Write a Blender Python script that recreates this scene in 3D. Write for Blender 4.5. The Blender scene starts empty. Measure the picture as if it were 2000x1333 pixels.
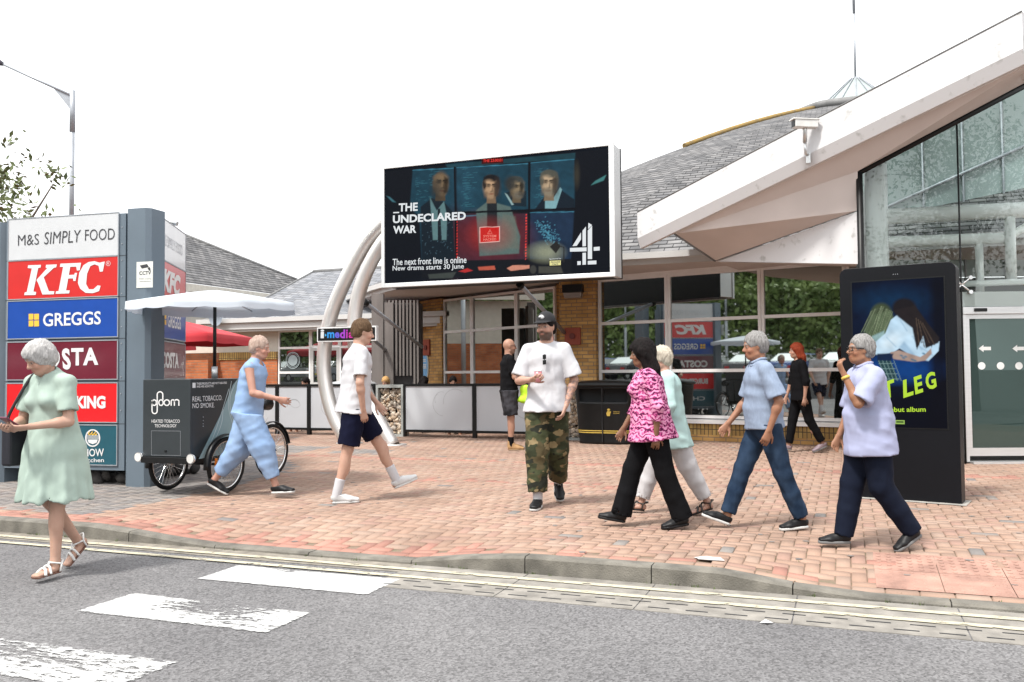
import bpy, math, random, sys
import numpy as np
from mathutils import Vector, Matrix
random.seed(7); RNG = np.random.default_rng(11)
scene = bpy.context.scene
COL = scene.collection
R_ = math.radians
# ------------------------------------------------------------------ camera
FPX, CAMH = 1700.0, 1.32
yaw, pit, rol = R_(21), R_(2.02), R_(0.5)
F0 = np.array([-math.sin(yaw), math.cos(yaw), 0]); R0 = np.array([math.cos(yaw), math.sin(yaw), 0]); Z0 = np.array([0, 0, 1.0])
CF = math.cos(pit)*F0 + math.sin(pit)*Z0; U0 = -math.sin(pit)*F0 + math.cos(pit)*Z0
CR = math.cos(rol)*R0 - math.sin(rol)*U0; CU = math.sin(rol)*R0 + math.cos(rol)*U0
CC = np.array([0, 0, CAMH])
cam = bpy.data.cameras.new('camera'); camo = bpy.data.objects.new('camera', cam); COL.objects.link(camo)
cam.sensor_width = 36; cam.lens = 36*FPX/2000; cam.clip_end = 2000; cam.clip_start = 0.05
cam.dof.use_dof = False
m = Matrix.Identity(4)
for i in range(3):
    m[i][0] = CR[i]; m[i][1] = CU[i]; m[i][2] = -CF[i]; m[i][3] = CC[i]
camo.matrix_world = m
scene.camera = camo
# ------------------------------------------------------------------ world, sun, exposure
SUN_EL, SUN_ROT = R_(58), R_(200)
world = bpy.data.worlds.new('World'); scene.world = world; world.use_nodes = True
wn = world.node_tree.nodes; wl = world.node_tree.links
bg = wn['Background']
sky = wn.new('ShaderNodeTexSky'); sky.sky_type = 'NISHITA'; sky.sun_disc = False
sky.sun_elevation = SUN_EL; sky.sun_rotation = SUN_ROT; sky.air_density = 1.0; sky.dust_density = 6.0
# overcast: the clear sky is desaturated and blended into an even cloud deck
hs = wn.new('ShaderNodeHueSaturation'); hs.inputs['Saturation'].default_value = 0.15
mxw = wn.new('ShaderNodeMix'); mxw.data_type = 'RGBA'; mxw.inputs['Factor'].default_value = 0.75
nz = wn.new('ShaderNodeTexNoise'); nz.inputs['Scale'].default_value = 1.6; nz.inputs['Detail'].default_value = 5
cr = wn.new('ShaderNodeValToRGB'); cr.color_ramp.elements[0].position = .35; cr.color_ramp.elements[1].position = .7
cr.color_ramp.elements[0].color = (8.6, 8.75, 9.0, 1); cr.color_ramp.elements[1].color = (10.2, 10.25, 10.3, 1)
wl.new(sky.outputs[0], hs.inputs['Color']); wl.new(hs.outputs[0], mxw.inputs[6])
wl.new(nz.outputs[0], cr.inputs[0]); wl.new(cr.outputs[0], mxw.inputs[7]); wl.new(mxw.outputs[2], bg.inputs[0])
bg.inputs[1].default_value = 0.10
sun = bpy.data.lights.new('sun', 'SUN'); sun.energy = 2.0; sun.angle = R_(7); sun.color = (1, .96, .9)
suno = bpy.data.objects.new('sun', sun); COL.objects.link(suno)
# sun direction (towards the sun): high, behind the camera and to the left
sd = Vector((-0.25, -0.55, 1.0)).normalized()
suno.rotation_euler = (-sd).to_track_quat('-Z', 'Y').to_euler(); suno.location = (0, 0, 30)
sky.sun_elevation = math.asin(sd.z); sky.sun_rotation = math.atan2(sd.x, sd.y)
scene.view_settings.view_transform = 'Standard'; scene.view_settings.look = 'None'
scene.view_settings.exposure = 1.22; scene.view_settings.gamma = 1; scene.view_settings.use_curve_mapping = False
scene.render.resolution_x = 1024; scene.render.resolution_y = 682
scene.cycles.max_bounces = 8; scene.cycles.transparent_max_bounces = 12; scene.cycles.use_denoising = True
scene.cycles.caustics_reflective = False; scene.cycles.caustics_refractive = False

# ------------------------------------------------------------------ survey: sight lines of the photograph met with real planes
def ray(x, y): return CF + (x-1000)/FPX*CR - (y-666.5)/FPX*CU
def gz(x, y, z=0.0): d = ray(x, y); return CC + d*(z-CAMH)/d[2]
def gv(x, y, v): d = ray(x, y); return CC + d*v/d[1]
def gd(x, y, D): return CC + ray(x, y)*D
def proj(P):
    q = np.asarray(P) - CC; D = q @ CF
    return 1000 + FPX*(q @ CR)/D, 666.5 - FPX*(q @ CU)/D
class Plane:
    'vertical plane through two ground points a,b (2d); u runs a->b, normal faces right of a->b'
    def __init__(s, a, b):
        s.a = np.array([a[0], a[1], 0.0]); t = np.array([b[0]-a[0], b[1]-a[1], 0.0]); s.L = np.linalg.norm(t); s.t = t/s.L
        s.n = np.array([s.t[1], -s.t[0], 0.0])
    def P(s, u, z, o=0.0): return s.a + s.t*u + np.array([0, 0, z]) + s.n*o
    def hit(s, x, y, o=0.0):
        d = ray(x, y); a = s.a + s.n*o
        return CC + d*((a-CC) @ s.n)/(d @ s.n)
    def uz(s, x, y):
        p = s.hit(x, y); return (p-s.a) @ s.t, p[2]

# ------------------------------------------------------------------ naming
def tag(o, label=None, cat=None, group=None, kind=None):
    if label: o['label'] = label
    if cat: o['category'] = cat
    if group: o['group'] = group
    if kind: o['kind'] = kind
    return o
BASE = {}
def thing(name, loc, label, cat, group=None, rz=0.0):
    o = bpy.data.objects.new(name, None); COL.objects.link(o); o.location = loc; o.rotation_euler = (0, 0, rz)
    o.empty_display_size = .1
    BASE[o.name] = np.array(loc, float)
    return tag(o, label, cat, group)
def base_of(p): return BASE.get(p.name, np.zeros(3)) if p else np.zeros(3)
def copy_tree(o, parent=None):
    c = o.copy(); COL.objects.link(c); c.parent = parent
    for ch in list(o.children): copy_tree(ch, c)
    return c

# ------------------------------------------------------------------ materials
def _n(nt, t, **kw):
    n = nt.nodes.new(t)
    for k, v in kw.items(): setattr(n, k, v)
    return n
def mat(name, col, rough=.6, metal=0.0, var=.12, scale=6.0, bump=.0, bscale=60.0, spec=.5, sheen=0, emit=None, coat=0, stretch=None, col2=None, detail=6, attr=None, thresh=(.3, .7), bdist=.01):
    M = bpy.data.materials.new(name); M.use_nodes = True; nt = M.node_tree; L = nt.links
    b = nt.nodes['Principled BSDF']
    b.inputs['Roughness'].default_value = rough; b.inputs['Metallic'].default_value = metal
    b.inputs['Specular IOR Level'].default_value = spec
    if sheen: b.inputs['Sheen Weight'].default_value = sheen
    if coat: b.inputs['Coat Weight'].default_value = coat; b.inputs['Coat Roughness'].default_value = .08
    tc = _n(nt, 'ShaderNodeTexCoord'); mp = _n(nt, 'ShaderNodeMapping')
    L.new(tc.outputs['Object'], mp.inputs[0])
    if stretch: mp.inputs['Scale'].default_value = stretch
    nz = _n(nt, 'ShaderNodeTexNoise'); nz.inputs['Scale'].default_value = scale; nz.inputs['Detail'].default_value = detail
    L.new(mp.outputs[0], nz.inputs['Vector'])
    rp = _n(nt, 'ShaderNodeValToRGB'); e = rp.color_ramp.elements
    e[0].position, e[1].position = thresh
    c1 = [max(0, x*(1-var)) for x in col]; c2 = list(col2) if col2 else [min(1, x*(1+var)) for x in col]
    if col2: c1 = list(col)
    e[0].color = (*c1, 1); e[1].color = (*c2, 1)
    L.new(nz.outputs[0], rp.inputs[0])
    out = rp.outputs[0]
    if attr:
        at = _n(nt, 'ShaderNodeAttribute', attribute_name=attr)
        mx = _n(nt, 'ShaderNodeMix', data_type='RGBA', blend_type='MULTIPLY'); mx.inputs[0].default_value = 1
        L.new(at.outputs['Color'], mx.inputs[6]); L.new(out, mx.inputs[7]); out = mx.outputs[2]
    L.new(out, b.inputs['Base Color'])
    if emit:
        L.new(out, b.inputs['Emission Color']); b.inputs['Emission Strength'].default_value = emit
    if bump:
        n2 = _n(nt, 'ShaderNodeTexNoise'); n2.inputs['Scale'].default_value = bscale; n2.inputs['Detail'].default_value = 4
        L.new(mp.outputs[0], n2.inputs['Vector'])
        bp = _n(nt, 'ShaderNodeBump'); bp.inputs['Strength'].default_value = bump; bp.inputs['Distance'].default_value = bdist
        L.new(n2.outputs[0], bp.inputs['Height']); L.new(bp.outputs[0], b.inputs['Normal'])
    return M
def brick_mat(name, c1, c2, mortar, bw=.225, bh=.075, ms=.012, rough=.85, offset=.5, bump=.5, blend=.35, noise=.5, bias=0.0, msm=.1):
    M = bpy.data.materials.new(name); M.use_nodes = True; nt = M.node_tree; L = nt.links
    b = nt.nodes['Principled BSDF']; b.inputs['Roughness'].default_value = rough; b.inputs['Specular IOR Level'].default_value = .25
    tc = _n(nt, 'ShaderNodeUVMap', uv_map='UVMap')
    br = _n(nt, 'ShaderNodeTexBrick'); br.offset = offset
    br.inputs['Scale'].default_value = 1; br.inputs['Brick Width'].default_value = bw; br.inputs['Row Height'].default_value = bh
    br.inputs['Mortar Size'].default_value = ms; br.inputs['Mortar Smooth'].default_value = msm; br.inputs['Bias'].default_value = bias
    br.inputs['Color1'].default_value = (*c1, 1); br.inputs['Color2'].default_value = (*c2, 1); br.inputs['Mortar'].default_value = (*mortar, 1)
    L.new(tc.outputs[0], br.inputs['Vector'])
    nz = _n(nt, 'ShaderNodeTexNoise'); nz.inputs['Scale'].default_value = 2.2; nz.inputs['Detail'].default_value = 8
    L.new(tc.outputs[0], nz.inputs['Vector'])
    rp = _n(nt, 'ShaderNodeValToRGB'); rp.color_ramp.elements[0].position = .3; rp.color_ramp.elements[1].position = .7
    lo = 1-noise*.6; rp.color_ramp.elements[0].color = (lo, lo, lo, 1); rp.color_ramp.elements[1].color = (1.15, 1.15, 1.15, 1)
    L.new(nz.outputs[0], rp.inputs[0])
    mx = _n(nt, 'ShaderNodeMix', data_type='RGBA', blend_type='MULTIPLY'); mx.inputs[0].default_value = 1
    L.new(br.outputs[0], mx.inputs[6]); L.new(rp.outputs[0], mx.inputs[7]); L.new(mx.outputs[2], b.inputs['Base Color'])
    bp = _n(nt, 'ShaderNodeBump'); bp.inputs['Strength'].default_value = bump; bp.inputs['Distance'].default_value = .01; bp.invert = True
    L.new(br.outputs['Fac'], bp.inputs['Height']); L.new(bp.outputs[0], b.inputs['Normal'])
    return M
def emit_mat(name, col=None, strength=1.0, attr=None):
    M = bpy.data.materials.new(name); M.use_nodes = True; nt = M.node_tree; L = nt.links
    b = nt.nodes['Principled BSDF']; b.inputs['Roughness'].default_value = .5; b.inputs['Base Color'].default_value = (.0015, .0015, .002, 1)
    b.inputs['Specular IOR Level'].default_value = .05
    b.inputs['Emission Strength'].default_value = strength
    if attr:
        at = _n(nt, 'ShaderNodeAttribute', attribute_name=attr)
        L.new(at.outputs['Color'], b.inputs['Emission Color'])
    else: b.inputs['Emission Color'].default_value = (*col, 1)
    return M

# ------------------------------------------------------------------ mesh builder
class MB:
    def __init__(s): s.v = []; s.f = []; s.mi = []; s.sm = []; s.fc = []; s.uv = {}
    def add(s, vs, fs, mi=0, smooth=False, col=None):
        k = len(s.v); s.v.extend([tuple(map(float, p)) for p in vs])
        for f in fs:
            s.f.append([k+i for i in f]); s.mi.append(mi); s.sm.append(smooth); s.fc.append(col)
        return s
    def quad(s, a, b, c, d, mi=0): return s.add([a, b, c, d], [(0, 1, 2, 3)], mi)
    def poly(s, pts, mi=0): return s.add(pts, [tuple(range(len(pts)))], mi)
    def box(s, lo, hi, mi=0):
        x0, y0, z0 = lo; x1, y1, z1 = hi
        return s.hexa([(x0, y0, z0), (x1, y0, z0), (x1, y1, z0), (x0, y1, z0), (x0, y0, z1), (x1, y0, z1), (x1, y1, z1), (x0, y1, z1)], mi)
    def hexa(s, p, mi=0): return s.add(p, [(3, 2, 1, 0), (4, 5, 6, 7), (0, 1, 5, 4), (1, 2, 6, 5), (2, 3, 7, 6), (3, 0, 4, 7)], mi)
    def pbox(s, pl, u0, u1, z0, z1, o0, o1, mi=0):
        'box on a Plane: along u, z, and out of the wall from o0 to o1'
        P = pl.P
        return s.hexa([P(u0, z0, o1), P(u1, z0, o1), P(u1, z0, o0), P(u0, z0, o0), P(u0, z1, o1), P(u1, z1, o1), P(u1, z1, o0), P(u0, z1, o0)], mi)
    def prism(s, pts, vec, mi=0):
        'extrude a planar polygon (list of 3d points) along vec'
        n = len(pts); vec = np.array(vec, float); a = [np.array(p, float) for p in pts]; b = [p+vec for p in a]
        s.add(a+b, [tuple(range(n))[::-1], tuple(range(n, 2*n))] + [(i, (i+1) % n, n+(i+1) % n, n+i) for i in range(n)], mi)
        return s
    def tube(s, pts, r, seg=12, mi=0, caps=True, closed=False):
        pts = [Vector(tuple(map(float, p))) for p in pts]; n = len(pts)
        rs = r if isinstance(r, (list, tuple, np.ndarray)) else [r]*n
        k = len(s.v); prev = None
        for i, p in enumerate(pts):
            if closed: t = (pts[(i+1) % n]-pts[i-1])
            else: t = (pts[min(i+1, n-1)]-pts[max(i-1, 0)])
            t.normalize()
            if prev is None:
                a = Vector((0, 0, 1)) if abs(t.z) < .9 else Vector((1, 0, 0)); x = t.cross(a).normalized()
            else: x = (prev - t*prev.dot(t)).normalized()
            prev = x; y = t.cross(x)
            for j in range(seg):
                a = 2*math.pi*j/seg; s.v.append(tuple(p + (x*math.cos(a)+y*math.sin(a))*rs[i]))
        m_ = n if closed else n-1
        for i in range(m_):
            for j in range(seg):
                i2 = (i+1) % n
                s.f.append([k+i*seg+j, k+i*seg+(j+1) % seg, k+i2*seg+(j+1) % seg, k+i2*seg+j]); s.mi.append(mi); s.sm.append(True); s.fc.append(None)
        if caps and not closed:
            s.f.append([k+j for j in range(seg)][::-1]); s.mi.append(mi); s.sm.append(False); s.fc.append(None)
            s.f.append([k+(n-1)*seg+j for j in range(seg)]); s.mi.append(mi); s.sm.append(False); s.fc.append(None)
        return s
    def lathe(s, prof, c, seg=24, mi=0, smooth=True, axis='z', a0=0, a1=2*math.pi):
        'profile of (r,h) about a vertical axis at c'
        k = len(s.v); n = len(prof); full = abs(a1-a0-2*math.pi) < 1e-6; ns = seg if full else seg+1
        for j in range(ns):
            a = a0+(a1-a0)*j/seg
            for r, h in prof:
                x, y = r*math.cos(a), r*math.sin(a)
                p = (c[0]+x, c[1]+y, c[2]+h) if axis == 'z' else ((c[0]+h, c[1]+x, c[2]+y) if axis == 'x' else (c[0]+x, c[1]+h, c[2]+y))
                s.v.append(p)
        for j in range(seg):
            j2 = (j+1) % ns
            for i in range(n-1):
                s.f.append([k+j*n+i, k+j2*n+i, k+j2*n+i+1, k+j*n+i+1]); s.mi.append(mi); s.sm.append(smooth); s.fc.append(None)
        return s
    def build(s, name, mats, parent=None, bevel=0, smooth_angle=None, xf=None, kind=None, local=False):
        me = bpy.data.meshes.new(name)
        v = np.array(s.v, float).reshape(-1, 3)
        if xf is not None: v = v @ np.array(xf)[:3, :3].T + np.array(xf)[:3, 3]
        if not local: v = v - base_of(parent)
        me.from_pydata(v.tolist(), [], s.f)
        if not isinstance(mats, (list, tuple)): mats = [mats]
        for m_ in mats: me.materials.append(m_)
        me.polygons.foreach_set('material_index', s.mi); me.polygons.foreach_set('use_smooth', s.sm)
        # metre-true planar UVs
        uvl = me.uv_layers.new(name='UVMap')
        uvs = np.zeros((len(me.loops), 2), np.float32)
        wv = v + base_of(parent)
        for p, pi in zip(me.polygons, range(len(me.polygons))):
            if pi in s.uv:
                uvs[p.loop_start:p.loop_start+p.loop_total] = s.uv[pi]; continue
            n = p.normal
            if abs(n.z) > .95: t = Vector((1, 0, 0)); b = Vector((0, 1, 0))
            else:
                t = Vector((0, 0, 1)).cross(n).normalized(); b = n.cross(t)
            idx = list(p.vertices); q = wv[idx]
            uvs[p.loop_start:p.loop_start+p.loop_total, 0] = q @ np.array(t); uvs[p.loop_start:p.loop_start+p.loop_total, 1] = q @ np.array(b)
        uvl.data.foreach_set('uv', uvs.ravel())
        if any(c is not None for c in s.fc):
            ca = me.color_attributes.new('Col', 'FLOAT_COLOR', 'CORNER')
            arr = np.ones((len(me.loops), 4), np.float32)
            for p in me.polygons:
                c = s.fc[p.index]
                if c is not None: arr[p.loop_start:p.loop_start+p.loop_total, :3] = c
            ca.data.foreach_set('color', arr.ravel())
        me.validate()
        o = bpy.data.objects.new(name, me); COL.objects.link(o)
        if parent: o.parent = parent
        BASE[o.name] = base_of(parent)
        if bevel:
            bm_ = o.modifiers.new('bevel', 'BEVEL'); bm_.width = bevel; bm_.segments = 2; bm_.limit_method = 'ANGLE'; bm_.angle_limit = R_(35)
        if kind: o['kind'] = kind
        return o
def grid_mesh(name, V, nx, ny, cols, m_, parent=None, smooth=True):
    'V (nx*ny,3) row-major [i*ny+j]; vertex colours (nx*ny,3)'
    me = bpy.data.meshes.new(name)
    i, j = np.meshgrid(np.arange(nx-1), np.arange(ny-1), indexing='ij'); a = (i*ny+j).ravel()
    F = np.stack([a, a+ny, a+ny+1, a+1], 1)
    raw_mesh(me, V-base_of(parent), F)
    me.materials.append(m_)
    if smooth: me.polygons.foreach_set('use_smooth', [True]*len(me.polygons))
    if cols is not None:
        ca = me.color_attributes.new('Col', 'FLOAT_COLOR', 'POINT'); arr = np.ones((len(V), 4), np.float32); arr[:, :3] = cols
        ca.data.foreach_set('color', arr.ravel())
    o = bpy.data.objects.new(name, me); COL.objects.link(o)
    if parent: o.parent = parent
    BASE[o.name] = base_of(parent)
    return o
def raw_mesh(me, V, F):
    V = np.asarray(V, np.float32); F = np.asarray(F, np.int32)
    me.vertices.add(len(V)); me.vertices.foreach_set('co', V.ravel())
    me.loops.add(F.size); me.loops.foreach_set('vertex_index', F.ravel())
    me.polygons.add(len(F)); me.polygons.foreach_set('loop_start', np.arange(0, F.size, F.shape[1], dtype=np.int32))
    try: me.polygons.foreach_set('loop_total', np.full(len(F), F.shape[1], np.int32))
    except Exception: pass
    me.update(calc_edges=True); me.validate()
# ------------------------------------------------------------------ lettering
def text(s, parent, o, right, up, w=None, h=None, m_=None, bold=0.0, shear=0.0, name='lettering', depth=.0, spacing=1.0, size=None):
    cu = bpy.data.curves.new('t', 'FONT'); cu.body = s; cu.size = 1; cu.offset = bold; cu.shear = shear; cu.space_character = spacing
    cu.resolution_u = 3
    to = bpy.data.objects.new('t', cu); COL.objects.link(to)
    dg = bpy.context.evaluated_depsgraph_get()
    me = bpy.data.meshes.new_from_object(to.evaluated_get(dg))
    bpy.data.objects.remove(to); bpy.data.curves.remove(cu)
    n = len(me.vertices); co = np.zeros(n*3, np.float32); me.vertices.foreach_get('co', co); co = co.reshape(-1, 3)
    lo, hi = co.min(0), co.max(0); c = (lo+hi)/2; sz = hi-lo
    sx = w/sz[0] if w else None; sy = h/sz[1] if h else None
    if sx is None: sx = sy
    if sy is None: sy = sx
    right = np.array(right, float); right /= np.linalg.norm(right); up = np.array(up, float); up /= np.linalg.norm(up)
    V = np.array(o, float) + np.outer((co[:, 0]-c[0])*sx, right) + np.outer((co[:, 1]-c[1])*sy, up) - base_of(parent)
    me.vertices.foreach_set('co', V.astype(np.float32).ravel()); me.update()
    me.name = name; me.materials.clear(); me.materials.append(m_)
    ob = bpy.data.objects.new(name, me); COL.objects.link(ob)
    if parent: ob.parent = parent
    BASE[ob.name] = base_of(parent)
    return ob
def ribbon(mb, fn, pts, w, mi=0, closed=False, steps=None):
    'flat stroke of width w along 2d pts; fn maps (x,y)->3d'
    pts = [np.array(p, float) for p in pts]; n = len(pts); L = []; Rr = []
    for i in range(n):
        t = pts[(i+1) % n]-pts[i-1] if closed else pts[min(i+1, n-1)]-pts[max(i-1, 0)]
        t = t/(np.linalg.norm(t)+1e-9); nn = np.array([-t[1], t[0]])*w/2
        L.append(fn(*(pts[i]+nn))); Rr.append(fn(*(pts[i]-nn)))
    m_ = n if closed else n-1
    for i in range(m_):
        k = (i+1) % n; mb.add([L[i], Rr[i], Rr[k], L[k]], [(0, 1, 2, 3)], mi)
def arc(cx, cy, rx, ry, a0, a1, n=16): return [(cx+rx*math.cos(R_(a0+(a1-a0)*i/n)), cy+ry*math.sin(R_(a0+(a1-a0)*i/n))) for i in range(n+1)]
def spline(pts, n=8):
    'Catmull-Rom through pts (any dim)'
    P = [np.array(p, float) for p in pts]; P = [2*P[0]-P[1]]+P+[2*P[-1]-P[-2]]; out = []
    for i in range(1, len(P)-2):
        for k in range(n):
            t = k/n
            out.append(.5*((2*P[i])+(-P[i-1]+P[i+1])*t+(2*P[i-1]-5*P[i]+4*P[i+1]-P[i+2])*t*t+(-P[i-1]+3*P[i]-3*P[i+1]+P[i+2])*t**3))
    out.append(P[-2]); return out
# ------------------------------------------------------------------ material library
M = {}
M['white_paint'] = mat('white_render', (.52, .52, .51), .55, var=.05, scale=1.3, bump=.15, bscale=30)
M['canopy_white'] = mat('weathered_white', (.62, .62, .63), .6, scale=7, col2=(.40, .40, .39), thresh=(.60, .74), bump=.12, bscale=12, detail=12)
M['soffit'] = mat('pink_soffit', (.60, .545, .52), .75, var=.07, scale=1.2, bump=.1, bscale=15)
M['frame_white'] = mat('window_frame_paint', (.80, .795, .79), .45, var=.05, scale=3)
M['steel_white'] = mat('white_steelwork', (.90, .92, .89), .35, var=.04, scale=2)
M['alu'] = mat('brushed_aluminium', (.62, .63, .63), .38, metal=.75, var=.05, scale=3, stretch=(1, 1, 12))
M['board_alu'] = mat('pale_aluminium', (.66, .67, .67), .42, metal=.35, var=.05, scale=2)
M['stainless'] = mat('stainless_tube', (.72, .70, .68), .42, metal=.85, var=.06, scale=5, stretch=(1, 1, .3), bump=.05, bscale=8)
M['black_metal'] = mat('black_metal', (.007, .0075, .008), .42, spec=.3, var=.2, scale=8)
M['black_plastic'] = mat('black_plastic', (.006, .0065, .007), .38, spec=.3, var=.15, scale=9, bump=.05, bscale=80)
M['kiosk_black'] = mat('kiosk_black', (.0035, .004, .006), .45, spec=.2, var=.2, scale=2)
M['tower_grey'] = mat('blue_grey_panel', (.115, .148, .18), .45, var=.08, scale=1.6, coat=.1)
M['dark_gap'] = mat('dark_gap', (.015, .016, .018), .8)
M['grey_panel'] = mat('frosted_grey_panel', (.47, .49, .52), .5, var=.05, scale=1.5)
M['concrete'] = mat('concrete', (.30, .285, .26), .9, var=.3, scale=7, bump=.5, bscale=70, detail=10)
M['kerbstone'] = mat('kerb_stone', (.145, .135, .115), .9, var=.38, scale=6, bump=.6, bscale=90, detail=10)
M['lead'] = mat('lead_flashing', (.16, .16, .16), .7, var=.25, scale=4)
M['ridge'] = mat('lichen_ridge_tile', (.18, .13, .06), .9, scale=9, col2=(.30, .19, .05), bump=.3)
M['brick_buff'] = brick_mat('buff_brick', (.56, .33, .115), (.38, .205, .075), (.22, .165, .11), ms=.008)
M['brick_red'] = brick_mat('orange_red_brick', (.50, .165, .065), (.38, .11, .045), (.30, .17, .11), ms=.009)
M['brick_soldier'] = brick_mat('buff_soldier_course', (.46, .31, .11), (.33, .20, .07), (.08, .06, .04), bw=.075, bh=.22, offset=0, ms=.008)
M['slate'] = brick_mat('grey_roof_slate', (.17, .18, .20), (.255, .26, .275), (.045, .047, .052), bw=.30, bh=.17, ms=.008, rough=.62, bump=.9, noise=.45, msm=.4)
M['slate_dark'] = brick_mat('dark_roof_slate', (.105, .105, .11), (.205, .20, .20), (.025, .025, .027), bw=.27, bh=.19, ms=.009, rough=.7, bump=.9, noise=.7, msm=.4)
M['rubber'] = mat('tyre_rubber', (.006, .006, .006), .75, spec=.3, bump=.2, bscale=120)
M['chrome'] = mat('chrome', (.75, .75, .75), .15, metal=1, var=.02)
M['timber_grey'] = mat('grey_cladding', (.17, .15, .14), .7, var=.2, scale=5, stretch=(1, 1, .15), bump=.2)
M['cloth_red'] = mat('red_canvas', (.42, .02, .03), .8, var=.12, scale=2)
M['canvas_white'] = mat('pale_blue_canvas', (.58, .63, .69), .8, var=.05, scale=2)
_nt = M['canvas_white'].node_tree; _pb = _nt.nodes['Principled BSDF']; _tr = _n(_nt, 'ShaderNodeBsdfTranslucent'); _tr.inputs['Color'].default_value = (.55, .63, .72, 1); _mx = _n(_nt, 'ShaderNodeMixShader'); _mx.inputs[0].default_value = .22
_nt.links.new(_pb.outputs[0], _mx.inputs[1]); _nt.links.new(_tr.outputs[0], _mx.inputs[2]); _nt.links.new(_mx.outputs[0], _nt.nodes['Material Output'].inputs[0])
M['pebble'] = mat('pebble', (.42, .37, .31), .6, var=.25, scale=9, attr='Col', bump=.1)
M['rock_dark'] = mat('dark_rock', (.045, .042, .04), .85, var=.5, scale=7, bump=.5)
M['leaf'] = mat('leaf', (.035, .065, .018), .55, scale=1.1, col2=(.10, .15, .035), thresh=(.35, .65))
M['leaf_far'] = mat('leaf_far', (.09, .15, .04), .6, scale=.5, col2=(.26, .34, .11), thresh=(.35, .65))
M['leaf2'] = mat('leaf_pale', (.07, .095, .035), .55, scale=1.6, col2=(.16, .19, .07), thresh=(.35, .65))
M['bark'] = mat('bark', (.10, .08, .06), .9, var=.3, scale=8, bump=.5)
M['galv'] = mat('galvanised_steel', (.34, .36, .39), .5, metal=.4, var=.08, scale=4)
M['txt_white'] = mat('white_vinyl', (.62, .62, .62), .5, var=.01)
M['txt_black'] = mat('black_vinyl', (.03, .03, .035), .5, var=.01)
M['txt_gold'] = mat('gold_vinyl', (.55, .38, .07), .45, var=.03)
def glass_mat(name, dark, refl, tint=(.85, .9, .88), rough=0.0, transp=0.0):
    m_ = bpy.data.materials.new(name); m_.use_nodes = True; nt = m_.node_tree; L = nt.links
    for n in list(nt.nodes): nt.nodes.remove(n)
    out = _n(nt, 'ShaderNodeOutputMaterial'); gl = _n(nt, 'ShaderNodeBsdfGlossy'); gl.inputs['Color'].default_value = (*tint, 1); gl.inputs['Roughness'].default_value = rough
    if transp:
        df = _n(nt, 'ShaderNodeBsdfTransparent'); df.inputs['Color'].default_value = (*dark, 1)
    else:
        df = _n(nt, 'ShaderNodeBsdfDiffuse'); df.inputs['Color'].default_value = (*dark, 1)
    nz = _n(nt, 'ShaderNodeTexNoise'); nz.inputs['Scale'].default_value = .8
    bp = _n(nt, 'ShaderNodeBump'); bp.inputs['Strength'].default_value = .02; bp.inputs['Distance'].default_value = .02
    L.new(nz.outputs[0], bp.inputs['Height']); L.new(bp.outputs[0], gl.inputs['Normal'])
    fr = _n(nt, 'ShaderNodeFresnel'); fr.inputs['IOR'].default_value = 1.5
    ad = _n(nt, 'ShaderNodeMath', operation='ADD', use_clamp=True); ad.inputs[1].default_value = refl
    L.new(fr.outputs[0], ad.inputs[0])
    mx = _n(nt, 'ShaderNodeMixShader'); L.new(ad.outputs[0], mx.inputs[0]); L.new(df.outputs[0], mx.inputs[1]); L.new(gl.outputs[0], mx.inputs[2])
    L.new(mx.outputs[0], out.inputs[0]); return m_
M['glass'] = glass_mat('window_glass', (.012, .014, .014), .42, rough=.018)
M['glass_dim'] = glass_mat('dim_window_glass', (.02, .022, .022), .25)
M['lobby_glass'] = glass_mat('lobby_glass', (.92, .98, .97), .035, transp=1)
M['roof_glass'] = glass_mat('roof_glass', (.50, .56, .56), .03, transp=1)
M['inner_glass'] = glass_mat('inner_glass', (.03, .05, .047), .06, tint=(.6, .75, .7))
M['inner_light'] = mat('inner_light_glass', (.30, .37, .36), .5, var=.3, scale=.7)
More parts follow.
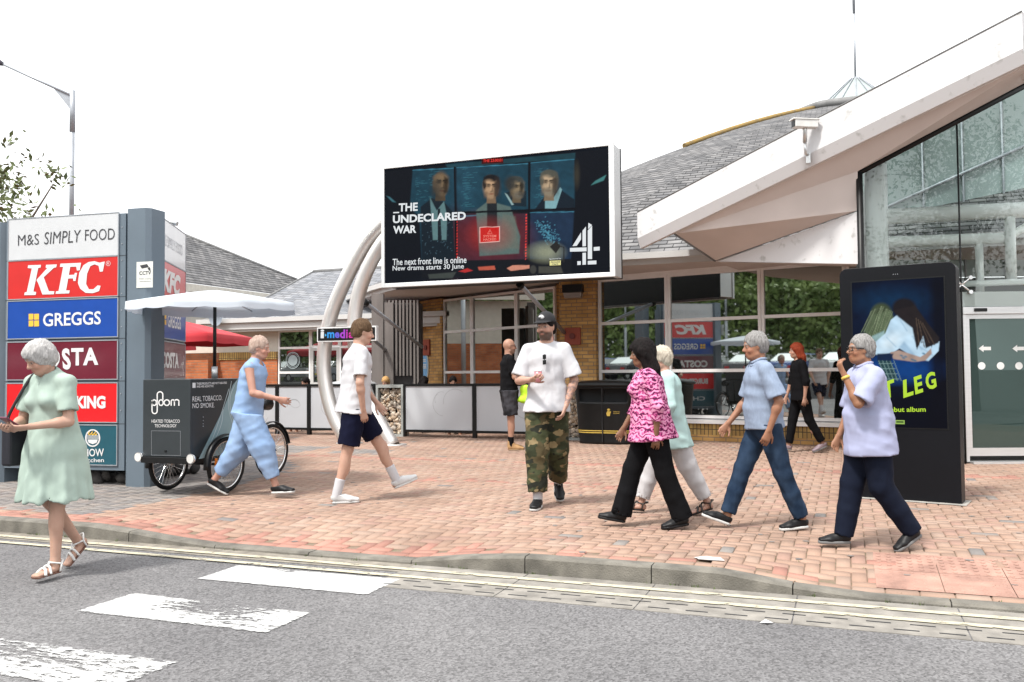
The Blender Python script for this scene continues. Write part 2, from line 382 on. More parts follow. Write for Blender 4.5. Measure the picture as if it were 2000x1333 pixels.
def add_courses(M_, bh, depth=.75, width=.22):
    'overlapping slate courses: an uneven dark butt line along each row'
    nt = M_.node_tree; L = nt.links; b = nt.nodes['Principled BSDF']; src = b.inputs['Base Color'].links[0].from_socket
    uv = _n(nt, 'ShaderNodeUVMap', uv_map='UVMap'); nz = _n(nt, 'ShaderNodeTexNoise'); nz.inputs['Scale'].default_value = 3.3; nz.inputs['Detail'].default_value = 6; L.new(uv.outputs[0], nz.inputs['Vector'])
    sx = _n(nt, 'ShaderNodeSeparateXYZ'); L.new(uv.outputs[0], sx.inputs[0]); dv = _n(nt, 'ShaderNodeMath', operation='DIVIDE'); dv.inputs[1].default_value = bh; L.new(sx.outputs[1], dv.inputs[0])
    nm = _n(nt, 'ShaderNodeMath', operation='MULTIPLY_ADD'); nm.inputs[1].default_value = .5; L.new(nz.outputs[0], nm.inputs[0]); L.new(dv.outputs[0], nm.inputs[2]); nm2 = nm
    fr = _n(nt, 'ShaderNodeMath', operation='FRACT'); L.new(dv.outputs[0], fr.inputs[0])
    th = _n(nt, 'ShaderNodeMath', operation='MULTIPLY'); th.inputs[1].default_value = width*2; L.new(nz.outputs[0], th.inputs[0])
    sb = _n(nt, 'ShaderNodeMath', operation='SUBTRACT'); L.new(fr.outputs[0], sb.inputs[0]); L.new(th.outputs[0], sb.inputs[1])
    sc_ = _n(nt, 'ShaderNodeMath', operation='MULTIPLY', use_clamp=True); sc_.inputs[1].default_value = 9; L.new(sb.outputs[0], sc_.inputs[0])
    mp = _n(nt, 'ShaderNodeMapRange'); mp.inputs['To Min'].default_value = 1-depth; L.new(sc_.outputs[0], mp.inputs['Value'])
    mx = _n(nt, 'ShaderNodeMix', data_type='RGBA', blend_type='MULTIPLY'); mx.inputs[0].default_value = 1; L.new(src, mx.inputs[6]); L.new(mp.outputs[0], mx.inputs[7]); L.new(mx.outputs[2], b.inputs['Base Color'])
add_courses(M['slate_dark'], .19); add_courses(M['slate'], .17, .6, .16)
# asphalt
def asphalt():
    m_ = bpy.data.materials.new('asphalt'); m_.use_nodes = True; nt = m_.node_tree; L = nt.links; b = nt.nodes['Principled BSDF']
    b.inputs['Roughness'].default_value = .85; b.inputs['Specular IOR Level'].default_value = .25
    tc = _n(nt, 'ShaderNodeTexCoord')
    v = _n(nt, 'ShaderNodeTexVoronoi'); v.inputs['Scale'].default_value = 88; L.new(tc.outputs['Object'], v.inputs['Vector'])
    r1 = _n(nt, 'ShaderNodeValToRGB'); r1.color_ramp.elements[0].color = (.074, .072, .073, 1); r1.color_ramp.elements[1].color = (.205, .201, .204, 1)
    r1.color_ramp.elements[0].position = .05; r1.color_ramp.elements[1].position = .85
    L.new(v.outputs['Color'], r1.inputs[0])
    n = _n(nt, 'ShaderNodeTexNoise'); n.inputs['Scale'].default_value = .55; n.inputs['Detail'].default_value = 10; n.inputs['Roughness'].default_value = .6
    L.new(tc.outputs['Object'], n.inputs['Vector'])
    r2 = _n(nt, 'ShaderNodeValToRGB'); r2.color_ramp.elements[0].position = .3; r2.color_ramp.elements[1].position = .7
    r2.color_ramp.elements[0].color = (.74, .74, .75, 1); r2.color_ramp.elements[1].color = (1.15, 1.15, 1.14, 1)
    L.new(n.outputs[0], r2.inputs[0])
    mx = _n(nt, 'ShaderNodeMix', data_type='RGBA', blend_type='MULTIPLY'); mx.inputs[0].default_value = 1
    L.new(r1.outputs[0], mx.inputs[6]); L.new(r2.outputs[0], mx.inputs[7]); L.new(mx.outputs[2], b.inputs['Base Color'])
    bp = _n(nt, 'ShaderNodeBump'); bp.inputs['Strength'].default_value = .7; bp.inputs['Distance'].default_value = .006
    L.new(v.outputs['Distance'], bp.inputs['Height']); L.new(bp.outputs[0], b.inputs['Normal'])
    return m_
M['asphalt'] = asphalt()
def paint_mat(name, col, wear, scale=(5, 9, 5), edge=.10):
    'road paint worn through to the asphalt below'
    m_ = bpy.data.materials.new(name); m_.use_nodes = True; nt = m_.node_tree; L = nt.links; b = nt.nodes['Principled BSDF']
    b.inputs['Roughness'].default_value = .7
    tc = _n(nt, 'ShaderNodeTexCoord'); mp = _n(nt, 'ShaderNodeMapping'); mp.inputs['Scale'].default_value = scale; L.new(tc.outputs['Object'], mp.inputs[0])
    n = _n(nt, 'ShaderNodeTexNoise'); n.inputs['Scale'].default_value = 1.6; n.inputs['Detail'].default_value = 12; n.inputs['Roughness'].default_value = .8
    L.new(mp.outputs[0], n.inputs['Vector'])
    at = _n(nt, 'ShaderNodeAttribute', attribute_name='wear')
    ad = _n(nt, 'ShaderNodeMath', operation='ADD'); L.new(n.outputs[0], ad.inputs[0]); L.new(at.outputs['Fac'], ad.inputs[1])
    r = _n(nt, 'ShaderNodeValToRGB'); r.color_ramp.elements[0].position = wear-.02; r.color_ramp.elements[1].position = wear+.02
    L.new(ad.outputs[0], r.inputs[0])
    n2 = _n(nt, 'ShaderNodeTexNoise'); n2.inputs['Scale'].default_value = 3; L.new(tc.outputs['Object'], n2.inputs['Vector'])
    r2 = _n(nt, 'ShaderNodeValToRGB'); r2.color_ramp.elements[0].color = (*[c*.82 for c in col], 1); r2.color_ramp.elements[1].color = (*col, 1)
    L.new(n2.outputs[0], r2.inputs[0]); L.new(r2.outputs[0], b.inputs['Base Color'])
    tr = _n(nt, 'ShaderNodeBsdfTransparent'); mx = _n(nt, 'ShaderNodeMixShader')
    L.new(r.outputs[0], mx.inputs[0]); L.new(tr.outputs[0], mx.inputs[1]); L.new(b.outputs[0], mx.inputs[2])
    L.new(mx.outputs[0], nt.nodes['Material Output'].inputs[0]); return m_
# ================================================================== GROUND, ROAD, KERB, PAVING
def sstep(x): x = min(1, max(0, x)); return x*x*(3-2*x)
def dropf(u):
    K = [(-6.15, 0), (-5.05, 1), (-3.1, 1), (-2.35, 0), (-.85, 0), (-.1, 1)]
    if u <= K[0][0]: return 0
    for (a, x), (b, y) in zip(K, K[1:]):
        if a <= u <= b: return x+(y-x)*(u-a)/(b-a)
    return 1
def ground(u, v):
    'paving level'
    return -.092*dropf(u)*(1-sstep((v-5.87)/1.35))
RZ = -.12
g = MB(); g.quad((-400, -400, RZ-.03), (400, -400, RZ-.03), (400, 500, RZ-.03), (-400, 500, RZ-.03)); g.build('ground', M['asphalt'], kind='structure')
rd = MB(); rd.quad((-60, -60, RZ), (60, -60, RZ), (60, 5.87, RZ), (-60, 5.87, RZ)); rd.build('road', M['asphalt'], kind='structure')
# concrete drainage channel beside the kerb
M['channel'] = mat('channel_concrete', (.215, .20, .178), .9, var=.28, scale=8, bump=.5, bscale=80, detail=10)
ch = MB(); rnd = random.Random(3)
u = -3.05
while u < 6:
    L = .91; ch.box((u+.004, 5.20, RZ-.02), (u+L-.004, 5.86, RZ+.004)); u += L
ch.build('drain_channel', M['channel'], kind='structure')
sl = MB(); u = -3.0
while u < 6:
    for vv in (5.27, 5.39):
        sl.box((u+.02+(.09 if vv > 5.3 else 0), vv, RZ), (u+.15+(.09 if vv > 5.3 else 0), vv+.014, RZ+.006))
    u += .228
sl.build('drain_slots', M['dark_gap'], kind='structure')
# gutter grit strip on the left
gs = MB(); gs.quad((-40, 5.62, RZ+.003), (-3.05, 5.62, RZ+.003), (-3.05, 5.87, RZ+.003), (-40, 5.87, RZ+.003)); gs.build('gutter', mat('gutter_grit', (.20, .18, .15), .9, var=.35, scale=9, bump=.5, detail=10), kind='structure')
# kerb stones
kb = MB(); u = -14.0
while u < 8:
    us = [u+.004, u+.46, u+.91-.004]
    jz = rnd.uniform(-.002, .002)
    for a, b in zip(us, us[1:]):
        za, zb = ground(a, 5.87)+jz, ground(b, 5.87)+jz; c = .014
        pr = lambda x, z: [(x, 5.865, RZ-.05), (x, 5.87, z-c), (x, 5.87+c, z), (x, 5.995, z), (x, 5.995, RZ-.05)]
        A, B = pr(a, za), pr(b, zb); n = 5
        kb.add(A+B, [(i, n+i, n+(i+1) % n, (i+1) % n) for i in range(n)])
    for x in (us[0], us[2]):
        kb.add(pr(x, ground(x, 5.87)+jz), [(0, 1, 2, 3, 4)])
    u += .91
kb.build('kerb', M['kerbstone'], kind='structure')
# yellow lines
M['yellow'] = paint_mat('yellow_line_paint', (.50, .46, .34), .44)
for k, v in enumerate((5.49, 5.70)):
    us_ = np.arange(-16, 8.01, .25); V = []; 
    for uu in us_: V += [(uu, v-.031, RZ+.010), (uu, v+.031, RZ+.010)]
    o = grid_mesh('yellow_line', np.array(V, float), len(us_), 2, None, M['yellow'], smooth=False); o['kind'] = 'structure'
# zebra
M['zebra'] = paint_mat('white_road_paint', (.46, .46, .455), .5, scale=(8.0, 20.0, 1))
def zebra(u0, u1, v0, v1, wearfn, nm='crossing_stripe'):
    nx, ny = 60, 22; V = []; W = []
    for i in range(nx):
        for j in range(ny):
            s, t = i/(nx-1), j/(ny-1); V.append((u0+(u1-u0)*s, v0+(v1-v0)*t, RZ+.005))
            e = min(s*(u1-u0), (1-s)*(u1-u0), t*(v1-v0), (1-t)*(v1-v0))
            W.append(wearfn(s, t) - .13*max(0, 1-e/.035) - (.1 if e < 1e-6 else 0))
    o = grid_mesh(nm, np.array(V), nx, ny, None, M['zebra'], smooth=False)
    a = o.data.attributes.new('wear', 'FLOAT', 'POINT'); a.data.foreach_set('value', np.array(W, np.float32)); o['kind'] = 'structure'
gss = lambda x, y, cx, cy, sx, sy: math.exp(-((x-cx)/sx)**2-((y-cy)/sy)**2)
zebra(-4.30, -2.93, 4.97, 5.42, lambda s, t: .22-.20*gss(s, t, .35, .9, .16, .12)-.06*gss(s, t, .8, .4, .3, .3)-.1*gss(s, t, .1, .3, .15, .2))
zebra(-4.42, -3.02, 4.05, 4.51, lambda s, t: .12-.17*gss(s, t, .45, .68, .25, .3)-.14*gss(s, t, .65, .95, .25, .3)-.10*gss(s, t, .75, .3, .25, .3)+.1*gss(s, t, .1, .5, .15, .6))
zebra(-4.55, -3.14, 3.06, 3.52, lambda s, t: .055-.09*gss(s, t, .4, .6, .4, .2)-.07*gss(s, t, .1, .9, .3, .3))
zebra(-4.55, -3.14, 2.12, 2.58, lambda s, t: .15); zebra(-4.55, -3.14, 1.18, 1.64, lambda s, t: .1); zebra(-4.55, -3.14, .2, .66, lambda s, t: .1)
# paving base + individual blocks laid in herringbone
pb = MB()
uu = list(np.arange(-24, 9.01, .25)); vv = [5.99, 6.2, 6.45, 6.7, 6.95, 7.25, 8, 21]
for a, b in zip(uu, uu[1:]):
    for c, d in zip(vv, vv[1:]):
        z = lambda x, y: ground(x, y)-.012
        pb.quad((a, c, z(a, c)), (b, c, z(b, c)), (b, d, z(b, d)), (a, d, z(a, d)))
pb.build('pavement_bed', mat('joint_sand', (.20, .135, .10), .95, var=.3, scale=20, col2=(.12, .12, .07), thresh=(.45, .75)), kind='structure')
def paving():
    w = .1; g_ = .0035; V = []; F = []; Cc = []; rr = np.random.default_rng(5)
    tones = np.array([(.35, .217, .155), (.365, .235, .17), (.335, .205, .145), (.375, .245, .18), (.35, .222, .16), (.335, .193, .148), (.365, .252, .192)])
    tones = (tones*.65+tones.mean(0)*.35)*np.array([.93, .97, 1.0])
    grey = np.array([(.20, .185, .175), (.225, .205, .19), (.18, .165, .16), (.235, .205, .185)])
    def brick(u0, v0, u1, v1, kind):
        k = len(V); c = .0045; dz = rr.normal(0, .0006)
        for (x, y) in ((u0+g_, v0+g_), (u1-g_, v0+g_), (u1-g_, v1-g_), (u0+g_, v1-g_)): V.append((x, y, ground(x, y)-.010))
        tx, ty = rr.normal(0, .00022, 2)
        for n_, (x, y) in enumerate(((u0+g_+c, v0+g_+c), (u1-g_-c, v0+g_+c), (u1-g_-c, v1-g_-c), (u0+g_+c, v1-g_-c))): V.append((x, y, ground(x, y)+dz+(tx if n_ in (0, 3) else -tx)))
        F.extend([(k+4, k+5, k+6, k+7), (k, k+1, k+5, k+4), (k+1, k+2, k+6, k+5), (k+2, k+3, k+7, k+6), (k+3, k, k+4, k+7)])
        um, vm = (u0+u1)/2, (v0+v1)/2
        if kind == 'r': col = np.array((.36, .18, .138))*rr.uniform(.85, 1.15)
        elif kind == 'g': col = grey[rr.integers(4)]*rr.uniform(.93, 1.07)
        else:
            col = tones[rr.integers(7)]*rr.uniform(.95, 1.05)
            if rr.random() < .012: col = grey[rr.integers(4)]
        Cc.extend([col]*5)
    def kind(u, v):
        if v < 6.22 and u < 1: return 'r' if u < -2.5 or rr.random() < .2 else 'n'
        b = -6.75-.45*sstep((v-8)/2)-1.5*sstep((v-10)/2)
        if u < b and v > 6.25 and v < 13.5: return 'g'
        if -8.2 < u < -7.2 and 12.4 < v < 13.2: return 'g'
        if .15 < u < 1.9 and 5.9 < v < 6.7: return 'r'
        if abs(v-9.6-.2*math.sin(u*1.3)) < .12 and -5.5 < u < -2: return 'r' if rr.random() < .6 else 'n'
        if abs(v-11.9) < .15: return 'r' if rr.random() < .75 else 'n'
        return 'n'
    V0 = 6.10
    # header course along the kerb
    u = -16.0
    while u < 8: brick(u, 6.0, u+.2, 6.1, kind(u, 6.05)); u += .2
    seen = set()
    for a in range(-330, 330):
        for b in range(-60, 60):
            X, Y = a+4*b, a       # lattice (1,1),(4,0)
            u, v = -4+X*w, V0+Y*w
            if v < V0-.2 or v > 17.6 or u < -14.5 or u > 7: continue
            if 0.15 < u < 1.9 and v < 6.7: continue
            if v >= V0-1e-6: brick(u, v, u+2*w, v+w, kind(u+w, v+w/2))
            u2, v2 = u+2*w, v-w
            if v2 >= V0-1e-6 and not (0.15 < u2 < 1.9 and v2 < 6.7): brick(u2, v2, u2+w, v2+2*w, kind(u2, v2))
    me = bpy.data.meshes.new('pavement'); raw_mesh(me, V, F)
    ca = me.color_attributes.new('Col', 'FLOAT_COLOR', 'CORNER'); arr = np.ones((len(F)*4, 4), np.float32); arr[:, :3] = np.repeat(np.array(Cc), 4, 0)
    ca.data.foreach_set('color', arr.ravel())
    me.materials.append(mat('clay_paving_blocks', (1, 1, 1), .85, col2=(.74, .735, .73), scale=1.3, bump=.35, bscale=60, attr='Col', detail=10, thresh=(.35, .75)))
    o = bpy.data.objects.new('pavement', me); COL.objects.link(o); o['kind'] = 'structure'
paving()
# red blister paving by the dropped kerb
tp = MB(); rr_ = random.Random(2)
for i in range(5):
    for j in range(2):
        x0, y0 = .15+.4*i-.0, 6.0+.0+.4*j+(.1); x1, y1 = x0+.395, y0+.395
        if y1 > 6.95: continue
        z = lambda x, y: ground(x, y)+.001
        c = .98+.04*rr_.random()
        tp.add([(x0, y0, z(x0, y0)), (x1, y0, z(x1, y0)), (x1, y1, z(x1, y1)), (x0, y1, z(x0, y1))], [(0, 1, 2, 3)])
        for a in range(6):
            for b in range(6):
                cx, cy = x0+.033+.066*a, y0+.033+.066*b; zz = ground(cx, cy)
                tp.lathe([(.018, zz+.001), (.014, zz+.005), (.004, zz+.006), (0, zz+.006)], (cx, cy, 0), 8)
tp.build('tactile_paving', mat('red_blister_slab', (.33, .19, .148), .85, var=.30, scale=5, bump=.3), kind='structure')
# worn pale patch of cement on the bricks
pp_ = MB(); cx, cy, _ = gz(1385, 1098, -.02); P_ = []
for i in range(14):
    a = 2*math.pi*i/14; r = random.uniform(.75, 1.15); x, y = cx+.115*r*math.cos(a), cy+.075*r*math.sin(a); P_.append((x, y, ground(x, y)+.006))
P_c = (cx, cy, ground(cx, cy)+.008)
for a_, b_0 in zip(P_, P_[1:]+P_[:1]): pp_.add([P_c, a_, b_0], [(0, 1, 2)])
pp_.build('cement_patch', mat('cement', (.45, .42, .40), .9, var=.15), kind='structure')
# gum spots and small stains trodden into the paving
gm = MB(); rg_ = random.Random(17)
for k in range(260):
    u_, v_ = rg_.uniform(-9, 3), rg_.uniform(6.1, 14); r0 = rg_.uniform(.010, .030); zz = ground(u_, v_)+.0028
    gm.poly([(u_+r0*rg_.uniform(.75, 1.2)*math.cos(a), v_+r0*rg_.uniform(.75, 1.2)*math.sin(a), zz) for a in np.linspace(0, 2*math.pi, 9)[:-1]])
gm.build('gum_stain', mat('trodden_gum', (.11, .10, .095), .9, var=.3, scale=1.5, col2=(.24, .21, .19)), kind='structure')
# weeds and moss in the kerb joints
wd = MB(); rw = random.Random(8)
for k in range(150):
    u_ = rw.uniform(-9, 2.2); v_ = 5.865-rw.uniform(0, .02) if rw.random() < .35 else rw.choice([6.0, 6.1, 6.3, 6.5, 6.8])+rw.gauss(0, .01)
    zz = RZ+.003 if v_ < 5.99 else ground(u_, v_)-.004
    for j in range(rw.randint(3, 7)):
        a = rw.uniform(0, 6.28); h_ = rw.uniform(.008, .03)*(1 if v_ < 5.99 else .45); d_ = .012; x, y = u_+rw.gauss(0, .012), v_+rw.gauss(0, .003)
        wd.add([(x-.003*math.sin(a), y+.003*math.cos(a), zz), (x+.003*math.sin(a), y-.003*math.cos(a), zz), (x+d_*math.cos(a), y+d_*math.sin(a), zz+h_)], [(0, 1, 2)])
tag(wd.build('weeds', mat('weed_green', (.07, .10, .025), .8, var=.4)), 'tiny green weeds growing along the kerb and paving joints', 'weeds', kind='stuff')
q = gz(1496, 1219, RZ); lt = MB(); lt.add([(q[0]-.035, q[1]-.01, RZ+.006), (q[0]+.01, q[1]-.02, RZ+.012), (q[0]+.04, q[1]+.012, RZ+.007), (q[0]-.005, q[1]+.025, RZ+.02)], [(0, 1, 2, 3)])
tag(lt.build('litter', mat('scrap_white', (.5, .5, .5), .7)), 'small white scrap of litter lying on the grey road', 'litter')
# ================================================================== MAIN PAVILION
EZ = 3.26   # underside of the eaves fascia
EL = [(-16.5, 30), (-14.7, 24.0), (-12.9, 21), (-10.8, 18.8), (-8.9, 17.15), (-7, 16.1), (-5, 15.7)]
EP = EL + [(5.4, 15.7), (7.4, 16.1), (9.3, 17.1), (11.2, 18.7), (13.1, 21), (14.8, 24), (16.9, 30)]
pav = thing('pavilion', (-3, 17, 0), 'buff brick services pavilion with a grey slate domed roof and tall windows', 'building')
gt = lambda t: .55*t+.45*math.sin(t*math.pi/2)
def roof():
    nx = len(EP); NT = 16; apex = np.array([.2, 29.0]); mb = MB(); TM = .90
    ring = []
    for t in np.linspace(0, TM, NT):
        ring.append([(*(np.array(e)*(1-t)+apex*t), 3.47+6.13*gt(t)) for e in EP])
    dist = 0
    cum = [0]
    for a, b in zip(EP, EP[1:]): cum.append(cum[-1]+math.dist(a, b))
    for j in range(NT-1):
        h0 = j*.0; 
        for i in range(nx-1):
            A, B, C_, D_ = ring[j][i], ring[j][i+1], ring[j+1][i+1], ring[j+1][i]
            fi = len(mb.f); mb.add([A, B, C_, D_], [(0, 1, 2, 3)])
            s0 = sum(math.dist(ring[k][i], ring[k+1][i]) for k in range(j)); s1 = s0+math.dist(ring[j][i], ring[j+1][i])
            c0, c1 = cum[i], cum[i+1]; mid = (c0+c1)/2
            w0 = 1-(j/(NT-1))*TM; w1 = 1-((j+1)/(NT-1))*TM
            mb.uv[fi] = np.array([(mid+(c0-mid)*w0, s0), (mid+(c1-mid)*w0, s0), (mid+(c1-mid)*w1, s1), (mid+(c0-mid)*w1, s1)])
    ro = mb.build('roof', M['slate_dark'], pav)
    # flat coping round the lantern and hip ridge tiles
    tz = 3.47+6.13*gt(TM); cp = MB(); rr = .10
    top = [(*(np.array(e)*(1-TM)+apex*TM), tz) for e in EP]
    cp.tube([(x, y, z+.08) for x, y, z in top], .14, 8); cp.build('coping', M['lead'], ro)
    rg = MB()
    for ei in (4,):
        pts = [(x, y, z+.04) for x, y, z in [ring[j][ei] for j in range(9, NT)]]
        rg.tube(pts, .075, 8)
    rg.build('ridge_tile', M['ridge'], ro)
    # lantern: glazed cone
    ax, ay, az = .45, 29.2, tz
    ln = MB(); ln.lathe([(2.0, -.5), (.14, 1.20), (0, 1.22)], (ax, ay, az), 16, smooth=False)
    lo = ln.build('skylight', mat('greenish_skylight', (.30, .345, .34), .3, var=.04, scale=1), pav)
    lb = MB()
    for k in range(16):
        a = 2*math.pi*k/16; lb.tube([(ax+2.02*math.cos(a), ay+2.02*math.sin(a), az-.5), (ax+.15*math.cos(a), ay+.15*math.sin(a), az+1.22)], .02, 5)
    lb.build('glazing_bar', M['galv'], lo)
    am = MB(); am.tube([(ax, ay, az+1.15), (ax, ay, az+3.3)], .035, 8); am.tube([(ax, ay, az+3.3), (ax, ay, az+5.3)], .045, 8); am.tube([(ax, ay, az+5.3), (ax, ay, az+9.5)], .02, 8)
    am.build('mast', M['galv'], pav)
roof()
# eaves: gutter, fascia, soffit
def strip(pts, z0, z1, o=0.0, mb=None, th=.04):
    mb = mb or MB()
    for (a, b) in zip(pts, pts[1:]):
        t = np.array([b[0]-a[0], b[1]-a[1]]); n = np.array([t[1], -t[0]])/np.linalg.norm(t)
        A = np.array(a)+n*o; B = np.array(b)+n*o; C_ = B-n*th; D_ = A-n*th
        mb.hexa([(*A, z0), (*B, z0), (*C_, z0), (*D_, z0), (*A, z1), (*B, z1), (*C_, z1), (*D_, z1)])
    return mb
def offs(P, d):
    out = []
    for i, p in enumerate(P):
        a = np.array(P[max(i-1, 0)]); b = np.array(P[min(i+1, len(P)-1)]); t = b-a; n = np.array([t[1], -t[0]])/np.linalg.norm(t); out.append(tuple(np.array(p)+n*d))
    return out
strip(EP, EZ, 3.45, 0, th=.03).build('fascia', M['white_paint'], pav)
strip(offs(EP, .10), 3.36, 3.475, 0, th=.10).build('gutter', M['white_paint'], pav)
inn = offs(EP, -.032); wl_in = offs(EP, -2.6); so = MB()
for i in range(len(EP)-1): so.quad((*inn[i], EZ+.004), (*wl_in[i], 3.17), (*wl_in[i+1], 3.17), (*inn[i+1], EZ+.004))
so.build('soffit', M['soffit'], pav)
# facades -----------------------------------------------------------
FR = Plane((-4.68, 17.0), (-4.68+.974*5.3, 17.0-.226*5.3))        # front windows
BAY = Plane((-9.3, 19.5), (-5.6, 17.4))       # turned-back bay on the left
def window(parent, pl, u0, u1, z0, z1, rails, fr=.045, gm=None, dep=.06, fm=None, o=0.0):
    fm = fm or M['frame_white']; gm = gm or M['glass']
    f = MB(); f.pbox(pl, u0, u0+fr, z0, z1, o-dep, o); f.pbox(pl, u1-fr, u1, z0, z1, o-dep, o)
    f.pbox(pl, u0+fr, u1-fr, z0, z0+fr, o-dep, o); f.pbox(pl, u0+fr, u1-fr, z1-fr, z1, o-dep, o)
    for r in rails: f.pbox(pl, u0+fr, u1-fr, r-.03, r+.03, o-dep, o-.002)
    w_ = f.build('window', fm, parent)
    gl = MB(); zz = [z0+fr]+[x for r in rails for x in (r-.03, r+.03)]+[z1-fr]
    for a, b in zip(zz[0::2], zz[1::2]): gl.quad(pl.P(u0+fr, a, o-.035), pl.P(u1-fr, a, o-.035), pl.P(u1-fr, b, o-.035), pl.P(u0+fr, b, o-.035))
    gl.build('pane', gm, w_); return w_
mu = [.02, FR.uz(1305, 700)[0], FR.uz(1488, 700)[0], FR.uz(1655, 700)[0], 5.28]
for a, b in zip(mu, mu[1:]): window(pav, FR, a+.004, b-.004, .42, 3.17, (1.31, 2.27), fr=.055)
hd__ = MB(); hd__.pbox(FR, 0, 5.3, 3.172, 3.3, -.1, .02); hd__.build('head', M['frame_white'], pav)
fm_ = MB(); fm_.box((FR.P(5.3, 0)[0], FR.P(5.3, 0)[1]+.01, 0), (FR.P(5.3, 0)[0]+.12, 17.6, 3.2)); fm_.build('end_wall', M['brick_buff'], pav)
sill = MB(); sill.pbox(FR, -.02, 5.31, .325, .398, -.1, .08); sill.build('sill', M['frame_white'], pav)
pl1 = MB(); pl1.pbox(FR, -.02, 5.31, -.02, .115, -.2, .035); pl1.build('plinth', M['brick_buff'], pav)
pl2 = MB(); pl2.pbox(FR, -.02, 5.31, .116, .324, -.2, .03); pl2.build('plinth', M['brick_soldier'], pav)
for a, b in ((0, .60), (1.05, 1.72), (2.65, 4.22)):
    pass
bu = [BAY.uz(866, 700)[0], BAY.uz(921, 700)[0], BAY.uz(1008, 700)[0], BAY.uz(1085, 700)[0]]
bu[3] = 4.1
for a, b in zip(bu, bu[1:]): window(pav, BAY, a+.003, b-.003, .40, 3.12, (1.32, 2.31), fr=.05)
bw = MB(); bw.pbox(BAY, bu[0], bu[3]+.1, -.02, .39, -.2, .02); bw.build('plinth', M['brick_buff'], pav)
# brick piers
pr1 = MB(); a = gv(1095, 700, 16.9); b = gv(1166, 700, 16.9); pr1.box((a[0], 16.85, -.02), (b[0], 17.6, 3.21)); pier1 = pr1.build('pier', M['brick_buff'], pav)
PBx0, PBx1 = a[0], b[0]
A2 = BAY.P(bu[0], 0, .05); 
pl_p2 = Plane((A2[0]-.86, A2[1]+.50), (A2[0], A2[1])); 
pr2 = MB(); pr2.pbox(pl_p2, 0, pl_p2.L, -.02, 3.15, -.8, 0); pr2.build('pier', M['brick_buff'], pav)
# dark inner wall behind everything so no daylight leaks through
bk = MB(); q_ = BAY.P(4.1, 0, -.05); bk.box((q_[0], q_[1], -.02), (PBx0+.3, q_[1]+.25, 3.17)); bk.box((-14, 24, 0), (15, 24.2, 3.2)); bk.build('rear_wall', M['brick_buff'], pav)
# slatted store
def pxline(x, y, D): p = gd(x, y, D); return (p[0], p[1])
ST = Plane(pxline(738, 700, 19.6), pxline(821, 700, 19.6))
store = thing('slatted_store', tuple(ST.P(.4, 0)), 'grey slatted timber store enclosure under the curved eaves', 'store')
s1 = MB(); 
n = 12
for k in range(n):
    u0 = ST.L*k/n; w = ST.L/n
    if k < 5 or True:
        s1.pbox(ST, u0+.008, u0+w*.62, 1.25 if 3 < k < 10 else 0, 2.95, 0, .05+.03*(k % 2))
s1.build('slat', M['timber_grey'], store)
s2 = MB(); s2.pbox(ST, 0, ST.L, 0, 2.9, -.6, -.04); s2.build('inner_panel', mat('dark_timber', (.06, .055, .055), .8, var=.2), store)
s3 = MB(); s3.pbox(ST, -.12, .14, 0, 3.1, -.1, .12); s3.pbox(ST, .15, .36, 0, 2.9, -.1, .09); s3.build('post', M['timber_grey'], store)
# bulkhead lamps on the piers
def bulkhead(p, label):
    t = thing('bulkhead_lamp', tuple(p), label, 'lamp', 'bulkhead lamps on the piers')
    b_ = MB(); x, y, z = p; b_.box((x-.21, y-.16, z-.02), (x+.21, y+.0, z+.14)); b_.build('housing', M['black_metal'], t, bevel=.01)
    b_ = MB(); b_.hexa([(x-.17, y-.14, z-.13), (x+.17, y-.14, z-.13), (x+.17, y-.01, z-.13), (x-.17, y-.01, z-.13), (x-.19, y-.155, z-.021), (x+.19, y-.155, z-.021), (x+.19, y-.01, z-.021), (x-.19, y-.01, z-.021)])
    b_.build('diffuser', mat('frosted_lens', (.25, .22, .2), .3), t, bevel=.01)
bulkhead((PBx0+.32, 16.845, 2.92), 'black bulkhead lamp at the top of the brick pier behind the man in the cap')
q = pl_p2.P(.18, 2.75, 0); bulkhead((q[0]-.1, q[1]-.05, 2.75), 'black bulkhead lamp on the brick pier beside the slatted store')
# alarm boxes
def redbox(pl, u0, u1, z0, z1, label):
    c_ = pl.P((u0+u1)/2, (z0+z1)/2); t = thing('fire_alarm_box', tuple(c_), label, 'alarm box', 'red boxes on the piers')
    b_ = MB(); b_.pbox(pl, u0, u1, z0, z1, .002, .05); b_.build('case', mat('dull_red', (.26, .05, .025), .6), t, bevel=.006)
    b_ = MB(); c2 = pl.P((u0+u1)/2, (z0+z1)/2, .052); b_.tube([c2, c2+pl.n*.03], .06, 14); b_.build('sounder', mat('dark_red', (.12, .02, .015), .5), t)
PF = Plane((PBx0, 16.85), (PBx1, 16.85)); redbox(PF, .12, .45, 1.85, 2.2, 'dull red box on the brick pier right of the man in the cap')
redbox(pl_p2, .22, .5, 1.75, 2.15, 'dull red box on the brick pier above the blue oval sign')
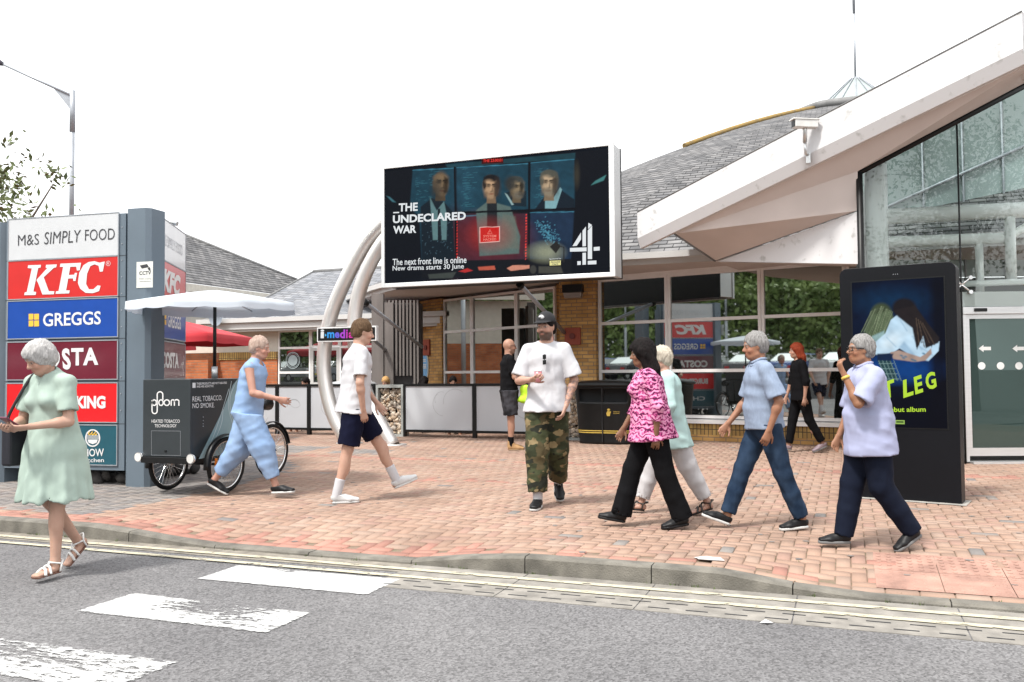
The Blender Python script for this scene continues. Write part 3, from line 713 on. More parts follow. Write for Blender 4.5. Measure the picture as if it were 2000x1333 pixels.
# oval blue sign
ov = thing('oval_sign', tuple(pl_p2.P(.3, 1.2)), 'pale blue oval notice on the left brick pier', 'sign')
def ell(pl, cu_, cz, ru, rz, o, n=32): return [pl.P(cu_+ru*math.cos(2*math.pi*i/n), cz+rz*math.sin(2*math.pi*i/n), o) for i in range(n)]
cu_, cz_ = pl_p2.uz(833, 716)
cu_ = .27
b_ = MB(); b_.prism(ell(pl_p2, cu_, cz_, .17, .38, .01), pl_p2.n*.02); b_.build('backing', mat('sign_cream', (.6, .58, .5), .6), ov)
b_ = MB(); b_.prism(ell(pl_p2, cu_, cz_, .145, .345, .032), pl_p2.n*.004); b_.build('face', mat('sign_blue', (.16, .37, .62), .5), ov)
b_ = MB()
for (dz, w_) in ((.17, .07), (.13, .07), (.04, .09), (0, .09), (-.04, .10)): b_.pbox(pl_p2, cu_-w_, cu_+w_, cz_+dz-.012, cz_+dz+.012, .037, .039)
b_.build('print', M['txt_white'], ov)

# ================================================================== SHOP WING ON THE LEFT
shop = thing('shop_wing', (-14, 20, 0), 'low shop wing with grey slate roof, white fascia and orange brick wall', 'building')
SV = Plane((-22, 20.0), (-9.0, 20.0))
su = lambda px, py=700: gv(px, py, 20.0)[0]+22
eL = gv(392, 640, 19.5); eR = gv(770, 616, 19.5); ez = 2.78
rL = gv(613, 531, 24.5); rR = gv(780, 522, 24.5); rz_ = rL[2]
rf = MB(); bl = (eL[0]+1.2, 29.5)
A = (eL[0], 19.5, ez); B = (-9.2, 19.5, ez); C_ = (-9.2, 24.5, rz_); D_ = (rL[0], 24.5, rz_)
md = lambda p, q, t, dz: tuple(np.array(p)*(1-t)+np.array(q)*t+np.array([0, 0, dz]))
A2, B2 = md(A, D_, .45, -.18), md(B, C_, .45, -.18)
rf.quad(A, B, B2, A2); rf.quad(A2, B2, C_, D_)
rf.poly([(eL[0], 29.5, ez), A, A2, D_]); rf.quad(D_, C_, (-9.2, 29.5, ez), (eL[0]+3, 29.5, ez))
shroof = rf.build('roof', M['slate'], shop)
rg = MB(); rg.tube([D_, C_], .07, 8); rg.tube([A, A2, D_], .045, 8); rg.build('ridge_tile', M['lead'], shroof)
fb = MB(); fb.box((eL[0]-.1, 19.42, ez-.06), (-9.2, 19.5, ez+.06)); fb.box((eL[0]+.02, 19.5, ez-.24), (-9.2, 19.55, ez-.062)); fb.box((eL[0]+.02, 19.56, ez-.3), (-9.2, 20.0, ez-.24)); fb.build('fascia', M['white_paint'], shop)
fb = MB(); cream = mat('cream_render', (.55, .52, .46), .8, var=.06); 
w0 = su(543); 
fb.pbox(SV, 0, w0-.01, 1.93, 2.5, -.3, 0); fb.build('upper_wall', cream, shop)
fb = MB(); fb.pbox(SV, 0, w0-.01, 0, 1.72, -.3, .03); fb.build('wall', M['brick_red'], shop)
fb = MB(); fb.pbox(SV, su(430), w0-.01, 1.721, 1.929, -.3, .06); fb.build('soldier_course', M['brick_soldier'], shop)
fb = MB(); fb.pbox(SV, su(355), su(430), 0, 1.72, .035, .5); fb.build('wall', M['brick_red'], shop)
ws = [su(543), su(606), su(663), su(735), su(790)]
window(shop, SV, ws[0], ws[1], .9, 2.5, (1.35, 2.02), gm=M['glass_dim'])
window(shop, SV, ws[2], ws[3], .9, 2.5, (1.35, 2.02), gm=M['glass_dim'])
window(shop, SV, ws[3]+.004, ws[4], .9, 2.5, (1.35, 2.02), gm=M['glass_dim'])
window(shop, SV, ws[1]+.004, ws[2]-.004, 2.03, 2.5, (), gm=M['glass_dim'])
dd = window(shop, SV, ws[1]+.004, ws[2]-.004, .05, 2.02, (1.05,), fr=.09, gm=M['glass_dim'], fm=M['white_paint']); dd.name = 'door'
fb = MB(); fb.pbox(SV, ws[0], ws[4], .0, .03, -.3, 0); fb.pbox(SV, ws[0], ws[1], .0, .88, -.3, -.02); fb.pbox(SV, ws[2], ws[4], .0, .88, -.3, -.02); fb.build('wall', M['brick_red'], shop)
# etched roundels on the shop windows
for px in (572, 712):
    cu_, cz_ = SV.uz(px, 705); cz_ = 1.68; rb = MB(); fn = lambda x, y: SV.P(x, y, .002)
    for r_, w_ in ((.22, .02), (.185, .01)): ribbon(rb, fn, [(cu_+r_*math.cos(2*math.pi*i/28), cz_+r_*math.sin(2*math.pi*i/28)) for i in range(28)], w_, closed=True)
    rb.poly([fn(cu_+.15*math.cos(2*math.pi*i/28), cz_+.15*math.sin(2*math.pi*i/28)) for i in range(28)])
    rb.build('window_sticker', mat('etched_vinyl', (.30, .36, .38), .6), shop)
# taller block behind
blk = thing('rear_block', (-22, 30, 0), 'taller block with a weathered grey slate hip roof behind the shop wing', 'building')
a_ = gd(250, 533, 26); b_2 = gd(640, 592, 36); t_ = gd(250, 425, 32); t2 = gd(352, 456, 33); e2 = gd(705, 583, 38.5)
zE = (a_[2]+b_2[2])/2
rf = MB(); A = np.array([a_[0], a_[1], zE]); B = np.array([b_2[0], b_2[1], zE]); T2 = t2; E2 = np.array([e2[0], e2[1], zE])
T1 = gd(200, 452, 33)
Aext = A+(A-B)*.5
rf.poly([Aext, A, B, T2]); rf.poly([Aext, T2, T1]); rf.poly([B, E2, T2])
blr = rf.build('roof', M['slate_dark'], blk)
bp_ = Plane((Aext[0], Aext[1]), (B[0], B[1]))
fb = MB(); fb.pbox(bp_, 0, bp_.L, zE-.28, zE-.02, -.1, .06); fb.build('fascia', mat('cream_gutter', (.6, .57, .5), .6), blk)
fb = MB(); fb.pbox(bp_, .2, bp_.L-.3, 2.4, zE-.28, -.9, -.5); fb.build('upper_wall', cream, blk)
fb = MB(); fb.pbox(bp_, .2, bp_.L-.3, 0, 2.39, -.9, -.48); fb.build('wall', M['brick_red'], blk)
rg = MB(); rg.tube([T2, E2], .07, 8); rg.tube([T2, T1], .07, 8); rg.build('ridge_tile', M['lead'], blr)
# security flood on the tower side / roof corner
q = gd(338, 437, 12.2)
fl = thing('security_light', tuple(q), 'small silver floodlight above the far end of the sign tower', 'light')
b_ = MB(); b_.tube([q-np.array([.07, .02, -.03]), q+np.array([.06, .02, -.005])], .035, 10); b_.build('head', M['alu'], fl)
b_ = MB(); b_.tube([q-np.array([.0, 0, .02]), q-np.array([.0, 0, .17])], .012, 6); b_.build('bracket', M['galv'], fl)
# satellite dish
q = gv(424, 622, 19.3)
ds = thing('satellite_dish', tuple(q), 'grey satellite dish on the shop eaves behind the parasol', 'dish')
b_ = MB(); pr_ = [(.001, 0)]+[(.02+.2*i/8, -.06*(i/8)**2) for i in range(1, 9)]; b_.lathe(pr_, tuple(q), 20, axis='y'); b_.build('dish', mat('dish_grey', (.2, .23, .27), .5), ds)
b_ = MB(); b_.tube([q, q+np.array([0, .35, .05])], .02, 6); b_.build('arm', M['galv'], ds)
# ================================================================== ENTRANCE CANOPY
can = thing('entrance_canopy', (-1, 13.5, 0), 'white triangular canopy rising steeply over the glass entrance', 'canopy')
TL, BL_, TR, BR_ = gd(1245, 415, 14.6), gd(1245, 485, 14.6), gd(1996, 22, 10.2), gd(1999, 122, 10.2)
TL[:2] = BL_[:2] = (TL[:2]+BL_[:2])/2; TR[:2] = BR_[:2] = (TR[:2]+BR_[:2])/2
ax = (TR-TL); nrm = np.cross(ax, (0, 0, 1.)); nrm /= np.linalg.norm(nrm)   # outward, towards the camera
if nrm @ (CC-TL) < 0: nrm = -nrm
b_ = MB(); lip = .10
def fpt(t, z0): return TL*(1-t)+TR*t if z0 else BL_*(1-t)+BR_*t
e_ = .16
b_.hexa([BL_+(0, 0, e_), BR_+(0, 0, e_), BR_-nrm*.08+(0, 0, e_), BL_-nrm*.08+(0, 0, e_), TL, TR, TR-nrm*.08, TL-nrm*.08])
b_.hexa([BL_-nrm*.07, BR_-nrm*.07, BR_-nrm*.14, BL_-nrm*.14, BL_+(0, 0, e_-.001), BR_+(0, 0, e_-.001), BR_-nrm*.14+(0, 0, e_-.001), BL_-nrm*.14+(0, 0, e_-.001)])
b_.build('fascia', M['canopy_white'], can)
P2 = gd(1318, 457, 0); 
def on_seg(px, py, A, B):
    best = min(np.linspace(0, 1, 400), key=lambda t: abs(proj(A*(1-t)+B*t)[0]-px)); return A*(1-best)+B*best
P2 = on_seg(1318, 457, BL_-nrm*.141, BR_-nrm*.141)
T = gd(1397, 510, 14.7); W1 = gd(1675, 412, 12.25); W2 = gd(1675, 335, 12.1); G2 = gd(2000, 163, 11.85)
G3 = G2 + (G2-W2)*.35
BRi = BR_-nrm*.141
b_ = MB(); b_.add([P2, BRi, T, W1, W2, G2], [(0, 3, 2), (0, 4, 3), (0, 1, 4), (1, 5, 4)])
b_.poly([P2+(0, 0, .0), T, T+(0, 0, .05), P2+(0, 0, .05)])
b_.build('soffit', M['soffit'], can)
b_ = MB(); b_.tube([TL+nrm*.0+(0, 0, .006), TR+(0, 0, .006)], .011, 6); b_.build('drip_edge', M['lead'], can)
b_ = MB(); b_.tube([P2, T], .02, 6); b_.tube([T, W1], .008, 5); b_.build('edge_trim', M['lead'], can)
# roof slab over the soffit
b_ = MB(); b_.add([TL-nrm*.081-(0, 0, .06), TR-nrm*.081-(0, 0, .06), G2+(.3, 1.5, .75), W2+(-1.4, 2.2, .55), T+(-.5, .8, .5)], [(0, 1, 2, 3, 4)]); b_.build('roof', M['lead'], can)
# white side panel between the low tip and the glass
W3 = gd(1675, 516, 12.25); T3 = T+(0, 0, -.02)
pn = np.cross(W1-T, (0, 0, 1.)); pn /= np.linalg.norm(pn)
if pn @ (CC-T) < 0: pn = -pn
b_ = MB(); b_.prism([T3+np.array([.05, -.05, 0]), W3, W1-(0, 0, .01)], -pn*.06); b_.build('side_panel', M['canopy_white'], can)
b_ = MB(); b_.quad(T3, W3, W3+np.array([0, 4.2, .4]), T3+np.array([.4, 2.4, .0])); b_.build('soffit', M['soffit'], can)
# return of the canopy at its peak
b_ = MB(); b_.prism([gd(1980, 122, 10.5), gd(1998, 163, 11.2), gd(2012, 150, 10.9), gd(2004, 105, 10.3)], np.array([.12, .05, 0])); b_.build('peak_return', M['canopy_white'], can)

# ================================================================== GLASS LOBBY
lob = thing('glass_lobby', (1.5, 13.5, 0), 'frameless glass entrance lobby with white tubular frame and sliding doors', 'entrance')
GP = Plane(tuple(gz(1676, 905)[:2]*0+np.array([.19, 13.02])), tuple(gz(2000, 905)[:2]))
gu = lambda x, y: GP.uz(x, y)
def pz(u, z, o=0): return GP.P(u, z, o)
a0 = gu(1677, 338); a1 = gu(1868, 236); a2 = gu(2000, 168); s_b = gu(1885, 905)
L2 = a2[0]+ (a2[0]-a1[0])*1.0; z2_ = a2[1]+(a2[1]-a1[1])*1.0
b_ = MB(); b_.add([pz(a0[0], 0), pz(s_b[0], 0), pz(s_b[0], a1[1]), pz(a0[0], a0[1])], [(0, 1, 2, 3)])
b_.build('glass_sheet', M['lobby_glass'], lob)
doorx0 = gu(1880, 700)[0]; dz1 = gu(1885, 614)[1]
b_ = MB(); b_.add([pz(s_b[0]+.012, dz1), pz(L2, dz1), pz(L2, z2_), pz(s_b[0]+.012, a1[1])], [(0, 1, 2, 3)]); b_.build('glass_sheet', M['lobby_glass'], lob)
b_ = MB(); b_.tube([pz(s_b[0]+.006, 0, .01), pz(s_b[0]+.006, a1[1], .01)], .013, 6); b_.tube([pz(a0[0], a0[1], .02), pz(L2, z2_, .02)], .045, 6)
b_.tube([pz(a0[0], 0, .02), pz(a0[0], a0[1], .02)], .05, 6); b_.build('seal', M['black_metal'], lob)
# tubes behind the glass
def tb(px0, py0, px1, py1, o, r, name='tube', mb=None):
    pl = Plane(tuple(GP.P(0, 0, o)[:2]), tuple(GP.P(5, 0, o)[:2])); A = pl.hit(px0, py0); B = pl.hit(px1, py1); return A, B
b_ = MB()
A, B = tb(1709, 300, 1709, 700, -.5, 0); B[0], B[1] = A[0], A[1]; B[2] = 0; A[2] = gu(1700, 325)[1]+.3; b_.tube([A, B], .155, 20); b_.build('column', M['steel_white'], lob)
b_ = MB()
for (x0, y0, x1, y1, o, r) in ((1712, 425, 2040, 408, -.5, .115), (1712, 474, 1965, 466, -.6, .085), (1860, 556, 2040, 549, -.3, .045)):
    A, B = tb(x0, y0, x1, y1, o, r); b_ = MB(); b_.tube([A, B], r, 16); b_.build('rail', M['steel_white'], lob)
for (x, y0, y1, o, r) in ((1972, 425, 552, -.5, .072), (1912, 474, 590, -.6, .055)):
    A, B = tb(x, y0, x, y1, o, r); B[0], B[1] = A[0], A[1]; b_ = MB(); b_.tube([A, B], r, 16); b_.build('upright', M['steel_white'], lob)
A, B = tb(1965, 466, 2010, 440, -.6, 0); b_ = MB(); b_.tube([A, B], .06, 12); b_.build('rail', M['steel_white'], lob)
def bar(px0, py0, px1, py1, o0, o1, m_, name, par=lob):
    u0, z0 = gu(px0, py1); u1, z1 = gu(px1, py0); b_ = MB(); b_.pbox(GP, u0, u1, z0, z1, o0, o1); return b_.build(name, m_, par, bevel=.004)
u_s = s_b[0]
hb = MB()
zA = gu(1900, 570)[1]; zB = gu(1900, 582)[1]; zC = gu(1900, 600)[1]; zD = gu(1900, 614)[1]
hb.pbox(GP, u_s+.02, L2, zC+.005, zA, -.30, -.02); hb.build('lintel', M['steel_white'], lob, bevel=.004)
hb = MB(); hb.pbox(GP, u_s+.02, L2, zD, zC, -.28, .012); hb.build('door_header', M['alu'], lob, bevel=.004)
hb = MB(); c0 = gu(1902, 607); hb.pbox(GP, c0[0], c0[0]+.17, c0[1]-.015, c0[1]+.03, .013, .03); hb.build('door_sensor', M['black_plastic'], lob)
# sliding doors
zt = zD-.004; zb = gu(1890, 866)[1]
dl = gu(1882, 700)[0]; dr = L2
hb = MB(); hb.pbox(GP, dl, dl+.05, 0.02, zt, -.1, 0); hb.build('jamb', M['alu'], lob)
def door(u0, u1, nm='sliding_door'):
    f = MB(); w = .05; f.pbox(GP, u0, u0+w, .1, zt, -.07, -.02); f.pbox(GP, u1-w, u1, .1, zt, -.07, -.02); f.pbox(GP, u0+w, u1-w, .1, .1+.11, -.07, -.021); f.pbox(GP, u0+w, u1-w, zt-.06, zt, -.07, -.021)
    d = f.build(nm, M['alu'], lob)
    g_ = MB(); g_.quad(pz(u0+w, .21, -.04), pz(u1-w, .21, -.04), pz(u1-w, zt-.06, -.04), pz(u0+w, zt-.06, -.04)); g_.build('pane', M['inner_glass'], d)
    mk = MB()
    return d
L2 = max(L2, dl+2.75)
d1 = door(dl+.052, dl+.052+1.15); d2 = door(dl+1.21, dl+2.36)
hb = MB(); hb.pbox(GP, dl+2.37, dl+2.42, .02, zt, -.1, 0); hb.build('jamb', M['alu'], lob)
frosted = mat('frosted_sticker', (.62, .64, .63), .6)
for (px, py) in ((1920, 715), (1957, 715), (1993, 715)):
    c = gu(px, py); n = 24; rr = .052
    st = MB(); st.poly([pz(c[0]+rr*math.cos(2*math.pi*i/n), c[1]+rr*math.sin(2*math.pi*i/n), -.036) for i in range(n)]); st.build('sticker', frosted, d1)
for px in (1926, 1992):
    c = gu(px, 681); s_ = .085
    pts = [(-1, 0), (-.2, .62), (-.2, .3), (1, .3), (1, -.3), (-.2, -.3), (-.2, -.62)]
    st = MB(); st.poly([pz(c[0]+x*s_, c[1]+y*s_*.95, -.036) for x, y in pts][::-1]); st.build('arrow', frosted, d1)
hb = MB(); hb.pbox(GP, dl+.05, L2, -.0, .03, -.9, .10); hb.build('threshold', M['alu'], lob)
hb = MB(); hb.pbox(GP, dl+.05, L2, .031, .036, -.8, -.1); hb.build('entrance_mat', mat('grey_mat', (.09, .085, .08), .95, var=.4, scale=40), lob)
# spider fitting
sp = MB(); c = pz(u_s+.006, gu(1886, 557)[1], .03)
for dx, dz in ((-.10, .09), (.12, .10), (-.10, -.08), (.12, -.10)): e = c+GP.t*dx+np.array([0, 0, dz]); sp.tube([c, e], .012, 6); sp.tube([e-GP.n*.03, e+GP.n*.015], .028, 10)
sp.build('spider_fitting', M['chrome'], lob)
# lobby interior: back wall glazing, floor
bkp = Plane(tuple(GP.P(1.35, 0, -3.2)[:2]), tuple(GP.P(7.6, 0, -3.2)[:2]))
b_ = MB(); b_.prism([GP.P(.03, 0, -.08), GP.P(.03, 4.0, -.08), bkp.P(-.08, 4.0, .1), bkp.P(-.08, 0, .1)], np.array([.06, 0, 0])); b_.build('side_wall', M['white_paint'], lob)
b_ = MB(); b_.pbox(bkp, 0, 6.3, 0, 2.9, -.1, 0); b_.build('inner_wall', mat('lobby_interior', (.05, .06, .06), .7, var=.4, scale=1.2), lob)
b_ = MB(); b_.quad(bkp.P(-.3, 2.91), bkp.P(4.6, 2.91), bkp.P(4.6, 7.3), bkp.P(-.3, 5.1)); b_.build('inner_glazing', M['inner_light'], lob)
b_ = MB(); up3 = np.array([0, 0, .0]); b_.quad(W2+(.02, .05, .02), G3+(0, .05, .02), bkp.P(4.6, 7.25, .05), bkp.P(-.2, 4.95, .05)); b_.build('glass_roof', M['roof_glass'], lob)
b_ = MB()
for k in range(6): b_.tube([bkp.P(.3+k*.7, 2.9, .03), bkp.P(.3+k*.7, 5.2+k*.3, .03)], .02, 6)
for z in (3.3, 3.75): b_.tube([bkp.P(0, z, .04), bkp.P(4.6, z, .04)], .03, 6)
b_.tube([bkp.P(.0, 4.0, .04), bkp.P(4.6, 6.0, .04)], .03, 6); b_.build('mullion', M['galv'], lob)
b_ = MB()
for k, du in enumerate((.55, 1.0, 1.35)):
    p0 = pz(dl+du, .04, -1.4); b_.tube([p0, p0+np.array([0, 0, 2.0])], .018, 8)
b_.build('inner_door_frame', mat('pale_green_edge', (.3, .42, .38), .4), lob)
b_ = MB(); b_.quad(pz(.06, .012, -.05), pz(L2, .012, -.05), pz(L2+1, .012, -3.2), pz(1.35, .012, -3.2)); b_.build('lobby_floor', mat('lobby_tile', (.32, .31, .30), .35, var=.15), lob)

# ================================================================== CCTV CAMERA on the canopy
t_ = .437; pc = on_seg(1578, 280, TL, TR); t_ = np.linalg.norm(pc-TL)/np.linalg.norm(TR-TL)
base = (TL*(1-t_)+TR*t_)*.25+(BL_*(1-t_)+BR_*t_)*.75+nrm*.02
cc = thing('security_camera', tuple(base), 'white box security camera on a bracket fixed to the white canopy fascia', 'camera')
hd = gd(1572, 243, (base-CC) @ CF - .15)
b_ = MB(); b_.tube([base, base+nrm*.06, base+nrm*.08+(0, 0, .16)], .022, 8); b_.tube([base+nrm*.08+(0, 0, .16), hd-(0, 0, .03)], .03, 8)
b_.box(tuple(base-(.03, .01, .12)), tuple(base+(.03, .03, .02))); b_.build('bracket', M['alu'], cc)
fw = -CR*.97+np.array([0, -.2, -.02]); fw /= np.linalg.norm(fw); sdv = np.cross(fw, (0, 0, 1.)); sdv /= np.linalg.norm(sdv); upv = np.cross(sdv, fw)
def obox(c, a, b, cc_, la, lb, lc): 
    P = []
    for z in (-1, 1):
        for (x, y) in ((-1, -1), (1, -1), (1, 1), (-1, 1)): P.append(np.array(c)+np.array(a)*x*la+np.array(b)*y*lb+np.array(cc_)*z*lc)
    return P
b_ = MB(); b_.hexa(obox(hd, fw, sdv, upv, .17, .06, .055)); b_.build('housing', mat('camera_white', (.62, .62, .60), .45), cc, bevel=.01)
b_ = MB(); b_.hexa(obox(hd+upv*.062, fw, sdv, upv, .20, .068, .008)); b_.build('hood', mat('camera_hood', (.66, .66, .64), .45), cc)
b_ = MB(); b_.hexa(obox(hd+fw*.172, fw, sdv, upv, .004, .048, .042)); b_.build('lens_window', M['black_plastic'], cc)

# ================================================================== DIGITAL KIOSK
KP = Plane((-.05, 9.70), (1.012, 9.44))
ks = thing('advertising_totem', tuple(KP.P(.54, 0)), 'tall black digital advertising totem with a dark blue poster of two embracing people', 'totem')
W_, H_ = KP.L, 2.36
rad = .075; pts = [(0, .0), (W_, .0)] + [(W_-rad+rad*math.cos(R_(a)), H_-rad+rad*math.sin(R_(a))) for a in range(0, 91, 15)] + [(rad+rad*math.cos(R_(a)), H_-rad+rad*math.sin(R_(a))) for a in range(90, 181, 15)]
b_ = MB(); b_.prism([KP.P(u, z) for u, z in pts], -KP.n*.24); b_.build('case', M['kiosk_black'], ks, bevel=.004)
k0 = KP.uz(1666, 552); k1 = KP.uz(1846, 836); SX0, SX1 = KP.uz(1667, 700)[0], KP.uz(1847, 700)[0]; SZ0 = KP.uz(1755, 835)[1]; SZ1 = KP.uz(1755, 547)[1]
b_ = MB(); b_.pbox(KP, SX0-.012, SX1+.012, SZ0-.012, SZ1+.012, .001, .004); b_.build('screen_bezel', M['black_plastic'], ks)
b_ = MB(); p_ = KP.P(W_/2-.09, .0, .03); b_.quad(KP.P(-.04, .006, .10), KP.P(W_+.05, .006, .10), KP.P(W_+.05, .006, -.3), KP.P(-.04, .006, -.3)); b_.build('base_slab', M['concrete'], ks)
b_ = MB(); 
for i in range(3): c = KP.P(W_/2+.02*i-.02, H_-.09, .002); b_.tube([c, c+KP.n*.002], .004, 6)
b_.build('sensor', M['galv'], ks)
# painted pictures: fields of colour computed over a fine grid
class Pic:
    def __init__(s, pl, u0, u1, z0, z1, nx, ny, o, crop, sc):
        s.nx, s.ny = nx, ny
        U_, Z_ = np.meshgrid(np.linspace(u0, u1, nx), np.linspace(z0, z1, ny), indexing='ij')
        s.V = pl.a + s_outer(U_.ravel(), pl.t) + s_outer(Z_.ravel(), np.array([0, 0, 1.])) + pl.n*o
        q = s.V-CC; D = q @ CF
        s.x = ((1000+FPX*(q @ CR)/D)-crop[0])*sc; s.y = ((666.5-FPX*(q @ CU)/D)-crop[1])*sc
        s.c = np.zeros((nx*ny, 3)); s.rng = np.random.default_rng(4)
    def mix(s, a, col): s.c = s.c*(1-a[:, None])+np.array(col)*a[:, None]
    def ell(s, cx, cy, rx, ry, col, ang=0, soft=.15, op=1.0):
        a = R_(ang); dx, dy = s.x-cx, s.y-cy; X = dx*math.cos(a)+dy*math.sin(a); Y = -dx*math.sin(a)+dy*math.cos(a)
        d = np.sqrt((X/rx)**2+(Y/ry)**2); s.mix(np.clip((1+soft-d)/(2*soft), 0, 1)*op, col)
    def poly(s, pts, col, soft=4, op=1.0):
        inside = np.zeros(len(s.x), bool); dist = np.full(len(s.x), 1e9); n = len(pts)
        for i in range(n):
            (x1, y1), (x2, y2) = pts[i], pts[(i+1) % n]
            c = ((y1 > s.y) != (y2 > s.y)); xi = (x2-x1)*(s.y-y1)/((y2-y1)+1e-9)+x1; inside ^= c & (s.x < xi)
            L = (x2-x1)**2+(y2-y1)**2+1e-9; t = np.clip(((s.x-x1)*(x2-x1)+(s.y-y1)*(y2-y1))/L, 0, 1)
            dist = np.minimum(dist, np.hypot(s.x-x1-t*(x2-x1), s.y-y1-t*(y2-y1)))
        sd_ = np.where(inside, dist, -dist); s.mix(np.clip(sd_/soft+.5, 0, 1)*op, col)
    def line(s, x1, y1, x2, y2, w, col, op=1.0, dash=None):
        L = (x2-x1)**2+(y2-y1)**2; t = ((s.x-x1)*(x2-x1)+(s.y-y1)*(y2-y1))/L; tc = np.clip(t, 0, 1)
        d = np.hypot(s.x-x1-tc*(x2-x1), s.y-y1-tc*(y2-y1)); a = np.clip((w-d)/max(w*.5, 1)+.5, 0, 1)*op
        if dash: a = a*((t*math.sqrt(L)/dash) % 1 < .6)
        s.mix(a, col)
    def noise(s, amp, f=.05, seed=0):
        r = np.random.default_rng(seed); n = np.zeros(len(s.x))
        for k in range(10):
            a = r.uniform(0, 6.28); ff = f*r.uniform(.5, 3); n += np.sin(s.x*ff*math.cos(a)+s.y*ff*math.sin(a)+r.uniform(0, 6.28)+1.5*np.sin(s.y*ff*.6))
        s.c = s.c*np.clip(1+amp*n/4, .2, 2)[:, None]
    def build(s, name, m_, parent): return grid_mesh(name, s.V, s.nx, s.ny, np.clip(s.c, 0, 1), m_, parent, smooth=False)
def s_outer(a, b): return a[:, None]*np.asarray(b)[None, :]
M['screen'] = emit_mat('screen_light', attr='Col', strength=.42)
kp = Pic(KP, SX0, SX1, SZ0, SZ1, 130, 200, .006, (1640, 510), 3.808)
kp.c[:] = (.001, .002, .007)
kp.ell(430, 500, 280, 300, (.002, .013, .05), soft=.8); kp.ell(400, 300, 230, 80, (.003, .03, .08), soft=.8, op=.8); kp.ell(520, 810, 200, 80, (.003, .05, .22), soft=.7); kp.poly([(680,150),(780,130),(800,1250),(680,1250)], (.0015,.002,.006), 60, .8)
kp.ell(330, 800, 200, 90, (.003, .05, .22), soft=.6)
kp.poly([(160, 520), (200, 480), (330, 560), (330, 700), (170, 700)], (.004, .012, .03), 20)
# lighter haired person
kp.ell(310, 400, 80, 85, (.05, .07, .035)); kp.poly([(235, 400), (380, 370), (420, 480), (330, 640), (240, 620), (185, 520)], (.10, .14, .075), 16)
r_k = np.random.default_rng(3)
for i in range(46): xk = r_k.uniform(235, 400); kp.line(xk, 335+abs(xk-310)*.5, 150+(xk-235)*1.15+r_k.normal(0, 12), r_k.uniform(480, 600), 2.0, tuple(np.array((.20, .25, .15))*r_k.uniform(.1, 1.6)), .55)
kp.poly([(240, 560), (330, 520), (350, 620), (300, 700), (240, 690)], (.35, .55, .60), 14, .6)
# white shirt
sh = [(430, 400), (500, 430), (590, 540), (690, 600), (742, 600), (735, 670), (660, 745), (560, 720), (445, 650), (400, 680), (290, 700), (250, 690), (270, 600), (340, 540), (380, 440)]
kp.poly(sh, (.52, .72, .88), 8); kp.ell(380, 600, 90, 50, (.72, .85, .93), -30, .6, .8); kp.poly([(445, 640), (480, 600), (560, 700), (660, 742), (540, 720)], (.25, .42, .6), 16, .6)
kp.ell(520, 540, 40, 90, (.62, .8, .93), -30, .8, .7)
for (a_, b_q, c_, d_) in ((450, 440, 500, 520), (540, 560, 610, 660), (350, 570, 420, 640), (600, 640, 690, 700)): kp.line(a_, b_q, c_, d_, 5, (.30, .48, .66), .5)
# dark hair
kp.ell(480, 350, 88, 72, (.012, .010, .012)); kp.poly([(400, 370), (560, 330), (660, 470), (740, 570), (735, 610), (640, 650), (620, 560), (575, 660), (560, 600), (540, 500), (440, 420)], (.018, .014, .015), 10)
for i in range(9): kp.line(560+i*8, 420+i*6, 572+i*19, 640-(i % 3)*16, 3.5, (.10, .07, .05) if i % 2 else (.02, .015, .014), .8)
# arm, tattoo, plaid
kp.poly([(375, 680), (440, 665), (600, 715), (640, 690), (680, 650), (685, 690), (640, 740), (560, 752), (400, 730)], (.42, .30, .25), 8)
for (x, y) in ((460, 705), (490, 712), (475, 722), (540, 735), (560, 742), (625, 690)): kp.ell(x, y, 13, 7, (.05, .16, .26), 20, .5, .8)
kp.poly([(280, 735), (380, 740), (440, 890), (340, 890)], (.02, .06, .07), 8)
for i in range(5): kp.line(290+i*28, 740, 345+i*28, 890, 2.5, (.25, .38, .36), .7)
for i in range(4): kp.line(290+i*10, 765+i*38, 400+i*14, 765+i*38, 2.5, (.22, .34, .34), .7)
kp.poly([(280, 690), (400, 690), (380, 745), (280, 740)], (.006, .02, .06), 10)
kp.noise(.10, .05, 3)
kp.build('screen_picture', M['screen'], ks)
lime = emit_mat('lime_print', (.50, .76, .05), .42)
def at_plane(pl, x, y, o): return pl.hit(x, y, o)
def seg_text(s, pl, x0, y0, x1, y1, hpx, m_, parent, o, **kw):
    'lettering whose centre line runs from pixel (x0,y0) to (x1,y1), cap height hpx'
    A, B = pl.hit(x0, y0, o), pl.hit(x1, y1, o); c = (A+B)/2; mx_, my_ = (x0+x1)/2, (y0+y1)/2
    hh = np.linalg.norm(pl.hit(mx_, my_-hpx/2, o)-pl.hit(mx_, my_+hpx/2, o))
    r = (B-A); up = np.cross(pl.n, r); up /= np.linalg.norm(up)
    if up[2] < 0: up = -up
    return text(s, parent, c, r, up, w=np.linalg.norm(r), h=hh, m_=m_, **kw)
C4 = lambda x, y: (1640+x/3.808, 510+y/3.808)
letters = [('B', 60, 1080, 190, 80), ('O', 130, 1050, 190, 78), ('O', 205, 1020, 190, 78), ('T', 290, 985, 185, 80)]
for (ch_, x, y, hh, ww) in (('B', 120, 1035, 120, 70), ('O', 200, 1010, 120, 70), ('O', 285, 985, 120, 72), ('T', 380, 950, 122, 92), ('L', 492, 948, 125, 84), ('E', 585, 920, 125, 92), ('G', 682, 890, 122, 88)):
    px, py = C4(x, y); seg_text(ch_, KP, px-ww/7.6, py+4*ww/7.6/12, px+ww/7.6, py-4*ww/7.6/12, hh/3.808, lime, ks, .010, bold=.035, shear=.38)
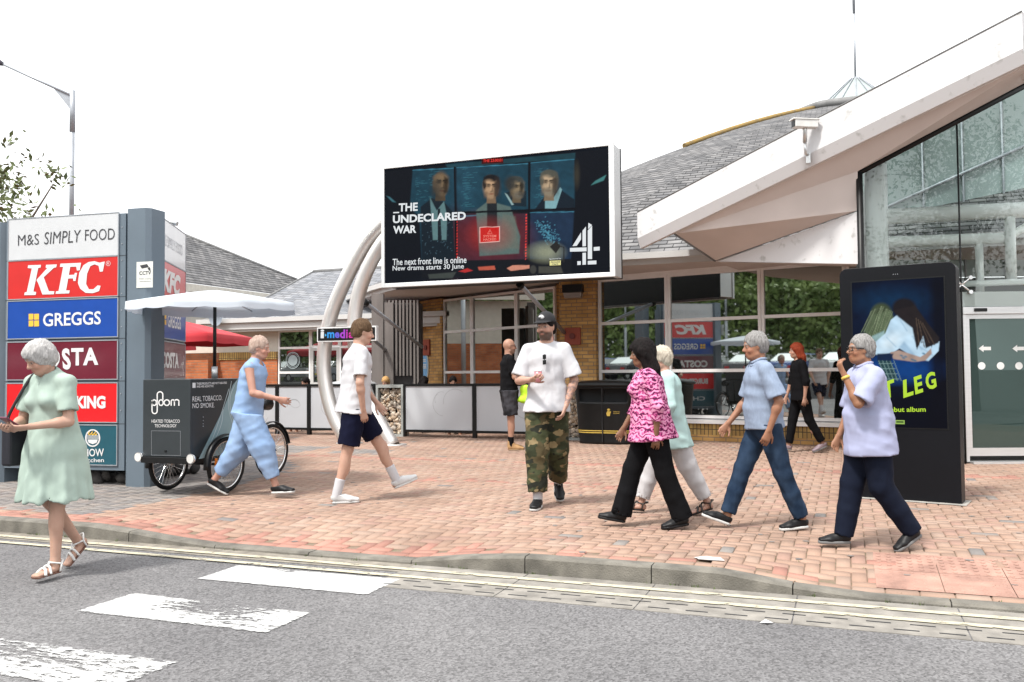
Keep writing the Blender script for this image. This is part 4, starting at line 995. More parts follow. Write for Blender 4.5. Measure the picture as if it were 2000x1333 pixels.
px0, py0 = C4(385, 1107); px1, py1 = C4(640, 1107); seg_text('ebut album', KP, *C4(375, 1106), *C4(640, 1104), 36/3.808, lime, ks, .010, bold=.02)
seg_text('d', KP, *C4(345, 1106), *C4(366, 1106), 36/3.808, lime, ks, .010, bold=.02); seg_text('the', KP, *C4(250, 1106), *C4(320, 1106), 34/3.808, lime, ks, .010, bold=.02)
b_ = MB(); q0 = KP.uz(*C4(412, 1213)); q1 = KP.uz(*C4(484, 1185)); b_.pbox(KP, q0[0], q1[0], q0[1], q1[1], .007, .009); b_.build('record_mark', emit_mat('mark_green', (.30, .46, .10), .45), ks)
b_ = MB(); b_.pbox(KP, q0[0]+.014, q1[0]-.01, q0[1]+.014, q1[1]-.010, .0095, .0105); b_.build('record_mark', emit_mat('mark_dark', (.05, .10, .02), .45), ks)

# ================================================================== LED BILLBOARD
BP = Plane((-7.865, 13.9), (-3.505, 13.9)); BW = BP.L; BZ0, BZ1 = 2.865, 5.11
bb = thing('led_billboard', tuple(BP.P(BW/2, BZ0)), 'large landscape LED billboard in a pale aluminium frame on curved steel tubes', 'billboard')
sx0, sx1, sz0, sz1 = .065, BW-.09, BZ0+.075, BZ1-.075
f = MB(); f.pbox(BP, 0, sx0, BZ0, BZ1, -.05, .02); f.pbox(BP, sx1, BW, BZ0, BZ1, -.05, .02); f.pbox(BP, sx0, sx1, BZ0, sz0, -.05, .02); f.pbox(BP, sx0, sx1, sz1, BZ1, -.05, .02)
f.build('frame', M['board_alu'], bb, bevel=.006)
f = MB(); f.pbox(BP, .02, BW-.02, BZ0+.02, BZ1-.02, -.50, -.052); f.build('cabinet', M['board_alu'], bb, bevel=.006)
f = MB(); f.pbox(BP, .01, BW-.01, BZ0+.01, BZ1-.01, -.53, -.501); f.pbox(BP, .10, BW-.10, BZ0+.012, BZ0+.0195, -.49, -.08); f.build('back_panel', M['black_metal'], bb)
bp = Pic(BP, sx0, sx1, sz0, sz1, 330, 180, -.005, (740, 270), 4.1667)
X0 = 4.1667
bp.c[:] = (.0035, .006, .011)
dk = (.003, .005, .009); tl = (.010, .048, .075)
bp.poly([(275, 262), (617, 243), (628, 980), (350, 1010), (330, 700), (250, 560)], tl, 10); bp.poly([(635, 240), (1222, 205), (1215, 580), (638, 610)], tl, 5); bp.poly([(1236, 200), (1590, 168), (1600, 565), (1232, 580)], (.012, .052, .082), 5)
bp.poly([(638, 640), (1210, 612), (1210, 985), (640, 1000)], (.05, .018, .032), 5); bp.poly([(1232, 605), (1595, 598), (1565, 985), (1228, 985)], (.012, .030, .065), 5)
bp.poly([(540, 215), (1600, 120), (1600, 165), (560, 243)], (.012, .05, .066), 6)
for (a, b) in (((275, 262), (617, 245)), ((636, 242), (1220, 208)), ((1238, 203), (1590, 172)), ((1232, 607), (1590, 600)), ((640, 640), (860, 625))): bp.line(*a, *b, 3.5, (.05, .22, .32), .9)
bp.ell(700, 400, 90, 170, (.02, .075, .12), 0, .8, .6); bp.ell(1400, 480, 150, 90, (.02, .08, .12), 0, .8, .5); bp.ell(560, 800, 130, 180, (.006, .02, .04), 0, .6, .7); bp.ell(620, 850, 60, 200, (.05, .012, .02), 0, .8, .7)
bp.noise(.13, .03, 1)
r = np.random.default_rng(9)
for k in range(120):
    x = r.choice([290, 400, 660, 680, 1260, 1300]) + r.uniform(0, 40); y = r.uniform(250, 560); w = r.uniform(10, 90); bp.line(x, y, x+w, y-w*.03, 1.6, (.04, .17, .22), .55)
# red alert glow and dashed edges
bp.ell(900, 800, 220, 130, (.22, .015, .015), 0, .9, .75)
def person(cx, cy, s_, skin, hair, jacket, turn=0, bald=False, beard=False, shirt=None, hairlen=0):
    sk = np.array(skin)*1.35; shd = .14
    bp.poly([(cx-34*s_, cy+40*s_), (cx+34*s_, cy+40*s_), (cx+40*s_, cy+130*s_), (cx-40*s_, cy+130*s_)], tuple(sk*.45), 6)
    if not bald: bp.ell(cx-turn*10*s_, cy-34*s_, 70*s_, 74*s_, hair, 0, .12)
    bp.ell(cx, cy, 60*s_, 88*s_, tuple(sk*.62), 0, .14)
    bp.ell(cx+turn*14*s_-14*s_*(turn == 0), cy-4*s_, 42*s_, 70*s_, tuple(sk), 0, .6, .85)
    bp.ell(cx+turn*10*s_, cy-50*s_, 44*s_, 22*s_, tuple(sk*1.15), 0, .7, .6)
    for e in (-1, 1):
        ex = cx+turn*20*s_+e*24*s_; bp.ell(ex, cy-16*s_, 20*s_, 12*s_, tuple(sk*.22), 0, .5, .85); bp.ell(ex, cy-13*s_, 7*s_, 3.5*s_, tuple(sk*.9), 0, .5, .6); bp.ell(ex, cy-13*s_, 4*s_, 4*s_, (.004, .004, .005), 0, .4, .9); bp.line(ex-15*s_, cy-30*s_+e*2, ex+15*s_, cy-30*s_-e*2, 5*s_, (.006, .006, .006), .9)
        bp.ell(ex, cy+20*s_, 15*s_, 16*s_, tuple(sk*.95), 0, .7, .5)
    bp.poly([(cx+turn*24*s_-7*s_, cy-16*s_), (cx+turn*24*s_+8*s_, cy-16*s_), (cx+turn*30*s_+15*s_, cy+26*s_), (cx+turn*24*s_-12*s_, cy+28*s_)], tuple(sk*1.2), 7, .7)
    bp.ell(cx+turn*24*s_, cy+30*s_, 15*s_, 5*s_, tuple(sk*.35), 0, .5, .8)
    bp.ell(cx+turn*22*s_, cy+52*s_, 22*s_, 6*s_, tuple(sk*np.array([.55, .35, .35])), 0, .4, .9)
    if not bald:
        bp.ell(cx-turn*8*s_, cy-80*s_, 62*s_, 30*s_, hair, 0, .2, 1); bp.ell(cx-(56+turn*6)*s_, cy-34*s_, 14*s_, 50*s_, hair, 0, .3, .95); bp.ell(cx+(56-turn*6)*s_, cy-34*s_, 14*s_, 50*s_, hair, 0, .3, .95)
    bp.poly([(cx+30*s_, cy-60*s_), (cx+62*s_, cy-40*s_), (cx+56*s_, cy+60*s_), (cx+22*s_, cy+86*s_)], tuple(sk*.10), 16*s_, .85)
    bp.poly([(cx+turn*24*s_+6*s_, cy-14*s_), (cx+turn*24*s_+16*s_, cy+26*s_), (cx+turn*24*s_+2*s_, cy+30*s_)], tuple(sk*.3), 5*s_, .8); bp.ell(cx-40*s_, cy+40*s_, 14*s_, 36*s_, tuple(sk*.35), 20, .7, .6); bp.ell(cx+turn*24*s_, cy+42*s_, 16*s_, 4*s_, tuple(sk*.5), 0, .5, .7)
    bp.ell(cx-20*s_, cy-52*s_, 26*s_, 16*s_, tuple(sk*1.3), 0, .8, .6); bp.ell(cx-26*s_, cy+16*s_, 18*s_, 16*s_, tuple(sk*1.25), 0, .8, .6); bp.ell(cx+turn*20*s_, cy+78*s_, 26*s_, 12*s_, tuple(sk*.9), 0, .6, .5)
    if beard: bp.ell(cx+turn*14*s_, cy+62*s_, 42*s_, 32*s_, tuple(np.array(hair)*1.5+.02), 0, .5, .6); bp.ell(cx+turn*22*s_, cy+52*s_, 18*s_, 5*s_, tuple(sk*.4), 0, .4, .8)
# left figure in a suit
bp.poly([(340, 560), (430, 490), (530, 520), (600, 600), (620, 980), (350, 1000)], (.006, .014, .022), 8)
bp.poly([(415, 480), (470, 590), (530, 515), (555, 640), (550, 830), (440, 830)], (.11, .21, .22), 6); bp.poly([(478, 575), (498, 575), (512, 830), (480, 840)], (.008, .014, .02), 4)
person(500, 375, 1.05, (.15, .10, .055), (.02, .02, .02), None, turn=.7, bald=True)
bp.ell(470, 420, 46, 95, (.02, .028, .03), 0, .6, .6)
# centre figure
bp.poly([(790, 590), (880, 520), (960, 530), (1070, 560), (1150, 800), (1140, 940), (820, 960)], (.10, .15, .14), 10); bp.poly([(880, 530), (960, 520), (965, 760), (880, 760)], (.014, .018, .022), 6)
bp.poly([(1010, 620), (1110, 640), (1140, 900), (980, 900)], (.15, .16, .13), 20, .6)
person(915, 405, .97, (.34, .22, .13), (.010, .009, .010), None, turn=0)
bp.ell(965, 400, 26, 70, (.05, .035, .03), 0, .6, .7)
# man behind in profile
bp.poly([(1020, 450), (1090, 550), (1200, 560), (1200, 430), (1100, 420)], (.008, .02, .03), 6); bp.poly([(1022, 445), (1045, 460), (1100, 545), (1080, 545)], (.3, .45, .45), 4)
person(1120, 410, .9, (.20, .15, .09), (.05, .055, .05), None, turn=1.2, beard=True)
bp.ell(1070, 370, 44, 60, (.03, .033, .032), 0, .4, .9)
# right figure
bp.poly([(1255, 600), (1350, 470), (1480, 420), (1590, 500), (1590, 575), (1300, 585)], (.007, .015, .025), 8); bp.poly([(1352, 500), (1420, 490), (1475, 400), (1490, 420), (1440, 575), (1352, 575)], (.22, .42, .46), 5)
person(1385, 375, 1.05, (.34, .25, .16), (.09, .09, .07), None, turn=-.2, beard=True); bp.ell(1445, 400, 24, 80, (.06, .05, .04), 0, .6, .7)
# dark foreground heads and shelves
bp.poly([(50, 230), (270, 250), (250, 560), (330, 640), (340, 1150), (40, 1160)], dk, 20, .95); bp.poly([(1600, 110), (1880, 90), (1880, 1110), (1560, 1120), (1590, 560)], dk, 14, .97)
bp.poly([(1725, 385), (1760, 350), (1850, 300), (1830, 345)], (.06, .22, .22), 8); bp.poly([(60, 470), (90, 480), (140, 525), (110, 520)], (.05, .16, .2), 6); bp.ell(1610, 300, 22, 90, (.05, .045, .03), 0, .6, .7)
bp.poly([(350, 1000), (1570, 985), (1570, 1110), (350, 1140)], (.006, .008, .012), 8)
for (a, b) in (((617, 240), (630, 985)), ((1222, 200), (1222, 990)), ((640, 608), (1600, 575))): bp.line(*a, *b, 8, (.002, .003, .006))
bp.line(636, 650, 636, 985, 4, (.75, .04, .03), 1, 24); bp.line(1200, 618, 1194, 985, 4.5, (.85, .06, .05), 1, 24)
bp.poly([(835, 165), (1012, 158), (1012, 205), (835, 212)], (.05, .002, .002), 3)
# warning sign
bp.ell(903, 785, 130, 100, (.45, .03, .02), 0, .7, .5); bp.poly([(822, 728), (982, 720), (980, 842), (822, 850)], (.62, .012, .008), 4, .92)
for (a, b) in (((822, 728), (982, 720)), ((982, 720), (980, 842)), ((980, 842), (822, 850)), ((822, 850), (822, 728))): bp.line(*a, *b, 2.6, (.9, .55, .5))
# particles, lamp, papers
for k in range(160):
    t = r.uniform(); x = 1310+t*110+r.normal(0, 30); y = 680+t*160+r.normal(0, 24); bp.ell(x, y, 5, 4, (.08, .30, .42), 0, .4, .8)
for k in range(60): bp.ell(r.uniform(350, 600), r.uniform(640, 960), 3, 3, (.10, .2, .26), 0, .5, .7)
bp.ell(1360, 930, 110, 62, (.30, .32, .22), 0, .7, .9); bp.poly([(1390, 885), (1445, 838), (1480, 880), (1440, 940)], (.02, .02, .018), 4); bp.line(1470, 880, 1505, 890, 4, (.02, .02, .02)); bp.line(1505, 890, 1505, 1010, 4, (.02, .02, .02))
bp.poly([(805, 1050), (940, 1040), (950, 1072), (815, 1076)], (.50, .10, .06), 4); bp.poly([(1040, 1060), (1090, 1035), (1225, 1035), (1225, 1062), (1075, 1082)], (.62, .26, .18), 4); bp.poly([(650, 1085), (720, 1060), (765, 1080), (700, 1095)], (.5, .03, .03), 5)
bp.ell(1255, 1070, 26, 34, (.05, .05, .045)); bp.poly([(1300, 1045), (1480, 1045), (1500, 1100), (1300, 1100)], (.10, .10, .08), 8, .6); bp.poly([(400, 1110), (630, 1090), (600, 1140), (410, 1145)], (.05, .06, .055), 8)
bp.noise(.08, .12, 5)
bp.build('screen_picture', M['screen'], bb)
ew = emit_mat('white_screen_lettering', (.86, .90, .92), .40)
C5 = lambda x, y: (740+x/X0, 270+y/X0)
def bt(s, x0, y0, x1, y1, h_, m_=ew, **kw): return seg_text(s, BP, *C5(x0, y0), *C5(x1, y1), h_/X0, m_, bb, .001, **kw)
bt('_THE', 118, 574, 316, 564, 78, bold=.03); bt('UNDECLARED', 114, 662, 708, 632, 66, bold=.034); bt('WAR', 116, 748, 305, 740, 64, bold=.034)
bt('The next front line is online', 112, 1010, 713, 990, 54, bold=.012); bt('New drama starts 30 June', 112, 1066, 692, 1048, 52, bold=.01)
bt('THE 23:00:01', 848, 186, 1004, 179, 24, m_=emit_mat('red_led', (.85, .05, .04), .42), bold=.02)
bt('SYSTEM', 850, 800, 955, 797, 20, m_=emit_mat('pale_red', (.9, .25, .2), .42), bold=.02); bt('HACKED', 850, 827, 955, 823, 20, m_=emit_mat('pale_red', (.9, .25, .2), .42), bold=.02)
b_ = MB(); fnb = lambda x, y: BP.hit(*C5(x, y), .001)
ribbon(b_, fnb, [(885, 780), (903, 742), (921, 778), (885, 780)], 4); ribbon(b_, fnb, [(903, 754), (903, 768)], 4); b_.build('warning_triangle', emit_mat('pale_red', (.9, .25, .2), .45), bb)
# channel mark
b_ = MB()
for P_ in (((1575, 880), (1610, 878), (1645, 825), (1645, 768)), ((1657, 755), (1685, 720), (1685, 880), (1657, 882)), ((1700, 752), (1735, 714), (1735, 985), (1700, 985)), ((1705, 690), (1735, 708), (1703, 742)),
           ((1555, 895), (1690, 890), (1690, 922), (1555, 925)), ((1748, 888), (1797, 884), (1797, 915), (1748, 918)), ((1657, 935), (1685, 933), (1685, 1030), (1657, 1032)),
           ((1615, 1003), (1643, 1002), (1643, 1032), (1615, 1034)), ((1700, 1000), (1770, 997), (1770, 1027), (1700, 1030))):
    b_.poly([fnb(x, y) for x, y in P_][::-1])
b_.build('channel_mark', ew, bb)
b_ = MB(); b_.poly([fnb(x, y) for x, y in ((1390, 1000), (1480, 996), (1480, 1034), (1390, 1038))][::-1]); b_.build('sponsor_mark', emit_mat('pale_yellow', (.85, .8, .35), .42), bb)
seg_text('Arnold', BP, *C5(1398, 1010), *C5(1472, 1007), 14/X0, M['txt_black'], bb, .004, bold=.03); seg_text('Clark', BP, *C5(1408, 1027), *C5(1462, 1024), 13/X0, M['txt_black'], bb, .004, bold=.03)
bt('Sponsored by', 1388, 986, 1482, 981, 12, bold=.01)
# curved steel tubes
def archtube(pts, v, label, dv=0):
    P3 = [gv(x, y, v) for x, y in pts]; P3 = spline(P3, 8); P3[0][2] = -.02
    t = thing('curved_support', (P3[0][0], P3[0][1], 0), label, 'support', 'curved steel tubes under the billboard')
    b_ = MB(); b_.tube(P3, .135, 20); b_.build('tube', M['stainless'], t)
    b_ = MB(); b_.lathe([(.25, 0), (.25, .012), (.14, .02)], (P3[0][0], P3[0][1], 0), 24); b_.build('base_plate', M['stainless'], t)
    return t
top_ = [(760, 398), (800, 350)]
at1 = archtube([(683, 873), (650, 808), (634, 740), (634, 680), (648, 612), (676, 545), (712, 478), (745, 440), (775, 415)], 14.25, 'left curved steel tube carrying the media sign')
at2 = archtube([(768, 873), (728, 800), (702, 725), (692, 655), (697, 590), (716, 530), (745, 478), (772, 448)], 14.15, 'right curved steel tube with its foot beside the pebble gabion')
# the matching pair under the right end of the billboard, seen in the windows
def strut(p, q, label):
    t = thing('strut', tuple(p), label, 'strut', 'diagonal struts of the billboard')
    b_ = MB(); b_.tube([p, q], .04, 10); b_.build('bar', M['galv'], t)
    b_ = MB(); b_.tube([p-(q-p)*.008, p+(q-p)*.03], .065, 12); b_.build('collar', M['black_metal'], t)
strut(gv(712, 590, 14.4), gd(824, 678, 19.4), 'long grey strut from the right curved tube to the brick pier')
strut(gv(700, 640, 14.5), gd(760, 690, 20.0), 'short grey strut low behind the right curved tube')
strut(gv(1015, 556, 14.35), gv(1102, 650, 16.8), 'dark diagonal strut from the billboard to the middle brick pier')
# media sign
MS = Plane(tuple(gv(619, 655, 13.95)[:2]), tuple(gv(735, 655, 13.95)[:2])); mz0, mz1 = MS.uz(655, 668)[1], MS.uz(655, 639)[1]
ms = thing('media_sign', tuple(MS.P(.4, mz0)), 'small black sign with a white border and coloured letters on the left curved tube', 'sign')
b_ = MB(); b_.pbox(MS, 0, MS.L, mz0, mz1, -.08, 0); b_.build('border', mat('sign_white', (.6, .6, .6), .4), ms, bevel=.005)
b_ = MB(); b_.pbox(MS, .025, MS.L-.025, mz0+.025, mz1-.025, .001, .004); b_.build('face', M['black_plastic'], ms)
cols = [('i', 626, 633, 18, (.85, .85, .85)), ('m', 639, 653, 12, (.05, .35, .85)), ('e', 654, 663, 12, (.18, .15, .75)), ('d', 664, 674, 18, (.45, .08, .65)), ('i', 676, 679, 18, (.6, .06, .5)), ('a', 681, 690, 12, (.75, .05, .4))]
for ch_, x0, x1, hh, c in cols: seg_text(ch_, MS, x0, 655 if hh < 15 else 652.5, x1, 655 if hh < 15 else 652.5, hh*.95, emit_mat('sign_letter', c, .45), ms, .006, bold=.03)
b_ = MB(); b_.poly([MS.hit(634.5, 652, .006), MS.hit(634.5, 658, .006), MS.hit(638, 655, .006)]); b_.build('arrow', emit_mat('sign_blue', (.1, .5, .9), .45), ms)
# ================================================================== SIGN TOWER
tw = thing('sign_tower', (-8.6, 8.6, 0), 'triangular blue-grey sign tower with stacked food brand panels and corner pillars', 'sign tower')
LP = Plane((-9.80, 7.87), (-8.055, 8.06)); RP = Plane((-7.80, 8.28), (-8.62, 9.70)); TOPZ = 3.27
zr = [LP.uz(240, y)[1] for y in (416, 498, 501, 577, 582.5, 657, 665.5, 740, 749, 824.5, 832, 908.5)]
rows = [(zr[2*i+1], zr[2*i]) for i in range(6)]
pc_ = [mat('panel_white', (.52, .53, .545), .35, var=.03, coat=.3), mat('panel_red', (.52, .022, .022), .3, var=.04, coat=.4), mat('panel_blue', (.008, .055, .30), .3, var=.06, coat=.4), mat('panel_maroon', (.12, .006, .02), .3, var=.06, coat=.4), mat('panel_bright_red', (.66, .008, .012), .3, var=.03, coat=.4), mat('panel_teal', (.008, .075, .105), .3, var=.06, coat=.4)]
for pl, u0, u1 in ((LP, .05, LP.L-.10), (RP, .06, RP.L-.02)):
    b_ = MB(); b_.pbox(pl, 0, pl.L, rows[-1][0]-.07, TOPZ-.0, -.16, -.0); b_.build('frame', M['tower_grey'], tw, bevel=.004)
    for i, (z0, z1) in enumerate(rows):
        b_ = MB(); b_.pbox(pl, u0, u1, z0, z1, .0005, .012); b_.build('panel', pc_[i], tw)
        b_ = MB(); 
        for (a, b, c, d) in ((u0-.012, u1+.012, z0-.012, z0-.001), (u0-.012, u1+.012, z1+.001, z1+.012)): b_.pbox(pl, a, b, c, d, .0005, .017)
        for (a, b) in ((u0-.012, u0-.001), (u1+.001, u1+.012)): b_.pbox(pl, a, b, z0, z1, .0005, .017)
        b_.build('panel_trim', M['galv'], tw)
    b_ = MB()
    for i in range(5):
        zz = (rows[i][0]+rows[i+1][1])/2; b_.pbox(pl, 0, pl.L, zz-.003, zz+.003, -.01, .002)
    b_.build('joint', M['dark_gap'], tw)
# third (rear) side
BK3 = Plane((-8.85, 9.72), (-9.95, 8.05)); b_ = MB(); b_.pbox(BK3, 0, BK3.L, rows[-1][0]-.07, TOPZ, -.1, 0); b_.build('frame', M['tower_grey'], tw)
def pillar(x0, y0, x1, y1, d, z1_, nm='pillar'):
    pl = Plane((x0, y0), (x1, y1)); c = .05; L = pl.L; pts = [(c, 0), (L-c, 0), (L, -c), (L, -d), (0, -d), (0, -c)]
    b_ = MB(); b_.prism([pl.P(u, -.02, o) for u, o in pts], np.array([0, 0, z1_+.02])); return b_.build(nm, M['tower_grey'], tw), pl
p1, PL1 = pillar(-8.035, 8.02, -7.70, 8.06, .30, 3.31)
p2, _ = pillar(-10.12, 7.82, -9.82, 7.85, .30, 3.25)
p3, _ = pillar(-9.35, 9.75, -9.02, 9.80, .3, 3.3)
b_ = MB()
for i in range(12):
    for uu_ in (.02,): q = LP.P(LP.L-.05, .9+i*.2, 0); b_.tube([q, q+LP.n*.006], .008, 6)
b_.build('bolt', M['galv'], tw)
# lettering
mw, mk_ = M['txt_white'], M['txt_black']
def tw_text(s, x0, y0, x1, y1, h_, m_=mw, **kw): return seg_text(s, LP, x0, y0, x1, y1, h_, m_, tw, .016, **kw)
tw_text('M&S', 35, 470, 76, 467.5, 21, mk_, bold=-.006); tw_text('SIMPLY', 86, 466, 158, 461, 24, mk_, bold=-.006, shear=.12); tw_text('FOOD', 166, 460, 224, 457, 22, mk_, bold=-.006)
def poly_letters(pl, polys, o, m_, name='lettering', par=tw):
    b_ = MB()
    for P_ in polys: b_.poly([pl.hit(x, y, o) for x, y in P_][::-1])
    return b_.build(name, m_, par)
# heavy slanted restaurant letters drawn as shapes (crop scale 2.2225 from (0,380))
K = lambda pts: [(x/2.2225, 380+y/2.2225) for x, y in pts]
kf = [K([(122, 308), (178, 306), (176, 318), (166, 320), (145, 422), (157, 424), (155, 437), (105, 438), (107, 426), (116, 424), (138, 322), (120, 320)]),
      K([(158, 372), (205, 320), (198, 318), (200, 306), (247, 304), (244, 317), (234, 319), (190, 360), (212, 420), (236, 421), (234, 434), (184, 435), (165, 384)]),
      K([(262, 301), (352, 297), (346, 330), (334, 331), (331, 314), (305, 315), (299, 350), (322, 349), (325, 341), (335, 341), (328, 376), (318, 376), (317, 365), (296, 366), (287, 417), (303, 417), (300, 430), (241, 432), (243, 421), (254, 420), (274, 315), (260, 315)]),
      K([(384, 294), (410, 290), (432, 297), (455, 291), (446, 335), (433, 336), (428, 310), (410, 304), (392, 312), (378, 345), (374, 390), (386, 412), (405, 412), (424, 395), (437, 397), (430, 420), (404, 429), (372, 428), (348, 410), (338, 385), (344, 340), (362, 308)])]
for kf_ in kf: poly_letters(LP, [kf_], .016, mw)
tw_text('R', 209.5, 515, 213, 514.8, 4.5, mw, bold=.0); b_ = MB(); ribbon(b_, lambda x, y: LP.hit(x, y, .016), [(211.3+4.2*math.cos(a), 515+4.6*math.sin(a)) for a in np.linspace(0, 6.2, 16)], .7, closed=True); b_.build('lettering', mw, tw)
tw_text('GREGGS', 84, 625.5, 197, 621, 26, mw, bold=.018)
gy = mat('bakery_yellow', (.75, .45, .05), .4, var=.02)
for x in (56, 66.8):
    for y in (613.5, 626.7): poly_letters(LP, [[(x, y), (x+9.3, y-.4), (x+9.3, y+11), (x, y+11.5)]], .016, gy, 'emblem')
tw_text('C', 62, 702, 88, 702, 36, mw, bold=.05); tw_text('O', 92, 700, 117, 699, 36, mw, bold=.045)
tw_text('S', 121, 702, 138, 701, 42, mw, bold=.04, shear=-.1); tw_text('T', 139, 697.5, 163, 697, 34, mw, bold=.04); tw_text('A', 162, 697, 192, 696, 34, mw, bold=.04)
tw_text('BURGER', 62, 786, 142, 786, 25, mw, bold=.05); tw_text('KING', 148, 786, 206, 786, 25, mw, bold=.05)
# noodle bar panel
cx_, cy_ = 181, 856
b_ = MB(); fnl = lambda x, y: LP.hit(x, y, .016)
ribbon(b_, fnl, [(cx_+13.5*math.cos(a), cy_+16*math.sin(a)) for a in np.linspace(0, 2*math.pi, 28)[:-1]], 2.6, closed=True)
b_.poly([fnl(cx_+x, cy_+y) for x, y in ((-10, 3), (10, 3), (8, 9), (0, 12), (-8, 9))][::-1])
for k in range(4): b_.poly([fnl(cx_+x, cy_+y+.0) for x, y in ((-12, -5+2*k), (12, -5+2*k), (12, -4.2+2*k), (-12, -4.2+2*k))][::-1])
b_.build('emblem', mw, tw)
b_ = MB()
for dx in (-6, 0, 6): ribbon(b_, fnl, [(cx_+dx+2*math.cos(a), cy_-9+3*math.sin(a)) for a in np.linspace(0, 5, 9)], 1.6)
b_.build('emblem', gy, tw)
tw_text('CHOW', 152, 885, 203, 884, 15, mw, bold=.015); tw_text('asian kitchen', 130, 900, 203, 899, 8, mw, bold=.01)
# right hand face
def rt(s, x0, x1, row, hf, m_=mw, dy=0, **kw):
    z = (rows[row][0]+rows[row][1])/2+dy; A = RP.hit(x0, 600); B = RP.hit(x1, 600); u0_, u1_ = (A-RP.a) @ RP.t, (B-RP.a) @ RP.t
    A, B = RP.P(u0_, z, .016), RP.P(u1_, z, .016); return text(s, tw, (A+B)/2, RP.t, (0, 0, 1), w=abs(u1_-u0_), h=(rows[row][1]-rows[row][0])*hf, m_=m_, **kw)
rt('M&S SIMPLY FOOD', 313, 354, 0, .28, mat('faded_print', (.45, .47, .5), .5), bold=-.005)
rt('KFC', 315, 350, 1, .62, bold=.06, shear=.25); rt('GREGGS', 325, 351, 2, .38, bold=.02); rt('COSTA', 314, 347, 3, .45, bold=.045); rt('BURGER KING', 314, 352, 4, .35, bold=.045); rt('CHOW', 318, 350, 5, .25, bold=.01)
for i in range(2):
    for j in range(2):
        u_ = (RP.hit(316.5+i*3.4, 600)-RP.a) @ RP.t; z = (rows[2][0]+rows[2][1])/2-.035+.075*j; b_ = MB(); b_.pbox(RP, u_, u_+.07, z-.03, z+.03, .013, .016); b_.build('emblem', gy, tw)
# CCTV notice
nt_ = thing('warning_notice', tuple(PL1.P(.17, 2.2)), 'small white camera warning notice on the tower corner pillar', 'notice')
q0, q1 = PL1.uz(267, 563), PL1.uz(299, 511)
b_ = MB(); b_.pbox(PL1, q0[0], q1[0], q0[1], q1[1], .001, .006); b_.build('plate', mat('notice_white', (.60, .60, .56), .5), nt_)
seg_text('CCTV', PL1, 272, 534, 295, 533, 7, mk_, nt_, .008, bold=.02); seg_text('images are being', PL1, 272, 545, 295, 545, 2.2, mk_, nt_, .008); seg_text('recorded here', PL1, 273, 550, 294, 550, 2.2, mk_, nt_, .008)
b_ = MB(); P_ = [PL1.hit(x, y, .008) for x, y in ((273, 519), (287, 516), (291, 522), (277, 525))]; b_.poly(P_[::-1]); P_ = [PL1.hit(x, y, .008) for x, y in ((288, 524), (293, 522), (294, 529), (291, 529))]; b_.poly(P_[::-1]); b_.build('print', mk_, nt_)
# rocks beneath the tower
def rocks(name, n, boxf, r0, r1, m_, parent=None, seed=1, cols=None, flat=.75):
    rr = np.random.default_rng(seed); mb = MB()
    import itertools
    ico = ico_verts()
    for k in range(n):
        c = boxf(rr); r = rr.uniform(r0, r1); s_ = np.array([rr.uniform(.7, 1.25), rr.uniform(.7, 1.15), rr.uniform(.6, 1)*flat])*r
        A = rr.normal(size=(3, 3)); Q, _ = np.linalg.qr(A); jit = 1+rr.normal(0, .06, len(ico[0]))
        V = (ico[0]*jit[:, None]*s_) @ Q.T+c
        mb.add(V, ico[1], 0, True, None if cols is None else cols[rr.integers(len(cols))]*rr.uniform(.8, 1.15))
    return mb.build(name, m_, parent)
def ico_verts():
    t = (1+5**.5)/2; v = [(-1, t, 0), (1, t, 0), (-1, -t, 0), (1, -t, 0), (0, -1, t), (0, 1, t), (0, -1, -t), (0, 1, -t), (t, 0, -1), (t, 0, 1), (-t, 0, -1), (-t, 0, 1)]
    f = [(0, 11, 5), (0, 5, 1), (0, 1, 7), (0, 7, 10), (0, 10, 11), (1, 5, 9), (5, 11, 4), (11, 10, 2), (10, 7, 6), (7, 1, 8), (3, 9, 4), (3, 4, 2), (3, 2, 6), (3, 6, 8), (3, 8, 9), (4, 9, 5), (2, 4, 11), (6, 2, 10), (8, 6, 7), (9, 8, 1)]
    v = [np.array(p)/np.linalg.norm(p) for p in v]; nf = []; c = {}
    def mid(a, b):
        k = (min(a, b), max(a, b))
        if k not in c: p = v[a]+v[b]; v.append(p/np.linalg.norm(p)); c[k] = len(v)-1
        return c[k]
    for a, b, d in f: x, y, z = mid(a, b), mid(b, d), mid(d, a); nf += [(a, x, z), (x, b, y), (y, d, z), (x, y, z)]
    return np.array(v), nf
o = rocks('rock_bed', 150, lambda r: np.array([r.uniform(-9.8, -8.1), r.uniform(8.15, 9.4), r.uniform(.02, .13)]), .05, .10, M['rock_dark'], seed=3)
tag(o, 'bed of dark rough rocks under the sign tower', 'rocks', kind='stuff')

# ================================================================== CARGO TRIKE
tk = thing('cargo_tricycle', (-6.9, 8.2, 0), 'dark grey cargo tricycle with a tall advertising box on the front', 'cargo bike')
U0_, U1_, V0_, V1_, Z0_, Z1_ = -7.235, -6.585, 7.50, 8.62, .43, 1.27
boxm = mat('charcoal_panel', (.022, .028, .032), .4, var=.06, coat=.2)
b_ = MB(); b_.box((U0_, V0_, Z0_), (U1_, V1_, Z1_)); bx_ = b_.build('cargo_box', boxm, tk, bevel=.006)
FT = Plane((U0_, V0_), (U1_, V0_)); SD = Plane((U1_, V0_), (U1_, V1_))
b_ = MB(); b_.pbox(FT, .0, .65, Z0_-.07, Z0_-.002, -1.1, .03); b_.build('platform', M['black_metal'], tk, bevel=.004)
tealm = mat('pale_teal_wrap', (.17, .27, .30), .45, col2=(.28, .40, .43), scale=1.2, coat=.2)
tp_ = [SD.uz(*q) for q in ((463, 738), (395, 886))]
SPx = lambda x, y: SD.hit(x, y, .002)
